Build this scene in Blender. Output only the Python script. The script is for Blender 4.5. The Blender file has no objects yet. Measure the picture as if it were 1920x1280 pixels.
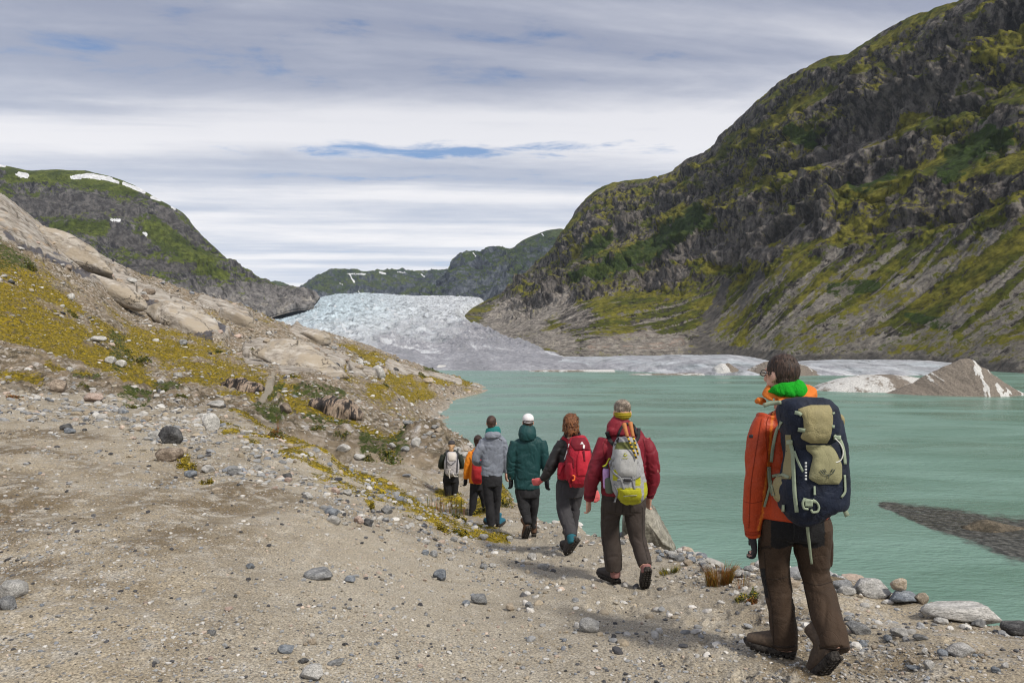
import bpy, bmesh, math, random
import numpy as np
from mathutils import Vector, Matrix, Euler
rng = np.random.default_rng(7)
random.seed(7)
SC = bpy.context.scene
COL = SC.collection
F = 1280.0                      # focal length in photo pixels (24 mm on a 36 mm sensor, 1920 px wide)
LAKE = -14.0
R = math.radians

# ---------------------------------------------------------------- camera
cam = bpy.data.objects.new('camera', bpy.data.cameras.new('camera'))
COL.objects.link(cam)
cam.location = (0, 0, 0)
cam.rotation_euler = (R(90), 0, 0)
cam.data.lens = 24.0; cam.data.sensor_width = 36.0
cam.data.clip_start = 0.1; cam.data.clip_end = 40000
SC.camera = cam

# ---------------------------------------------------------------- sun, sky, exposure
SUN_EL, SUN_AZ = R(48), R(138)          # azimuth measured clockwise from +Y (straight ahead)
sl = bpy.data.lights.new('sun', 'SUN'); sl.energy = 3.3; sl.angle = R(7); sl.color = (1.0, 0.93, 0.82)
so = bpy.data.objects.new('sun', sl); COL.objects.link(so)
sd = Vector((math.sin(SUN_AZ)*math.cos(SUN_EL), math.cos(SUN_AZ)*math.cos(SUN_EL), math.sin(SUN_EL)))
so.rotation_euler = sd.to_track_quat('Z', 'Y').to_euler(); so.location = sd*50
SC.view_settings.view_transform = 'Standard'; SC.view_settings.look = 'None'
SC.view_settings.exposure = 0.2; SC.view_settings.gamma = 1.0
SC.cycles.max_bounces = 6; SC.cycles.volume_bounces = 0; SC.cycles.use_denoising = True; SC.cycles.denoiser = 'OPENIMAGEDENOISE'; SC.cycles.filter_width = 1.15; SC.cycles.use_adaptive_sampling = False

class NT:
    """tiny helper for node trees"""
    def __init__(s, tree): s.t = tree
    def n(s, typ, ins=None, **kw):
        nd = s.t.nodes.new('ShaderNode'+typ)
        for k, v in kw.items(): setattr(nd, k, v)
        for k, v in (ins or {}).items():
            sk = nd.inputs[k]
            if hasattr(v, 'is_output'): s.t.links.new(v, sk)
            else: sk.default_value = v
        return nd
    def math(s, op, a, b=None, clamp=False):
        nd = s.n('Math', operation=op, use_clamp=clamp)
        for i, v in enumerate((a, b)):
            if v is None: continue
            if hasattr(v, 'is_output'): s.t.links.new(v, nd.inputs[i])
            else: nd.inputs[i].default_value = v
        return nd.outputs[0]
    def mix(s, f, a, b, blend='MIX'):
        nd = s.n('Mix', data_type='RGBA', blend_type=blend)
        for i, v in ((0, f), (6, a), (7, b)):
            if hasattr(v, 'is_output'): s.t.links.new(v, nd.inputs[i])
            else: nd.inputs[i].default_value = v if i == 0 else (*v[:3], 1.0)
        return nd.outputs[2]
    def ramp(s, f, stops):
        nd = s.n('ValToRGB'); cr = nd.color_ramp
        while len(cr.elements) < len(stops): cr.elements.new(0.5)
        for e, (p, c) in zip(cr.elements, stops):
            e.position = p; e.color = (c, c, c, 1) if not hasattr(c, '__len__') else (*c[:3], 1)
        s.t.links.new(f, nd.inputs[0]); return nd.outputs[0]
    def mr(s, v, a, b, c=0.0, d=1.0, smooth=True):
        nd = s.n('MapRange', interpolation_type='SMOOTHSTEP' if smooth else 'LINEAR')
        s.t.links.new(v, nd.inputs[0])
        for i, x in enumerate((a, b, c, d)): nd.inputs[i+1].default_value = x
        return nd.outputs[0]
    def noise(s, vec, scale, detail=4.0, rough=0.55, dist=0.0, col=False):
        nd = s.n('TexNoise', {'Scale': scale, 'Detail': detail, 'Roughness': rough, 'Distortion': dist})
        s.t.links.new(vec, nd.inputs['Vector']); return nd.outputs['Color' if col else 'Fac']
    def vor(s, vec, scale, feature='F1', out='Distance', rand=1.0):
        nd = s.n('TexVoronoi', {'Scale': scale, 'Randomness': rand}, feature=feature)
        s.t.links.new(vec, nd.inputs['Vector']); return nd.outputs[out]
    def mapv(s, vec, scale=(1, 1, 1), rot=(0, 0, 0), loc=(0, 0, 0)):
        nd = s.n('Mapping', {'Scale': scale, 'Rotation': rot, 'Location': loc})
        s.t.links.new(vec, nd.inputs['Vector']); return nd.outputs[0]
    def sep(s, v):
        return s.n('SeparateColor', {'Color': v}).outputs
    def bump(s, h, strength=0.5, dist=0.1, normal=None):
        nd = s.n('Bump', {'Height': h, 'Strength': strength, 'Distance': dist})
        if normal is not None: s.t.links.new(normal, nd.inputs['Normal'])
        return nd.outputs[0]

def new_mat(name):
    m = bpy.data.materials.new(name); m.use_nodes = True
    m.node_tree.nodes.clear()
    return m, NT(m.node_tree)
def finish(nt, color, rough=0.9, normal=None, spec=0.3, **ins):
    b = nt.n('BsdfPrincipled', {'Specular IOR Level': spec, **ins})
    for k, v in (('Base Color', color), ('Roughness', rough)):
        if hasattr(v, 'is_output'): nt.t.links.new(v, b.inputs[k])
        else: b.inputs[k].default_value = v if k == 'Roughness' else (*v[:3], 1)
    if normal is not None: nt.t.links.new(normal, b.inputs['Normal'])
    o = nt.n('OutputMaterial'); nt.t.links.new(b.outputs[0], o.inputs['Surface'])
    return b

# sky: Nishita sky seen through streaky cloud sheets (plane-projected direction, so it holds from anywhere)
W = bpy.data.worlds.new('World'); SC.world = W; W.use_nodes = True
W.node_tree.nodes.clear(); wt = NT(W.node_tree)
sky = wt.n('TexSky', sky_type='NISHITA', sun_disc=False, sun_elevation=SUN_EL, sun_rotation=SUN_AZ,
           altitude=600, air_density=1.0, dust_density=0.6, ozone_density=2.5)
gen = wt.n('TexCoord').outputs['Generated']
sx, sy, sz = wt.n('SeparateXYZ', {'Vector': gen}).outputs
zz = wt.math('ADD', wt.math('MAXIMUM', sz, 0.0), 0.035)
pl = wt.n('CombineXYZ', {'X': wt.math('DIVIDE', sx, zz), 'Y': wt.math('DIVIDE', sy, zz)}).outputs[0]
pl = wt.mapv(pl, rot=(0, 0, R(-4)))
band = wt.noise(wt.mapv(pl, (0.16, 1.35, 1), loc=(3.1, 0.62, 0)), 1.0, 4.0, 0.5, 0.35)        # long cloud rolls
soft = wt.noise(wt.mapv(pl, (0.55, 1.3, 1), loc=(9, 4, 0)), 1.0, 7.0, 0.6, 0.4)             # their mottling
fine = wt.noise(wt.mapv(pl, (2.6, 4.5, 1), loc=(1, 7, 0)), 1.0, 6.0, 0.65, 0.3)
bulk = wt.math('ADD', wt.math('MULTIPLY', band, 0.62), wt.math('ADD', wt.math('MULTIPLY', soft, 0.30), wt.math('MULTIPLY', fine, 0.08)))
elev = sz
lum = wt.mr(bulk, 0.40, 0.60)
low = wt.mr(sz, 0.02, 0.42)
ctop = wt.mix(lum, (2.9, 3.2, 4.2), (6.7, 6.75, 7.2))
clow = wt.mix(lum, (6.0, 6.6, 7.7), (9.4, 9.3, 9.4))
ccol = wt.mix(low, clow, ctop)
# openings with blue sky: thin where the rolls are thinnest, and one long rent
hx = wt.math('DIVIDE', wt.math('ADD', wt.math('DIVIDE', sx, zz), 0.31), 0.80)
hy = wt.math('DIVIDE', wt.math('SUBTRACT', wt.math('DIVIDE', sy, zz), 3.17), 0.13)
rent = wt.math('SUBTRACT', 1.0, wt.math('SQRT', wt.math('ADD', wt.math('MULTIPLY', hx, hx), wt.math('MULTIPLY', hy, hy))))
rent = wt.mr(wt.math('ADD', rent, wt.math('MULTIPLY', wt.math('SUBTRACT', fine, 0.5), 4.5)), -0.1, 1.1)
gaps = wt.mr(wt.math('ADD', wt.math('MULTIPLY', bulk, 0.8), wt.math('MULTIPLY', fine, 0.2)), 0.435, 0.335)
hole = wt.math('MAXIMUM', wt.math('MULTIPLY', gaps, 0.9), wt.math('MULTIPLY', rent, 0.85), clamp=True)
blue = wt.mix(1.0, sky.outputs[0], (0.75, 0.95, 1.1), 'MULTIPLY')
bg = wt.n('Background', {'Color': wt.mix(hole, ccol, blue), 'Strength': 0.1})
wo = wt.n('OutputWorld'); wt.t.links.new(bg.outputs[0], wo.inputs['Surface'])

# ---------------------------------------------------------------- noise in numpy
_P = np.random.default_rng(11).permutation(256).astype(np.int32); _P = np.concatenate([_P, _P, _P])
_G = np.random.default_rng(12).normal(size=(256, 3)).astype(np.float32); _G /= np.linalg.norm(_G, axis=1)[:, None]
def pnoise(x, y, z):
    x = np.asarray(x, np.float32); y = np.asarray(y, np.float32); z = np.asarray(z, np.float32)
    x, y, z = np.broadcast_arrays(x, y, z)
    xi = np.floor(x); yi = np.floor(y); zi = np.floor(z)
    fx, fy, fz = x-xi, y-yi, z-zi
    X = xi.astype(np.int32) & 255; Y = yi.astype(np.int32) & 255; Z = zi.astype(np.int32) & 255
    u = fx*fx*fx*(fx*(fx*6-15)+10); v = fy*fy*fy*(fy*(fy*6-15)+10); w = fz*fz*fz*(fz*(fz*6-15)+10)
    out = 0
    for dx in (0, 1):
        wx = u if dx else 1-u
        A = _P[X+dx]
        for dy in (0, 1):
            wy = v if dy else 1-v
            B = _P[A+Y+dy]
            for dz in (0, 1):
                wz = w if dz else 1-w
                g = _G[_P[B+Z+dz]]
                out = out + wx*wy*wz*(g[..., 0]*(fx-dx)+g[..., 1]*(fy-dy)+g[..., 2]*(fz-dz))
    return out*1.5
def fbm(P, wl, oct=5, gain=0.5, ridged=False, seed=0.0, lac=2.03):
    x, y, z = P[..., 0]/wl+seed, P[..., 1]/wl+seed*1.7, P[..., 2]/wl-seed*0.6
    a, s, tot = 1.0, 0.0, 0.0
    for _ in range(oct):
        n = pnoise(x, y, z)
        if ridged: n = 1-2*np.abs(n)
        s = s+a*n; tot += a; a *= gain
        x, y, z = x*lac+3.7, y*lac+1.3, z*lac+7.1
    return s/tot
def ss(a, b, x):
    t = np.clip((x-a)/(b-a), 0, 1); return t*t*(3-2*t)
def smooth_interp(x, xp, fp):
    """monotone cubic"""
    xp = np.asarray(xp, float); fp = np.asarray(fp, float); x = np.clip(x, xp[0], xp[-1])
    h = np.diff(xp); d = np.diff(fp)/h; m = np.zeros_like(fp)
    m[0], m[-1] = d[0], d[-1]
    ok = d[:-1]*d[1:] > 0
    m[1:-1] = np.where(ok, 2*d[:-1]*d[1:]/np.where(ok, d[:-1]+d[1:], 1), 0)
    i = np.clip(np.searchsorted(xp, x, 'right')-1, 0, len(h)-1)
    t = (x-xp[i])/h[i]
    return ((2*t**3-3*t**2+1)*fp[i]+(t**3-2*t**2+t)*h[i]*m[i]+(-2*t**3+3*t**2)*fp[i+1]+(t**3-t**2)*h[i]*m[i+1])

# ---------------------------------------------------------------- object helpers
def grid_mesh(name, P, mat, attrs=None, kind='structure', flip=False, smooth=True):
    nr, nc = P.shape[:2]
    idx = np.arange(nr*nc, dtype=np.int32).reshape(nr, nc)
    q = np.stack([idx[:-1, :-1], idx[:-1, 1:], idx[1:, 1:], idx[1:, :-1]], -1).reshape(-1, 4)
    if flip: q = q[:, ::-1]
    return raw_mesh(name, P.reshape(-1, 3), q, mat, attrs, kind, smooth)
def raw_mesh(name, V, Q, mat, attrs=None, kind=None, smooth=True, parent=None):
    me = bpy.data.meshes.new(name)
    V = np.ascontiguousarray(V, np.float32); Q = np.ascontiguousarray(Q, np.int32)
    k = Q.shape[1]
    me.vertices.add(len(V)); me.vertices.foreach_set('co', V.ravel())
    me.loops.add(Q.size); me.loops.foreach_set('vertex_index', Q.ravel())
    me.polygons.add(len(Q)); me.polygons.foreach_set('loop_start', np.arange(0, Q.size, k, dtype=np.int32))
    me.polygons.foreach_set('use_smooth', np.full(len(Q), smooth))
    for nm, a in (attrs or {}).items():
        at = me.attributes.new(nm, 'FLOAT_COLOR', 'POINT')
        at.data.foreach_set('color', np.ascontiguousarray(a, np.float32).reshape(-1))
    me.update(calc_edges=True); me.validate()
    if mat is not None: me.materials.append(mat)
    o = bpy.data.objects.new(name, me); COL.objects.link(o)
    if kind: o['kind'] = kind
    if parent is not None: o.parent = parent
    return o
def tag(o, label, cat, group=None, kind=None):
    if label: o['label'] = label
    if cat: o['category'] = cat
    if group: o['group'] = group
    if kind: o['kind'] = kind
    return o
def thing(name, label, cat, loc=(0, 0, 0), group=None):
    o = bpy.data.objects.new(name, None); COL.objects.link(o); o.location = loc
    o.empty_display_size = 0.1
    return tag(o, label, cat, group)
def proj(P):
    d = np.maximum(P[..., 1], 0.05)
    return 960+P[..., 0]/d*F, 640-P[..., 2]/d*F
def normals(P):
    du = np.gradient(P, axis=1); dv = np.gradient(P, axis=0)
    n = np.cross(du, dv); n /= np.linalg.norm(n, axis=-1)[..., None]+1e-9
    return n
def blur(a, k):
    for ax in (0, 1):
        w = np.exp(-0.5*(np.arange(-3*k, 3*k+1)/k)**2); w /= w.sum()
        p = np.pad(a, [(3*k, 3*k) if i == ax else (0, 0) for i in (0, 1)], mode='edge')
        out = np.zeros_like(a)
        n = a.shape[ax]
        for i, wi in enumerate(w):
            out += wi*(p[i:i+n] if ax == 0 else p[:, i:i+n])
        a = out
    return a
def cap(px, py, pts, edge=1.0):
    """0..1 closeness to a chain of (x, y, radius) on the slope"""
    best = np.full(px.shape, 9.0)
    for (x0, y0, r0), (x1, y1, r1) in zip(pts[:-1], pts[1:]):
        vx, vy = x1-x0, y1-y0
        t = np.clip(((px-x0)*vx+(py-y0)*vy)/(vx*vx+vy*vy), 0, 1)
        d = np.hypot(px-x0-t*vx, py-y0-t*vy)/(r0+t*(r1-r0))
        best = np.minimum(best, d)
    return best
# ================================================================ near ground
def Z(d, py): return -(py-640)/F*d
COLS = {
 -600: [(.6, -1.65), (2, -1.45), (4, -1.3), (10, -1.0), (20, -.8), (40, 3), (90, 18), (120, 28), (160, 30), (240, 20), (330, 6)],
 0: [(.6, -1.68), (2, -1.62), (3, -1.62), (5, 'p', 1050), (10, 'p', 842), (18, 'p', 763), (22, 'p', 748), (28, -2.75), (40, 'p', 738), (60, 'p', 640), (90, 'p', 510), (120, 'p', 380), (140, 26), (200, 19), (330, 2)],
 250: [(.6, -1.68), (2, -1.65), (3, -1.66), (5, 'p', 1060), (10, 'p', 850), (18, 'p', 776), (22, 'p', 762), (28, -3.2), (42, 'p', 745), (65, 'p', 690), (90, 'p', 650), (120, 'p', 595), (150, 'p', 513), (170, 15.5), (230, 9), (330, -3)],
 450: [(.6, -1.68), (2, -1.68), (4, 'p', 1180), (6, 'p', 1010), (10, 'p', 870), (15, 'p', 805), (19, 'p', 780), (24, -3.4), (40, 'p', 775), (60, 'p', 735), (90, 'p', 690), (130, 'p', 640), (170, 'p', 573), (190, 8.6), (250, 1), (330, -12)],
 600: [(.6, -1.68), (2, -1.70), (4, 'p', 1200), (6, 'p', 1040), (9, 'p', 920), (12, 'p', 872), (15, 'p', 845), (19, -3.7), (35, 'p', 815), (50, 'p', 770), (80, 'p', 715), (120, 'p', 680), (170, 'p', 640), (195, 'p', 622), (220, 0.8), (260, -7), (330, -17)],
 720: [(.6, -1.68), (2, -1.70), (4, 'p', 1215), (6, 'p', 1070), (9, 'p', 960), (11, 'p', 915), (14, -3.4), (25, 'p', 868), (35, 'p', 850), (50, 'p', 815), (80, 'p', 770), (120, 'p', 725), (170, 'p', 680), (200, 'p', 662), (230, -8), (260, -16), (330, -17)],
 800: [(.6, -1.68), (2, -1.70), (4, 'p', 1225), (6, 'p', 1090), (8.5, 'p', 1000), (10.5, 'p', 958), (13, -3.5), (20, 'p', 907), (28, 'p', 880), (40, 'p', 845), (65, 'p', 815), (85, 'p', 811), (109, 'p', 799), (124, 'p', 778), (150, 'p', 745), (180, 'p', 710), (205, 'p', 688), (230, -13), (250, -17), (330, -17)],
 840: [(.6, -1.68), (2, -1.70), (4, 'p', 1230), (6, 'p', 1100), (8.5, 'p', 1015), (10.5, 'p', 972), (13, 'p', 975), (17, 'p', 947), (25, 'p', 895), (35, 'p', 860), (45, 'p', 845), (60, 'p', 835), (80, 'p', 838), (92, -14.3), (105, -15.0), (120, -14.3), (127, 'p', 778), (137, -14.2), (152, -14.6), (166, -13.9), (180, 'p', 725), (205, 'p', 702), (225, -14.5), (240, -17), (330, -17)],
 880: [(.6, -1.68), (2, -1.70), (4, 'p', 1232), (6, 'p', 1105), (8.5, 'p', 1030), (10.8, 'p', 985), (13.2, 'p', 972), (17, 'p', 945), (25, 'p', 905), (35, 'p', 880), (50, 'p', 860), (65, 'p', 852), (77, 'p', 850), (88, -14.4), (110, -16), (150, -16), (175, -14.8), (190, -13.6), (200, 'p', 720), (210, -12.9), (225, -15), (240, -17), (330, -17)],
 915: [(.6, -1.68), (2, -1.70), (4, 'p', 1234), (6, 'p', 1110), (9, 'p', 1020), (11, 'p', 988), (14, 'p', 957), (18, 'p', 930), (25, 'p', 905), (35, -6.9), (45, -9.5), (58, -13), (70, -15.5), (120, -17), (185, -15), (199, -14.15), (210, -14.6), (230, -17), (330, -17)],
 950: [(.6, -1.68), (2, -1.70), (4, 'p', 1235), (6, 'p', 1115), (8, 'p', 1045), (10, 'p', 1007), (12, 'p', 975), (16, 'p', 936), (22, 'p', 905), (28, -8), (40, -15), (60, -17), (330, -17)],
 1000: [(.6, -1.68), (2, -1.70), (4, 'p', 1235), (6, 'p', 1110), (8, 'p', 1042), (9.8, 'p', 1010), (12, 'p', 976), (14, 'p', 956), (17, -5.5), (25, -13), (32, -16), (60, -17), (330, -17)],
 1080: [(.6, -1.68), (2, -1.70), (4, 'p', 1235), (6, 'p', 1100), (8.1, 'p', 1038), (10, 'p', 990), (11.5, 'p', 969), (14, -5.2), (22, -13), (28, -16), (60, -17), (330, -17)],
 1200: [(.6, -1.68), (2, -1.70), (4, 'p', 1235), (5, 'p', 1165), (6.4, 'p', 1097), (8, 'p', 1035), (9.2, 'p', 1000), (11, -4.2), (20, -13), (26, -16), (60, -17), (330, -17)],
 1300: [(.6, -1.68), (2, -1.70), (4, 'p', 1235), (5, 'p', 1160), (6, 'p', 1100), (7, 'p', 1062), (8, 'p', 1034), (10, -4.4), (19, -13), (25, -16), (60, -17), (330, -17)],
 1450: [(.6, -1.68), (2, -1.70), (3.9, 'p', 1238), (5, 'p', 1150), (6, 'p', 1092), (6.7, 'p', 1068), (9, -4.4), (17, -13), (23, -16), (60, -17), (330, -17)],
 1600: [(.6, -1.68), (2, -1.68), (3.9, 'p', 1232), (4.8, 'p', 1155), (5.6, 'p', 1105), (6.1, 'p', 1090), (8, -4), (16, -13), (22, -16), (60, -17), (330, -17)],
 1750: [(.6, -1.66), (2, -1.66), (3.6, 'p', 1255), (4.5, 'p', 1177), (5.0, 'p', 1147), (5.5, 'p', 1132), (7, -3.6), (15, -13), (21, -16), (60, -17), (330, -17)],
 1920: [(.6, -1.66), (2, -1.66), (3.2, -1.66), (4, 'p', 1217), (4.7, 'p', 1188), (6, -3.4), (14, -13), (20, -16), (60, -17), (330, -17)],
 2600: [(.6, -1.66), (2, -1.68), (3, -1.75), (3.8, -2.0), (5, -3.2), (13, -13), (19, -16), (60, -17), (330, -17)],
}
KX = np.array(sorted(COLS), float)
KD = np.exp(np.linspace(math.log(.6), math.log(330), 420))
KZ = []
for k in sorted(COLS):
    prof = [(a[0], a[1] if len(a) == 2 else Z(a[0], a[2])) for a in COLS[k]]
    if prof[-1][0] < 330: prof.append((330, prof[-1][1]))
    KZ.append(smooth_interp(np.log(KD), np.log([p[0] for p in prof]), [p[1] for p in prof]))
KZ = np.array(KZ)                                   # (columns, depths)
NC, NR = 980, 900
GX = np.concatenate([np.linspace(-600, -60, 90)[:-1], np.linspace(-60, 1990, 830), np.linspace(1990, 2600, 63)[1:]]); NC = len(GX)
GD = np.exp(np.linspace(math.log(.6), math.log(325), NR))
tmp = np.array([np.interp(GX, KX, KZ[:, j]) for j in range(KZ.shape[1])])     # (depth knots, px)
GZ = np.array([np.interp(np.log(GD), np.log(KD), tmp[:, i]) for i in range(NC)]).T
GZ = blur(GZ, 5)
X = (GX[None, :]-960)/F*GD[:, None]; Y = np.repeat(GD[:, None], NC, 1)
NP = np.stack([X, Y, GZ], -1)
gpx, gpy = proj(NP)
flat3 = NP*np.array([1, 1, 0.0])
# masks -----------------------------------------------------------
wob = fbm(flat3, 8, 6, 0.68, seed=3.3); wob2 = fbm(flat3, 1.1, 5, 0.6, seed=5.1); wob3 = fbm(flat3, 40, 4, .6, seed=8.8)
scalew = np.clip(GD/25, .12, 1)[:, None]
wob = np.where(GD[:, None] > 24, wob, wob2)
far = ss(20, 26, Y)
def reg(chains, lo=.55, hi=1.25, w=.9):
    m = np.zeros_like(X)
    for c in chains: m = np.maximum(m, 1-ss(lo, hi, cap(gpx, gpy, c)+wob*w))
    return m
moss = reg([[(-80, 560, 40), (0, 600, 52), (110, 640, 42), (230, 690, 32), (300, 725, 20)],
            [(250, 645, 26), (300, 650, 30), (370, 695, 52), (470, 730, 46), (505, 745, 22)],
            [(0, 505, 28), (60, 545, 30), (140, 590, 20)], [(180, 615, 16), (250, 660, 22)], [(0, 720, 15), (70, 735, 14)], [(90, 690, 12), (250, 735, 14), (290, 745, 12)],
            [(545, 690, 18), (540, 740, 25), (570, 780, 24), (660, 805, 16)], [(620, 800, 16), (740, 850, 24)],
            [(640, 690, 20), (760, 715, 16), (880, 722, 8)], [(700, 740, 18), (800, 745, 14)], [(640, 650, 10), (740, 690, 14)]], w=1.3)*far
moss_near = reg([[(440, 775, 14), (530, 830, 20), (590, 870, 22), (680, 915, 16), (770, 955, 16), (860, 1000, 12), (950, 1012, 9)],
                 [(335, 860, 9), (350, 866, 9)], [(540, 855, 22), (610, 868, 20)], [(400, 800, 10), (480, 830, 12)], [(690, 940, 7), (694, 948, 7)],
                 [(800, 975, 12), (930, 1000, 10)]], w=1.7)*(1-far)
moss_near *= ss(-.42, .02, fbm(flat3, .8, 4, .6, seed=35))
hollow = reg([[(905, 960, 22), (945, 930, 28)], [(860, 955, 16), (830, 940, 18)]], w=.9)*ss(12, 13.5, Y)
moss = np.clip(np.maximum(np.maximum(moss*.74, moss_near*.72), hollow*.7), 0, 1)
speck = ss(-.02, .30, fbm(flat3, 14, 5, .65, seed=21)+.15*fbm(flat3, 3, 3, .6, seed=22))*far*ss(26, 60, Y)
moss = np.maximum(moss, speck*.55)
moss *= 1-.85*ss(.1, .45, fbm(flat3*np.array([1, .5, 1]), 5, 5, .65, seed=31))*far
green = reg([[(225, 670, 26), (215, 640, 16)], [(240, 762, 22), (270, 765, 20)], [(300, 745, 22), (330, 750, 18)], [(500, 800, 26), (520, 812, 22)],
             [(690, 850, 26), (745, 860, 30), (730, 875, 20)], [(580, 800, 22), (640, 810, 18)], [(0, 480, 30), (60, 500, 16)], [(480, 660, 14), (500, 664, 12)],
             [(150, 720, 12), (180, 730, 10)], [(515, 735, 18), (505, 750, 14)], [(860, 700, 10), (800, 690, 8)], [(560, 735, 12), (640, 748, 12)]], w=1.2)*far
green = np.maximum(green*.72, moss*ss(.1, .5, fbm(flat3, 2.2, 4, .6, seed=41))*.55*far)
slab = reg([[(-60, 385, 40), (100, 470, 38), (200, 525, 32), (330, 590, 30), (420, 628, 16)], [(380, 575, 16), (460, 595, 16)], [(470, 670, 16), (540, 662, 26), (640, 678, 20)],
            [(560, 625, 16), (600, 640, 12)], [(0, 430, 24), (120, 440, 12)], [(530, 690, 8), (650, 690, 6)], [(660, 700, 12), (700, 708, 10)], [(730, 690, 9), (860, 722, 7)]], .6, 1.15, .8)*far
slab *= 1-.75*ss(.08, .32, fbm(flat3, 11, 6, .66, seed=51))
wet = reg([[(10, 452, 4), (130, 515, 5), (200, 540, 3)], [(150, 528, 2), (290, 585, 6), (330, 600, 2)], [(230, 552, 2.5), (330, 590, 3), (420, 632, 4)], [(335, 608, 5), (392, 640, 7)], [(60, 502, 3), (140, 545, 3)], [(100, 490, 2), (210, 535, 3)], [(400, 610, 2), (440, 630, 3)]], .4, 1.2, .8)*far*ss(-.5, .1, fbm(flat3, 7, 4, .6, seed=77))
moss = np.where(slab > .4, moss*(1-slab)**1.5, moss); green = green*(1-.9*slab)
path = reg([[(512, 698, 5.5), (507, 722, 6.5), (490, 745, 7.5), (492, 762, 9.5), (520, 785, 12), (548, 800, 13)]], .7, 1.2, .12)*far
moss *= 1-path; green *= 1-path
cob = (1-ss(.5, 1.4, cap(gpx, gpy, [(-80, 765, 26), (0, 765, 26), (200, 778, 34), (400, 835, 46), (560, 895, 42), (740, 952, 30), (940, 1025, 22)])+wob2*.6))*(Y < 26)
trail = 1-ss(.6, 1.3, cap(gpx, gpy, [(960, 1010, 40), (1050, 1040, 60), (1200, 1120, 110), (1250, 1250, 200), (800, 1400, 500)])+wob2*.4)
# relief ----------------------------------------------------------
h = np.zeros_like(X)
cell = GD[:, None]*0.0026
for wl, amp in ((60, 2.0), (25, 1.3), (11, .75), (5, .4), (2.3, .2), (1.0, .10), (.45, .048), (.2, .020), (.09, .006), (.045, .003)):
    vis = ss(1.8, 4, wl/cell)*ss(.6, .25, wl/np.maximum(Y, 1))
    if vis.max() <= 0: continue
    rows = vis[:, 0] > 0
    n = np.zeros_like(X)
    n[rows] = pnoise(NP[rows][..., 0]/wl+wl, NP[rows][..., 1]/wl, 0.5)
    if wl < 12: n = n+.5*(.5-np.abs(np.roll(n, 17, 1)))
    h += n*amp*vis
smoothing = 1-.65*trail-.7*np.clip(slab, 0, 1)*(Y > 24)
h *= smoothing*np.where(Y < 24, .8, .75)
# bedrock joints on the slabs, lumps of rubble elsewhere on the slope
rub = np.zeros_like(X); rr = Y[:, 0] > 20
rub[rr] = fbm(NP[rr]*np.array([1, 1, 0]), 3.2, 4, .6, True, seed=61)
h += np.maximum(rub-.25, 0)*1.0*far*(1-slab)*(1-moss*.7)*(1-path)
jn = np.zeros_like(X); jn[rr] = np.abs(pnoise(NP[rr][..., 0]/9+NP[rr][..., 1]/14, NP[rr][..., 1]/16-NP[rr][..., 0]/30, 2.2))
crack = slab*(1-ss(.0, .035, jn))
h -= crack*.8
# bedrock breaks into long tilted blocks: each block a little proud of or behind its neighbour
ca, sa = math.cos(R(38)), math.sin(R(38))
bu = NP[..., 0]*ca+NP[..., 1]*sa; bv = -NP[..., 0]*sa+NP[..., 1]*ca
wj = fbm(flat3, 18, 3, .5, seed=71)
bv2 = bv/8.5+wj*.8; iv = np.floor(bv2); bu2 = bu/27+.37*iv+wj*.5; iu = np.floor(bu2)
hs = np.mod(np.sin(iv*127.1+iu*311.7)*43758.5453, 1.0)
fu, fv = bu2-iu, bv2-iv
edge_b = np.minimum(np.minimum(fu, 1-fu)*27, np.minimum(fv, 1-fv)*8.5)
blk = np.where(Y > 24, (hs-.5)*2.3+(fv-.5)*1.3*(hs > .4), 0)
joint = np.where(Y > 24, (1-ss(.0, .35, edge_b))*(hs > .25), 0)
h += slab*blk-slab*joint*.7+far*(1-slab)*blk*.22*(1-path)
crack = np.maximum(crack, slab*joint*.9)
h += slab*.8*far+moss*.10*(1-far)*(.3+ss(-.1, .5, wob2))
fr = np.random.default_rng(44)                      # boot prints trodden along the trail
tl = np.array([(925, 11.0), (985, 9.6), (1040, 8.4), (1090, 7.4), (1150, 6.4), (1200, 5.6), (1290, 4.9), (1400, 4.2), (1430, 3.4), (1380, 2.6)])
for _ in range(230):
    t = fr.uniform(0, len(tl)-1.001); i = int(t); u = t-i; d0 = tl[i, 1]*(1-u)+tl[i+1, 1]*u; x0 = ((tl[i, 0]*(1-u)+tl[i+1, 0]*u)-960)/F*d0+fr.normal()*.38
    j0, j1 = np.searchsorted(GD, (d0-.45, d0+.45)); i0, i1 = np.searchsorted(GX, (960+(x0-.4)/d0*F, 960+(x0+.4)/d0*F)); a = fr.normal()*.4+math.atan2(-(tl[min(i+1, 8), 0]-tl[i, 0])/F*d0, 1.2)*.3
    dx, dy = NP[j0:j1, i0:i1, 0]-x0, NP[j0:j1, i0:i1, 1]-d0; uu = (dx*math.cos(a)+dy*math.sin(a))/.055; vv = (-dx*math.sin(a)+dy*math.cos(a))/.145
    r_ = np.sqrt(uu**2+np.abs(vv)**2.6); h[j0:j1, i0:i1] += fr.uniform(.4, 1)*(-.016*ss(1.1, .7, r_)+.007*ss(.95, 1.15, r_)*ss(1.6, 1.2, r_))
mound = np.exp(-((X+2.85)**2/.75**2+(Y-18.6)**2/1.2**2)**1.3); h += mound*.62; mound2 = np.exp(-((X+3.6)**2/2.2**2+(Y-34)**2/3.5**2)**1.3); h += mound2*1.4
h *= np.where(GZ < LAKE-.6, .3, 1)
fade = ss(.6, 2.0, Y); h *= fade
NP[..., 2] += h
GZ2 = NP[..., 2]
att1 = np.stack([moss, green, slab, wet], -1)
COB = cob
att2 = np.stack([np.maximum(path, np.maximum(trail*.8, cob*.55)), crack, far, ss(LAKE+1.3, LAKE+.15, GZ2)*ss(15, 30, Y)], -1)

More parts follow.
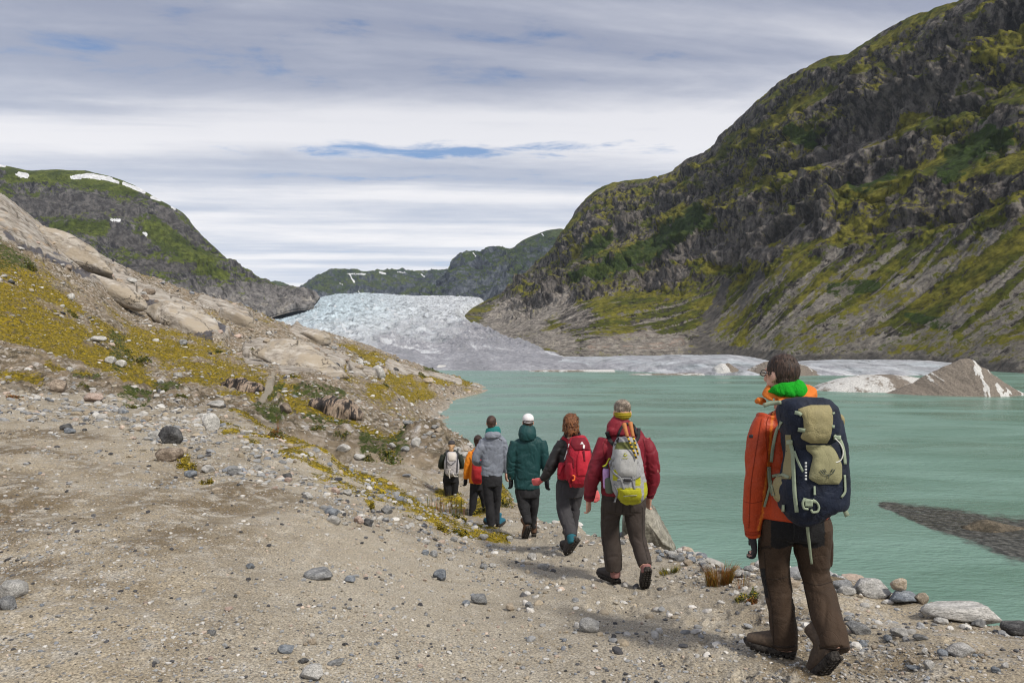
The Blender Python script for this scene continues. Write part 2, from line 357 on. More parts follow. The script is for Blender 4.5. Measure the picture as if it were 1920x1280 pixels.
def ground_at(px, py, dmin=0.0):
    """first ground point met along the sight line through a photo pixel"""
    i = int(np.clip(np.searchsorted(GX, px), 1, NC-1)); t = (px-GX[i-1])/(GX[i]-GX[i-1])
    z = GZ2[:, i-1]*(1-t)+GZ2[:, i]*t
    p = 640-z/GD*F
    k = np.nonzero((p <= py) & (GD > dmin))[0]
    k = k[0] if len(k) else NR-1
    return np.array([(px-960)/F*GD[k], GD[k], z[k]])
def ground_z(x, y):
    x = np.asarray(x, float); y = np.maximum(np.asarray(y, float), .61)
    fx = np.interp(960+x/y*F, GX, np.arange(NC)); fy = np.interp(np.log(y), np.log(GD), np.arange(NR))
    i = np.clip(fx.astype(int), 0, NC-2); j = np.clip(fy.astype(int), 0, NR-2); u = fx-i; v = fy-j
    return (GZ2[j, i]*(1-u)+GZ2[j, i+1]*u)*(1-v)+(GZ2[j+1, i]*(1-u)+GZ2[j+1, i+1]*u)*v
def sample(A, x, y):
    y = np.maximum(y, .61)
    i = np.clip(np.interp(960+x/y*F, GX, np.arange(NC)).astype(int), 0, NC-1); j = np.clip(np.interp(np.log(y), np.log(GD), np.arange(NR)).astype(int), 0, NR-1)
    return A[j, i]

m_ground, nt = new_mat('gravel ground')
geo = nt.n('NewGeometry'); pos = geo.outputs['Position']
a1 = nt.n('Attribute', attribute_name='zones'); a2 = nt.n('Attribute', attribute_name='zones_b')
mo, gr, sb = nt.sep(a1.outputs['Color'])[:3]; wt_ = a1.outputs['Alpha']
pa, ck, fr = nt.sep(a2.outputs['Color'])[:3]; shore = a2.outputs['Alpha']
n_big = nt.noise(pos, .55, 5, .6); n_mid = nt.noise(pos, 5, 6, .65); n_fin = nt.noise(pos, 75, 3, .7); n_far = nt.noise(pos, 1.6, 10, .72)
v_sm = nt.vor(pos, 42, out='Color'); v_smd = nt.vor(pos, 42); v_md = nt.vor(pos, 2.0, out='Color'); v_mdd = nt.vor(pos, 2.0)
sand = nt.mix(nt.mr(n_big, .42, .58), (.140, .108, .068), (.290, .250, .188))
sand = nt.mix(nt.mr(n_mid, .47, .66), sand, (.335, .308, .262))
grain = nt.ramp(n_fin, [(.34, (.34, .34, .36)), (.45, (.82, .82, .82)), (.55, (1.08, 1.07, 1.04)), (.66, (1.6, 1.6, 1.6))])
sand = nt.mix(1, sand, grain, 'MULTIPLY')
chip = nt.mr(nt.sep(v_sm)[0], .80, .86, 0, 1); chipm = nt.math('MULTIPLY', chip, nt.mr(v_smd, .55, .35))
sand = nt.mix(nt.math('MULTIPLY', chipm, .85), sand, nt.ramp(nt.sep(v_sm)[1], [(0, (.07, .075, .085)), (.5, (.16, .165, .175)), (.8, (.42, .41, .40)), (1, (.55, .5, .45))]))
# far slope: rubble of many sizes
rubc = nt.ramp(n_far, [(.36, (.045, .040, .034)), (.455, (.13, .105, .068)), (.52, (.25, .21, .155)), (.59, (.44, .40, .36)), (.68, (.62, .59, .56))])
rubc = nt.mix(nt.math('MULTIPLY', nt.mr(n_big, .4, .62), .55), rubc, (.30, .23, .155))
stn = nt.math('MULTIPLY', nt.mr(v_mdd, .36, .26), nt.mr(nt.sep(v_md)[0], .62, .66))
rubc = nt.mix(stn, rubc, nt.ramp(nt.sep(v_md)[2], [(0, (.30, .28, .26)), (.6, (.45, .42, .39)), (1, (.62, .60, .58))]))
base = nt.mix(fr, sand, rubc)
base = nt.mix(nt.math('MULTIPLY', pa, .9), base, nt.mix(1, nt.mix(n_mid, (.295, .265, .212), (.375, .34, .28)), grain, 'MULTIPLY'))
# bedrock slabs
st = nt.noise(nt.mapv(nt.mapv(pos, rot=(0, 0, R(-38))), (.10, .8, .9)), 1.3, 9, .68)
slc = nt.ramp(st, [(.34, (.13, .112, .094)), (.44, (.29, .255, .215)), (.54, (.40, .365, .32)), (.66, (.52, .49, .455))])
slc = nt.mix(nt.math('MULTIPLY', nt.mr(n_big, .55, .7), .5), slc, (.47, .33, .20))
slc = nt.mix(ck, slc, (.05, .045, .04))
base = nt.mix(nt.math('MULTIPLY', nt.mr(sb, .03, .3), nt.mr(nt.math('ADD', sb, nt.math('MULTIPLY', nt.math('SUBTRACT', n_far, .5), 2.8)), .35, .6)), base, slc)
wetm = nt.mr(nt.math('ADD', wt_, nt.math('MULTIPLY', nt.math('SUBTRACT', st, .5), 4.5)), .35, .6)
wetm = nt.math('MULTIPLY', wetm, nt.mr(wt_, .03, .3))
base = nt.mix(nt.math('MULTIPLY', wetm, .9), base, nt.mix(n_far, (.030, .030, .038), (.10, .095, .11)))
# moss and low green growth
mn = nt.noise(pos, 3.3, 8, .72); mf = nt.noise(pos, 38, 3, .7)
mosc = nt.ramp(mn, [(.36, (.060, .055, .012)), (.46, (.18, .138, .012)), (.55, (.34, .245, .012)), (.66, (.46, .35, .025))])
mosc = nt.mix(1, mosc, nt.ramp(mf, [(.36, .45), (.5, 1.0), (.64, 1.35)]), 'MULTIPLY')
mm = nt.mr(nt.math('ADD', mo, nt.math('MULTIPLY', nt.math('SUBTRACT', nt.math('ADD', nt.math('MULTIPLY', n_far, .65), nt.math('MULTIPLY', n_mid, .35)), .5), 4.2)), .40, .66)
mm = nt.math('MULTIPLY', mm, nt.mr(mo, .02, .25))
base = nt.mix(mm, base, mosc)
grc = nt.ramp(mn, [(.3, (.020, .028, .008)), (.5, (.055, .075, .016)), (.7, (.13, .14, .03))])
gm = nt.mr(nt.math('ADD', gr, nt.math('MULTIPLY', nt.math('SUBTRACT', n_far, .5), 4.5)), .5, .75)
gm = nt.math('MULTIPLY', gm, nt.mr(gr, .03, .3))
base = nt.mix(gm, base, grc)
base = nt.mix(nt.math('MULTIPLY', shore, .45), base, (.40, .37, .33))
hgt = nt.math('ADD', nt.math('MULTIPLY', n_fin, .30), nt.math('MULTIPLY', v_smd, -.5))
b1 = nt.bump(hgt, .55, .012)
b2 = nt.bump(n_far, nt.math('MULTIPLY', fr, .8), .7, b1)
b3 = nt.bump(mf, nt.math('MULTIPLY', mm, .7), .05, b2)
rgh = nt.mix(wetm, (.93, .93, .93), (.28, .28, .28))
finish(nt, base, nt.sep(rgh)[0], b3, .25)
ground = grid_mesh('ground', NP, m_ground, {'zones': att1, 'zones_b': att2})

# valley floor below everything, out to the horizon
m_bed, nt = new_mat('valley floor')
pos = nt.n('NewGeometry').outputs['Position']
finish(nt, nt.mix(nt.noise(pos, .05, 6), (.10, .11, .09), (.20, .20, .17)), .95)
gx = np.linspace(-4200, 4200, 40); gy = np.linspace(-300, 5600, 40)
bx, by = np.meshgrid(gx, gy)
grid_mesh('valley_floor', np.stack([bx, by, np.full_like(bx, -18.5)], -1), m_bed)

# ================================================================ lake
m_lake, nt = new_mat('milky turquoise lake water')
pos = nt.n('NewGeometry').outputs['Position']
w1 = nt.noise(nt.mapv(pos, (.55, 1.5, 1), (0, 0, R(8))), 1.25, 3, .55, .3)
w2 = nt.noise(nt.mapv(pos, (.5, 1.1, 1), (0, 0, R(-14))), 4.2, 2, .5)
w3 = nt.noise(nt.mapv(pos, (.05, .14, 1)), 1.0, 3, .5)
w4 = nt.noise(nt.mapv(pos, (.022, .075, 1), (0, 0, R(6))), 1.0, 5, .6, .5)
hh = nt.math('ADD', nt.math('MULTIPLY', w1, .7), nt.math('MULTIPLY', w2, .22))
att = nt.n('Attribute', attribute_name='shoal')
sh = nt.sep(att.outputs['Color'])[0]
bedc = nt.ramp(nt.noise(pos, 2.2, 8, .7), [(.38, (.018, .019, .018)), (.5, (.050, .051, .047)), (.62, (.115, .113, .104))])
wc = nt.mix(nt.math('MULTIPLY', nt.math('ADD', nt.mr(w3, .38, .62), nt.mr(w4, .38, .62)), .5), (.108, .196, .155), (.160, .262, .220))
wc = nt.mix(nt.mr(nt.math('ADD', sh, nt.math('MULTIPLY', nt.math('SUBTRACT', nt.noise(pos, .9, 6, .68), .5), 1.4)), .25, .85), wc, bedc)
finish(nt, wc, nt.mr(w4, .4, .6, .18, .42), nt.bump(hh, nt.mr(w4, .38, .62, .35, .85), .45), .5, IOR=1.33)
lx = np.concatenate([np.linspace(-900, -60, 30)[:-1], np.linspace(-60, 80, 281)[:-1], np.linspace(80, 900, 40)])
ly = np.concatenate([np.linspace(-40, 20, 12)[:-1], np.linspace(20, 90, 181)[:-1], np.linspace(90, 900, 60)])
lx, ly = np.meshgrid(lx, ly)
LP = np.stack([lx, ly, np.full_like(lx, LAKE)], -1)
spx, spy = proj(LP)
shoal = 1-ss(.45, 1.25, cap(spx, spy, [(1652, 946, 7), (1720, 962, 20), (1800, 982, 34), (1900, 1008, 46), (2080, 1050, 70)])+.25*fbm(LP, 3, 3, .5, seed=2))
shoal[ly < 10] = 0
grid_mesh('lake', LP, m_lake, {'shoal': np.stack([shoal]*4, -1)}, smooth=True)
# ================================================================ mountains
def wall(px_knots, base_d, base_py, ridge, ncol, nrow, dexp=1.15, t0=-.06, t1=1.3, ridge_d=None, prof=None):
    """mountain side between a foot line and a skyline, each with its own distance; carries on over the crest"""
    px = np.linspace(px_knots[0], px_knots[-1], ncol)
    bd = smooth_interp(px, px_knots, base_d); bp = smooth_interp(px, px_knots, base_py)
    rd = smooth_interp(px, px_knots, ridge_d)
    rp = smooth_interp(px, [r[0] for r in ridge], [r[1] for r in ridge])
    zb = -(bp-640)/F*bd; zr = -(rp-640)/F*rd
    t = np.linspace(t0, t1, nrow)[:, None]
    tc = np.clip(t, t0, 1.0)
    g = np.sign(tc)*np.abs(tc)**dexp
    D = bd+(rd-bd)*g
    pp = bp+(rp-bp)*(tc if prof is None else prof(tc))
    Zc = -(pp-640)/F*D
    over = np.maximum(t-1, 0)
    D = D+over*(rd-bd)*1.6+over*120
    Zc = Zc-over*(zr-zb)*.12-over**2*(zr-zb)*1.5
    Xc = (px-960)/F*D
    return np.stack([Xc, D, Zc], -1), px[None, :]+0*t, t+0*px[None, :]

# --- the big mountainside on the right
kn = [866, 885, 905, 960, 1040, 1130, 1300, 1500, 1700, 1920, 2150, 2500]
RM, rpx, rt = wall(kn, [1000, 880, 800, 700, 560, 560, 560, 448, 380, 300, 262, 225], [602, 622, 632, 652, 672, 676, 680, 688, 695, 704, 714, 730],
    [(866, 596), (885, 578), (905, 567), (925, 556), (940, 549), (965, 528), (985, 511), (1010, 488), (1030, 470), (1050, 440), (1065, 420), (1085, 390), (1105, 367), (1130, 350), (1160, 342), (1190, 337), (1225, 333), (1250, 326), (1268, 316),
     (1290, 297), (1315, 287), (1340, 270), (1352, 255), (1375, 235), (1400, 212), (1430, 182), (1480, 142), (1520, 120), (1560, 103), (1580, 102), (1600, 94), (1630, 76), (1670, 52), (1700, 33), (1740, 20), (1790, 2), (1850, -25), (1920, -55), (2150, -150), (2500, -260)],
    1150, 640, 1.12, -.05, 1.28, ridge_d=[1100, 1300, 1450, 1530, 1560, 1480, 1230, 930, 770, 660, 600, 540])
N0 = normals(RM); N0 *= np.sign((N0[..., 2:3]))
wz = RM.copy()
# stretch the noise along the fall line (x-z) a little less than along the strata
warp = fbm(RM, 220, 4, .5, seed=1.0)
along = RM[..., 1]*.8+RM[..., 0]*.2
low = 1-ss(.28, .50, rt+.12*warp+.06*fbm(RM, 60, 3, .5, seed=2.2))           # scree apron below the cliffs
big = fbm(RM, 260, 3, .5, seed=3.0)
rid = fbm(RM*np.array([1, 1, .7]), 95, 6, .55, True, seed=4.0)
rid2 = fbm(RM*np.array([1, 1, .8]), 26, 5, .6, True, seed=6.0)
ph = (RM[..., 2]+along*.16+warp*55+12*fbm(RM, 50, 4, .5, seed=7.7))/64.0
fr_ = ph-np.floor(ph)
saw = np.where(fr_ < .68, .5-fr_/.68, -.5+(fr_-.68)/.32)
cliff = ss(.60, .72, fr_)*ss(1.02, .95, fr_)
cliffn = ss(-.12, .22, fbm(RM*np.array([.6, .6, 1.6]), 130, 4, .5, seed=9.1))
up = 1-low
edge = ss(1.22, 1.0, rt)
scale = np.clip(RM[..., 1]/700, .45, 1.1)
dsp = (big*16*ss(0, .3, rt)*ss(1.05, .8, rt)+up*(saw*17*(.35+.65*cliffn)+(rid-.25)*26+(rid2-.2)*9.5*(.5+.5*cliffn))
       + low*((rid2-.2)*2.0))
bandv0 = fbm(np.stack([RM[..., 1]*.5, RM[..., 0]*.5, RM[..., 2]*1.3+along*.25], -1), 85, 4, .55, seed=17); vp = ss(-.15, .25, .5*fbm(RM, 30, 4, .6, seed=13)+.75*bandv0+.08)
dsp -= up*vp*.75*((rid-.25)*26+(rid2-.2)*9.5*(.5+.5*cliffn))
gully_c = (RM[..., 1]*1.0+fbm(RM, 90, 3, .5, seed=12)*16)
gl = np.abs(pnoise(gully_c/34.0, RM[..., 2]/420, .3)); gl2 = np.abs(pnoise(gully_c/13.0+9, RM[..., 2]/260, 4.3))
gully = (1-ss(0, .16, gl))*low+.5*(1-ss(0, .14, gl2))*low
dsp -= (gully*2.0)
bench = ss(980, 1060, rpx)*ss(1330, 1180, rpx)
crev = fbm(RM*np.array([1, 1, .55]), 48, 4, .5, True, seed=5.5)
dsp -= up*np.maximum(crev-.62, 0)*42*ss(.2, .4, rt)
bpx, bpy_ = proj(RM); bw = fbm(RM, 55, 5, .6, seed=19); bandrock = np.zeros_like(rt); bandove = np.zeros_like(rt)
for xs, ys, wd, A in (([1180, 1240, 1330, 1450, 1600, 1750, 1920, 2100], [520, 500, 474, 446, 424, 400, 350, 300], 24, 17), ([1050, 1120, 1200, 1300, 1420, 1560, 1700], [470, 440, 412, 368, 330, 300, 262], 20, 14),
                      ([1330, 1450, 1560, 1700, 1850, 2000], [262, 212, 172, 140, 100, 60], 20, 13), ([1450, 1560, 1680, 1800, 1940], [390, 352, 330, 290, 230], 22, 15), ([1560, 1700, 1840, 1960], [238, 210, 180, 150], 20, 13), ([980, 1040, 1120, 1200], [590, 560, 540, 522], 16, 8)):
    e = ss(xs[0]-30, xs[0]+40, bpx)*ss(xs[-1]+30, xs[-1]-40, bpx)*ss(-.12, .22, fbm(RM, 120, 4, .55, seed=20+wd+A))
    sdist = (np.interp(bpx, xs, ys)+bw*75-bpy_)/wd
    dsp += e*A*.55*(ss(-.45, .25, sdist)*ss(3.2, .4, sdist)-.5*ss(-2.2, -.5, sdist)*ss(.3, -.4, sdist))
    bandrock = np.maximum(bandrock, e*ss(-1.1, -.4, sdist)*ss(.95, .3, sdist))
dsp *= 1.25*(.35+.65*np.clip(scale, 0, 1))
foot = ss(-.03, .06, rt)
dsp *= foot*ss(1.0, .90, rt)*.85+foot*.15
dsp *= ss(860, 985, rpx)
RM = RM+N0*dsp[..., None]
N1 = normals(RM); N1 *= np.sign(N1[..., 2:3]+1e-9)
slope = N1[..., 2]
rpx2, rpy2 = proj(RM)
f1 = fbm(RM, 30, 6, .65, seed=13); f2 = fbm(RM, 9, 4, .65, seed=14); f3 = fbm(RM*np.array([1, .6, .35]), 60, 5, .6, seed=15)
veg = .82*ss(.34, .70, .40*slope+.45*f1+.28*f2+.34+.45*vp)
streak = fbm(np.stack([gully_c*1.0, RM[..., 2]*.10+RM[..., 0]*.05, 0*gully_c], -1), 26, 5, .6, seed=16)
scree = low*ss(-.10, .22, streak+.25*f2+.55*ss(.22, .0, rt)-.12+.9*np.minimum(gully, .6)-.05)
# named features of this face (position on the slope, soft noise edges)
def rr(ch, lo=.5, hi=1.3, w=.9): return np.max([1-ss(lo, hi, cap(rpx2, rpy2, c)+w*(f1+.4*f2)) for c in ch], 0)
chutes = rr([[(1690, 460, 10), (1600, 525, 11), (1500, 595, 10), (1400, 665, 14)], [(1860, 440, 16), (1790, 490, 16), (1690, 555, 18), (1570, 620, 20), (1500, 670, 24)],
             [(1930, 480, 12), (1850, 545, 14), (1780, 600, 16), (1700, 660, 20)], [(1480, 500, 8), (1420, 550, 8), (1340, 625, 12), (1300, 665, 14)],
             [(1610, 510, 6), (1590, 545, 10), (1540, 580, 10)], [(1930, 560, 22), (1860, 620, 26), (1800, 670, 30)], [(1580, 640, 14), (1700, 655, 20), (1820, 640, 20)]], w=1.3)
dark_chute = rr([[(1360, 530, 10), (1340, 580, 14), (1310, 660, 22)], [(1330, 655, 12), (1480, 672, 12), (1700, 676, 14), (1900, 694, 18)], [(1425, 520, 9), (1390, 570, 10)]], w=1.2)
pale_rock = rr([[(960, 575, 22), (930, 600, 26), (1000, 610, 36), (900, 618, 14)], [(1020, 560, 20), (1060, 550, 16), (1010, 590, 30)], [(1120, 650, 20), (1220, 640, 26), (1280, 655, 20)], [(1060, 640, 22), (1000, 630, 20)]], w=1.0)
pink_rock = rr([[(1110, 655, 10), (1180, 640, 16), (1270, 645, 16)]], w=1.0)
outcrop = rr([[(1220, 525, 16), (1270, 505, 22)], [(1060, 585, 30), (1090, 600, 24)], [(1345, 460, 16), (1420, 425, 18), (1500, 410, 14)], [(1250, 480, 12), (1480, 440, 20), (1560, 425, 14)],
              [(1560, 300, 20), (1650, 250, 30)], [(1280, 455, 14), (1370, 480, 22), (1460, 465, 16)]], w=1.3)
bushes = rr([[(1080, 520, 16), (1200, 480, 22), (1310, 400, 20)], [(1520, 260, 20), (1480, 245, 14)], [(1100, 470, 14), (1150, 440, 16)], [(1250, 440, 16), (1330, 415, 14)], [(1640, 540, 12), (1560, 540, 12)],
             [(1700, 590, 8), (1780, 610, 10)], [(1780, 320, 24), (1860, 250, 30)], [(1660, 330, 20), (1600, 350, 16)]], w=1.6)
scree = np.maximum(scree*(.75), np.maximum(chutes, 0)*.95)
scree = np.maximum(scree, pale_rock*.5)
veg = np.maximum(veg*(1-.6*cliff*up), low*ss(-.32, .14, f3+.3*f1)*.8)
veg *= (1-.9*outcrop)*(1-.9*pale_rock)*(1-.85*dark_chute)
veg = np.maximum(veg, bushes*.9)
veg = np.where(scree > .5, veg*.55, veg)*(1-.92*np.clip(bandrock*1.2, 0, 1))
lite = np.clip(pale_rock+.4*outcrop+.5*ss(.1, .4, f1)*up, 0, 1)
mat_a = np.stack([np.clip(veg, 0, 1), np.clip(scree, 0, 1), np.zeros_like(veg), np.clip(bushes+.55*ss(.05, .4, fbm(RM, 70, 5, .6, seed=18)), 0, 1)], -1)
mat_b = np.stack([lite*(1-.7*bandrock), pink_rock, np.maximum(dark_chute, .45*bandrock), np.zeros_like(veg)], -1)

def rock_material(name, veg_a, veg_b, bush, rock_d, rock_l, scree_c, fine=1.0, blu=0.0):
    m, nt = new_mat(name)
    pos = nt.n('NewGeometry').outputs['Position']
    a = nt.n('Attribute', attribute_name='zones'); b = nt.n('Attribute', attribute_name='zones_b')
    vg, scr, snow = nt.sep(a.outputs['Color'])[:3]; bu = a.outputs['Alpha']
    li, pk, dk = nt.sep(b.outputs['Color'])[:3]
    n1 = nt.noise(pos, .022*fine, 10, .68); n2 = nt.noise(pos, .16*fine, 9, .72); n3 = nt.noise(nt.mapv(pos, (1, 1, .35)), .11*fine, 8, .7, .6)
    rk = nt.ramp(nt.math('ADD', nt.math('MULTIPLY', n3, .6), nt.math('MULTIPLY', n2, .4)), [(.38, [c*.3 for c in rock_d]), (.47, rock_d), (.54, [(x+y)/2 for x, y in zip(rock_d, rock_l)]), (.62, rock_l)])
    rk = nt.mix(nt.math('MULTIPLY', li, .75), rk, nt.ramp(n3, [(.38, [c*.35 for c in rock_l]), (.5, rock_l), (.62, [min(c*1.6, .7) for c in rock_l])]))
    rk = nt.mix(nt.math('MULTIPLY', pk, .7), rk, nt.ramp(n3, [(.35, (.16, .11, .085)), (.5, (.40, .30, .24)), (.65, (.52, .43, .36))]))
    sc = nt.mix(1, nt.mix(n1, scree_c, [c*1.25 for c in scree_c]), nt.ramp(n2, [(.36, .35), (.48, .85), (.56, 1.25), (.66, 1.9)]), 'MULTIPLY')
    vc = nt.mix(nt.mr(n1, .44, .57), veg_a, veg_b)
    vc = nt.mix(1, vc, nt.ramp(n2, [(.36, .4), (.5, 1.0), (.64, 1.6)]), 'MULTIPLY')
    bm = nt.mr(nt.math('ADD', bu, nt.math('MULTIPLY', nt.math('SUBTRACT', n2, .5), 1.3)), .45, .7)
    vc = nt.mix(nt.math('MULTIPLY', bm, .85), vc, nt.mix(1, bush, nt.ramp(n2, [(.35, .5), (.65, 1.6)]), 'MULTIPLY'))
    half = nt.math('MULTIPLY', nt.math('SUBTRACT', nt.math('ADD', nt.math('MULTIPLY', n2, .6), nt.math('MULTIPLY', n1, .4)), .5), 3.2)
    col = nt.mix(nt.mr(nt.math('ADD', scr, nt.math('MULTIPLY', half, 1.1)), .38, .62), rk, sc)
    col = nt.mix(nt.math('MULTIPLY', dk, .8), col, nt.mix(n2, (.035, .033, .032), (.15, .14, .13)))
    col = nt.mix(nt.mr(nt.math('ADD', vg, nt.math('MULTIPLY', half, 1.3)), .36, .62), col, vc)
    if blu: col = nt.mix(blu, col, (.10, .15, .22))
    col = nt.mix(nt.mr(nt.math('ADD', snow, nt.math('MULTIPLY', half, .5)), .42, .55), col, nt.mix(nt.mr(n2, .42, .58), (.62, .63, .65), (.82, .84, .87)))
    hh = nt.math('ADD', nt.math('MULTIPLY', n2, .45), n3)
    nb = nt.bump(hh, 1.0, 7.5/fine)
    finish(nt, col, .95, nb, .15)
    return m
m_right = rock_material('mossy mountain rock', (.066, .076, .012), (.150, .140, .022), (.026, .048, .011), (.045, .040, .038), (.26, .235, .21), (.235, .215, .19))
grid_mesh('mountain_right', RM, m_right, {'zones': mat_a, 'zones_b': mat_b}, flip=True)

# --- the snow-flecked dome on the left
kn = [-420, -120, 60, 200, 330, 440, 520, 560, 588]
LM, lpx, lt = wall(kn, [560, 640, 700, 760, 860, 980, 1080, 1140, 1180], [650, 640, 640, 640, 630, 620, 590, 581, 579],
    [(-420, 330), (-120, 296), (-40, 302), (0, 309), (60, 320), (100, 319), (150, 321), (190, 328), (240, 343), (285, 366), (320, 385), (345, 402), (362, 425), (375, 440), (400, 463), (430, 490), (460, 512), (490, 531), (520, 550), (545, 557), (565, 561), (578, 567), (588, 575)],
    760, 420, 1.3, -.05, 1.25, ridge_d=[1250, 1330, 1400, 1420, 1420, 1400, 1360, 1320, 1290])
N0 = normals(LM); N0 *= np.sign(N0[..., 2:3])
warp = fbm(LM, 260, 4, .5, seed=31)
ph = (LM[..., 2]+LM[..., 0]*.22+warp*70+14*fbm(LM, 70, 4, .5, seed=32))/88.0; fr_ = ph-np.floor(ph)
saw = np.where(fr_ < .62, .5-fr_/.62, -.5+(fr_-.62)/.38)
rid = fbm(LM*np.array([1, 1, .6]), 110, 6, .55, True, seed=33); rid2 = fbm(LM, 30, 5, .6, True, seed=34)
dsp = (saw*24*ss(-.3, .2, fbm(LM, 200, 3, .5, seed=35))+(rid-.25)*26+(rid2-.2)*8)*ss(-.03, .05, lt)*(ss(1.0, .9, lt)*.85+.12)
LM = LM+N0*dsp[..., None]
N1 = normals(LM); N1 *= np.sign(N1[..., 2:3]+1e-9)
qx, qy = proj(LM); f1 = fbm(LM, 45, 6, .65, seed=36); f2 = fbm(LM, 12, 4, .65, seed=37)
def rl(ch, lo=.5, hi=1.3, w=.9): return np.max([1-ss(lo, hi, cap(qx, qy, c)+w*(f1+.4*f2)) for c in ch], 0)
veg = .85*ss(.45, .85, N1[..., 2]+.5*f1+.2*f2-.06)*ss(560, 520, qy+30*f1)
veg = np.maximum(veg, rl([[(285, 425, 22), (340, 465, 26), (390, 490, 14)], [(110, 415, 16), (190, 425, 18)], [(20, 330, 14), (120, 330, 14), (250, 360, 12)], [(330, 490, 14), (420, 515, 10)]], w=1.1))
dark = rl([[(40, 380, 22), (150, 385, 28), (250, 395, 18)], [(220, 440, 18), (260, 460, 18)], [(260, 500, 14), (360, 500, 10)], [(310, 400, 14), (370, 450, 12)]], w=1.1)
veg *= 1-.8*dark
lite = np.clip(ss(510, 560, qy+25*f1)+.3*ss(.1, .4, f1), 0, 1)
snow = rl([[(0, 310, 4), (8, 311, 3)], [(35, 326, 6), (50, 329, 5)], [(135, 333, 4), (165, 330, 5.5), (205, 336, 4.5), (222, 342, 3)], [(232, 344, 4), (270, 358, 4)], [(285, 370, 3), (300, 376, 2)],
           [(208, 411, 2.5), (224, 413, 3)], [(268, 436, 2), (274, 440, 3)], [(322, 388, 2.2), (328, 391, 2.5)]], .7, 1.1, 1.1)
scree = ss(.05, .35, f2+f1)*ss(540, 570, qy)
m_left = rock_material('grassy mountain rock', (.052, .070, .016), (.100, .122, .026), (.032, .050, .015), (.050, .049, .056), (.22, .21, .205), (.24, .225, .205), .8)
grid_mesh('mountain_left', LM, m_left, {'zones': np.stack([veg, scree, snow, dark*0+.5*ss(-.1, .3, f1)], -1), 'zones_b': np.stack([lite, 0*lite, .5*dark, 0*lite], -1)}, flip=True)

# --- the far ranges behind the glacier
m_far = rock_material('haze blue mountain rock', (.040, .062, .028), (.075, .098, .040), (.030, .050, .028), (.055, .066, .088), (.16, .18, .21), (.20, .20, .20), .35)  # blue-grey of the distance haze is put into these rock colours
def far_range(name, kn, bd, bp, rd, ridge, snowspots, seed, nc=420, nr=200, amp=1.0):
    P, u, t = wall(kn, bd, bp, ridge, nc, nr, 1.2, -.05, 1.2, ridge_d=rd)
    n = normals(P); n *= np.sign(n[..., 2:3])
    r1 = fbm(P*np.array([1, 1, .45]), 300, 6, .55, True, seed=seed); r2 = fbm(P, 90, 5, .6, True, seed=seed+1)
    P = P+n*(((r1-.25)*75+(r2-.2)*20)*amp*ss(-.03, .08, t)*(ss(1.0, .82, t)*.9+.05))[..., None]
    n = normals(P); n *= np.sign(n[..., 2:3]+1e-9)
    qx, qy = proj(P); f1 = fbm(P, 110, 6, .65, seed=seed+2)
    veg = .8*ss(.48, .9, n[..., 2]+.5*f1+.15*t)
    snow = np.zeros_like(veg)
    for c in snowspots: snow = np.maximum(snow, 1-ss(.45, .95, cap(qx, qy, c)*1.25+1.3*f1))
    z = np.zeros_like(veg)
    return grid_mesh(name, P, m_far, {'zones': np.stack([veg, .3*ss(.1, .4, f1), snow, .5*ss(0, .3, f1)], -1), 'zones_b': np.stack([.25*ss(0, .4, -f1), z, z, z], -1)}, flip=True)
far_range('distant_mountain', [470, 500, 540, 600, 680], [3600]*5, [566]*5, [4600]*5, [(470, 532), (500, 532), (515, 533), (540, 541), (565, 546), (600, 552), (680, 560)], [[(503, 533, 2), (512, 534, 2)], [(525, 537, 2), (560, 545, 2)]], 41, 200, 100)
far_range('distant_mountain', [552, 600, 700, 820, 900], [2900]*5, [568]*5, [3700, 3700, 3700, 3600, 3500],
          [(552, 556), (565, 545), (582, 528), (605, 518), (640, 512), (670, 513), (705, 509), (745, 509), (775, 511), (800, 508), (830, 507), (850, 512), (900, 520)],
          [[(650, 513, 2), (685, 514, 2)], [(655, 514, 2), (664, 528, 2.5)], [(712, 510, 2), (722, 513, 3)], [(745, 510, 1.5), (760, 511, 1.5)], [(790, 514, 2), (795, 518, 2)], [(637, 531, 2), (642, 533, 2)], [(672, 546, 1.2), (676, 552, 1.2)]], 44)
far_range('distant_mountain', [795, 850, 940, 1040, 1130], [2050, 2050, 1950, 1900, 1900], [574]*5, [2350, 2650, 2700, 2500, 2400],
          [(795, 566), (812, 553), (830, 530), (845, 505), (858, 485), (868, 474), (880, 471), (905, 473), (925, 470), (945, 469), (960, 466), (980, 451), (1005, 440), (1030, 431), (1050, 429), (1065, 432), (1130, 440)],
          [[(887, 474, 1.5), (892, 480, 2)], [(1016, 438, 1.5), (1019, 442, 1.5)]], 49)

# ================================================================ glacier
gx_ = np.linspace(430, 1190, 800)
gd = np.exp(np.linspace(math.log(318), math.log(2900), 620))
GP = {430: 583, 520: 578, 560: 572, 600: 560, 640: 554, 700: 553, 760: 557, 830: 559, 1110: 558}
crest = smooth_interp(gx_, list(GP), list(GP.values()))
front = smooth_interp(gx_, [430, 800, 850, 930, 1000, 1040, 1110], [700, 697, 694, 691, 690, 691, 693])
tt = np.log(gd/318)[:, None]/math.log(2000/318)
prof = smooth_interp(np.clip(tt, 0, 1), [0, .12, .25, .42, .62, .82, 1.0], [0, .16, .30, .50, .74, .90, 1.0])
py_ = front[None]+(crest-front)[None]*prof
Zg = -(py_-640)/F*gd[:, None]
over = np.maximum(gd-2000, 0)[:, None]
zcrest = -(crest-640)/F*2000
edge_g = np.interp(gd, [318, 380, 450, 560, 700, 850, 1000, 1250, 1500, 3000], [1150, 1110, 1050, 1000, 945, 898, 880, 892, 925, 930])[:, None]
Zg = Zg-ss(edge_g-35, edge_g+45, gx_[None])*.06*gd[:, None]
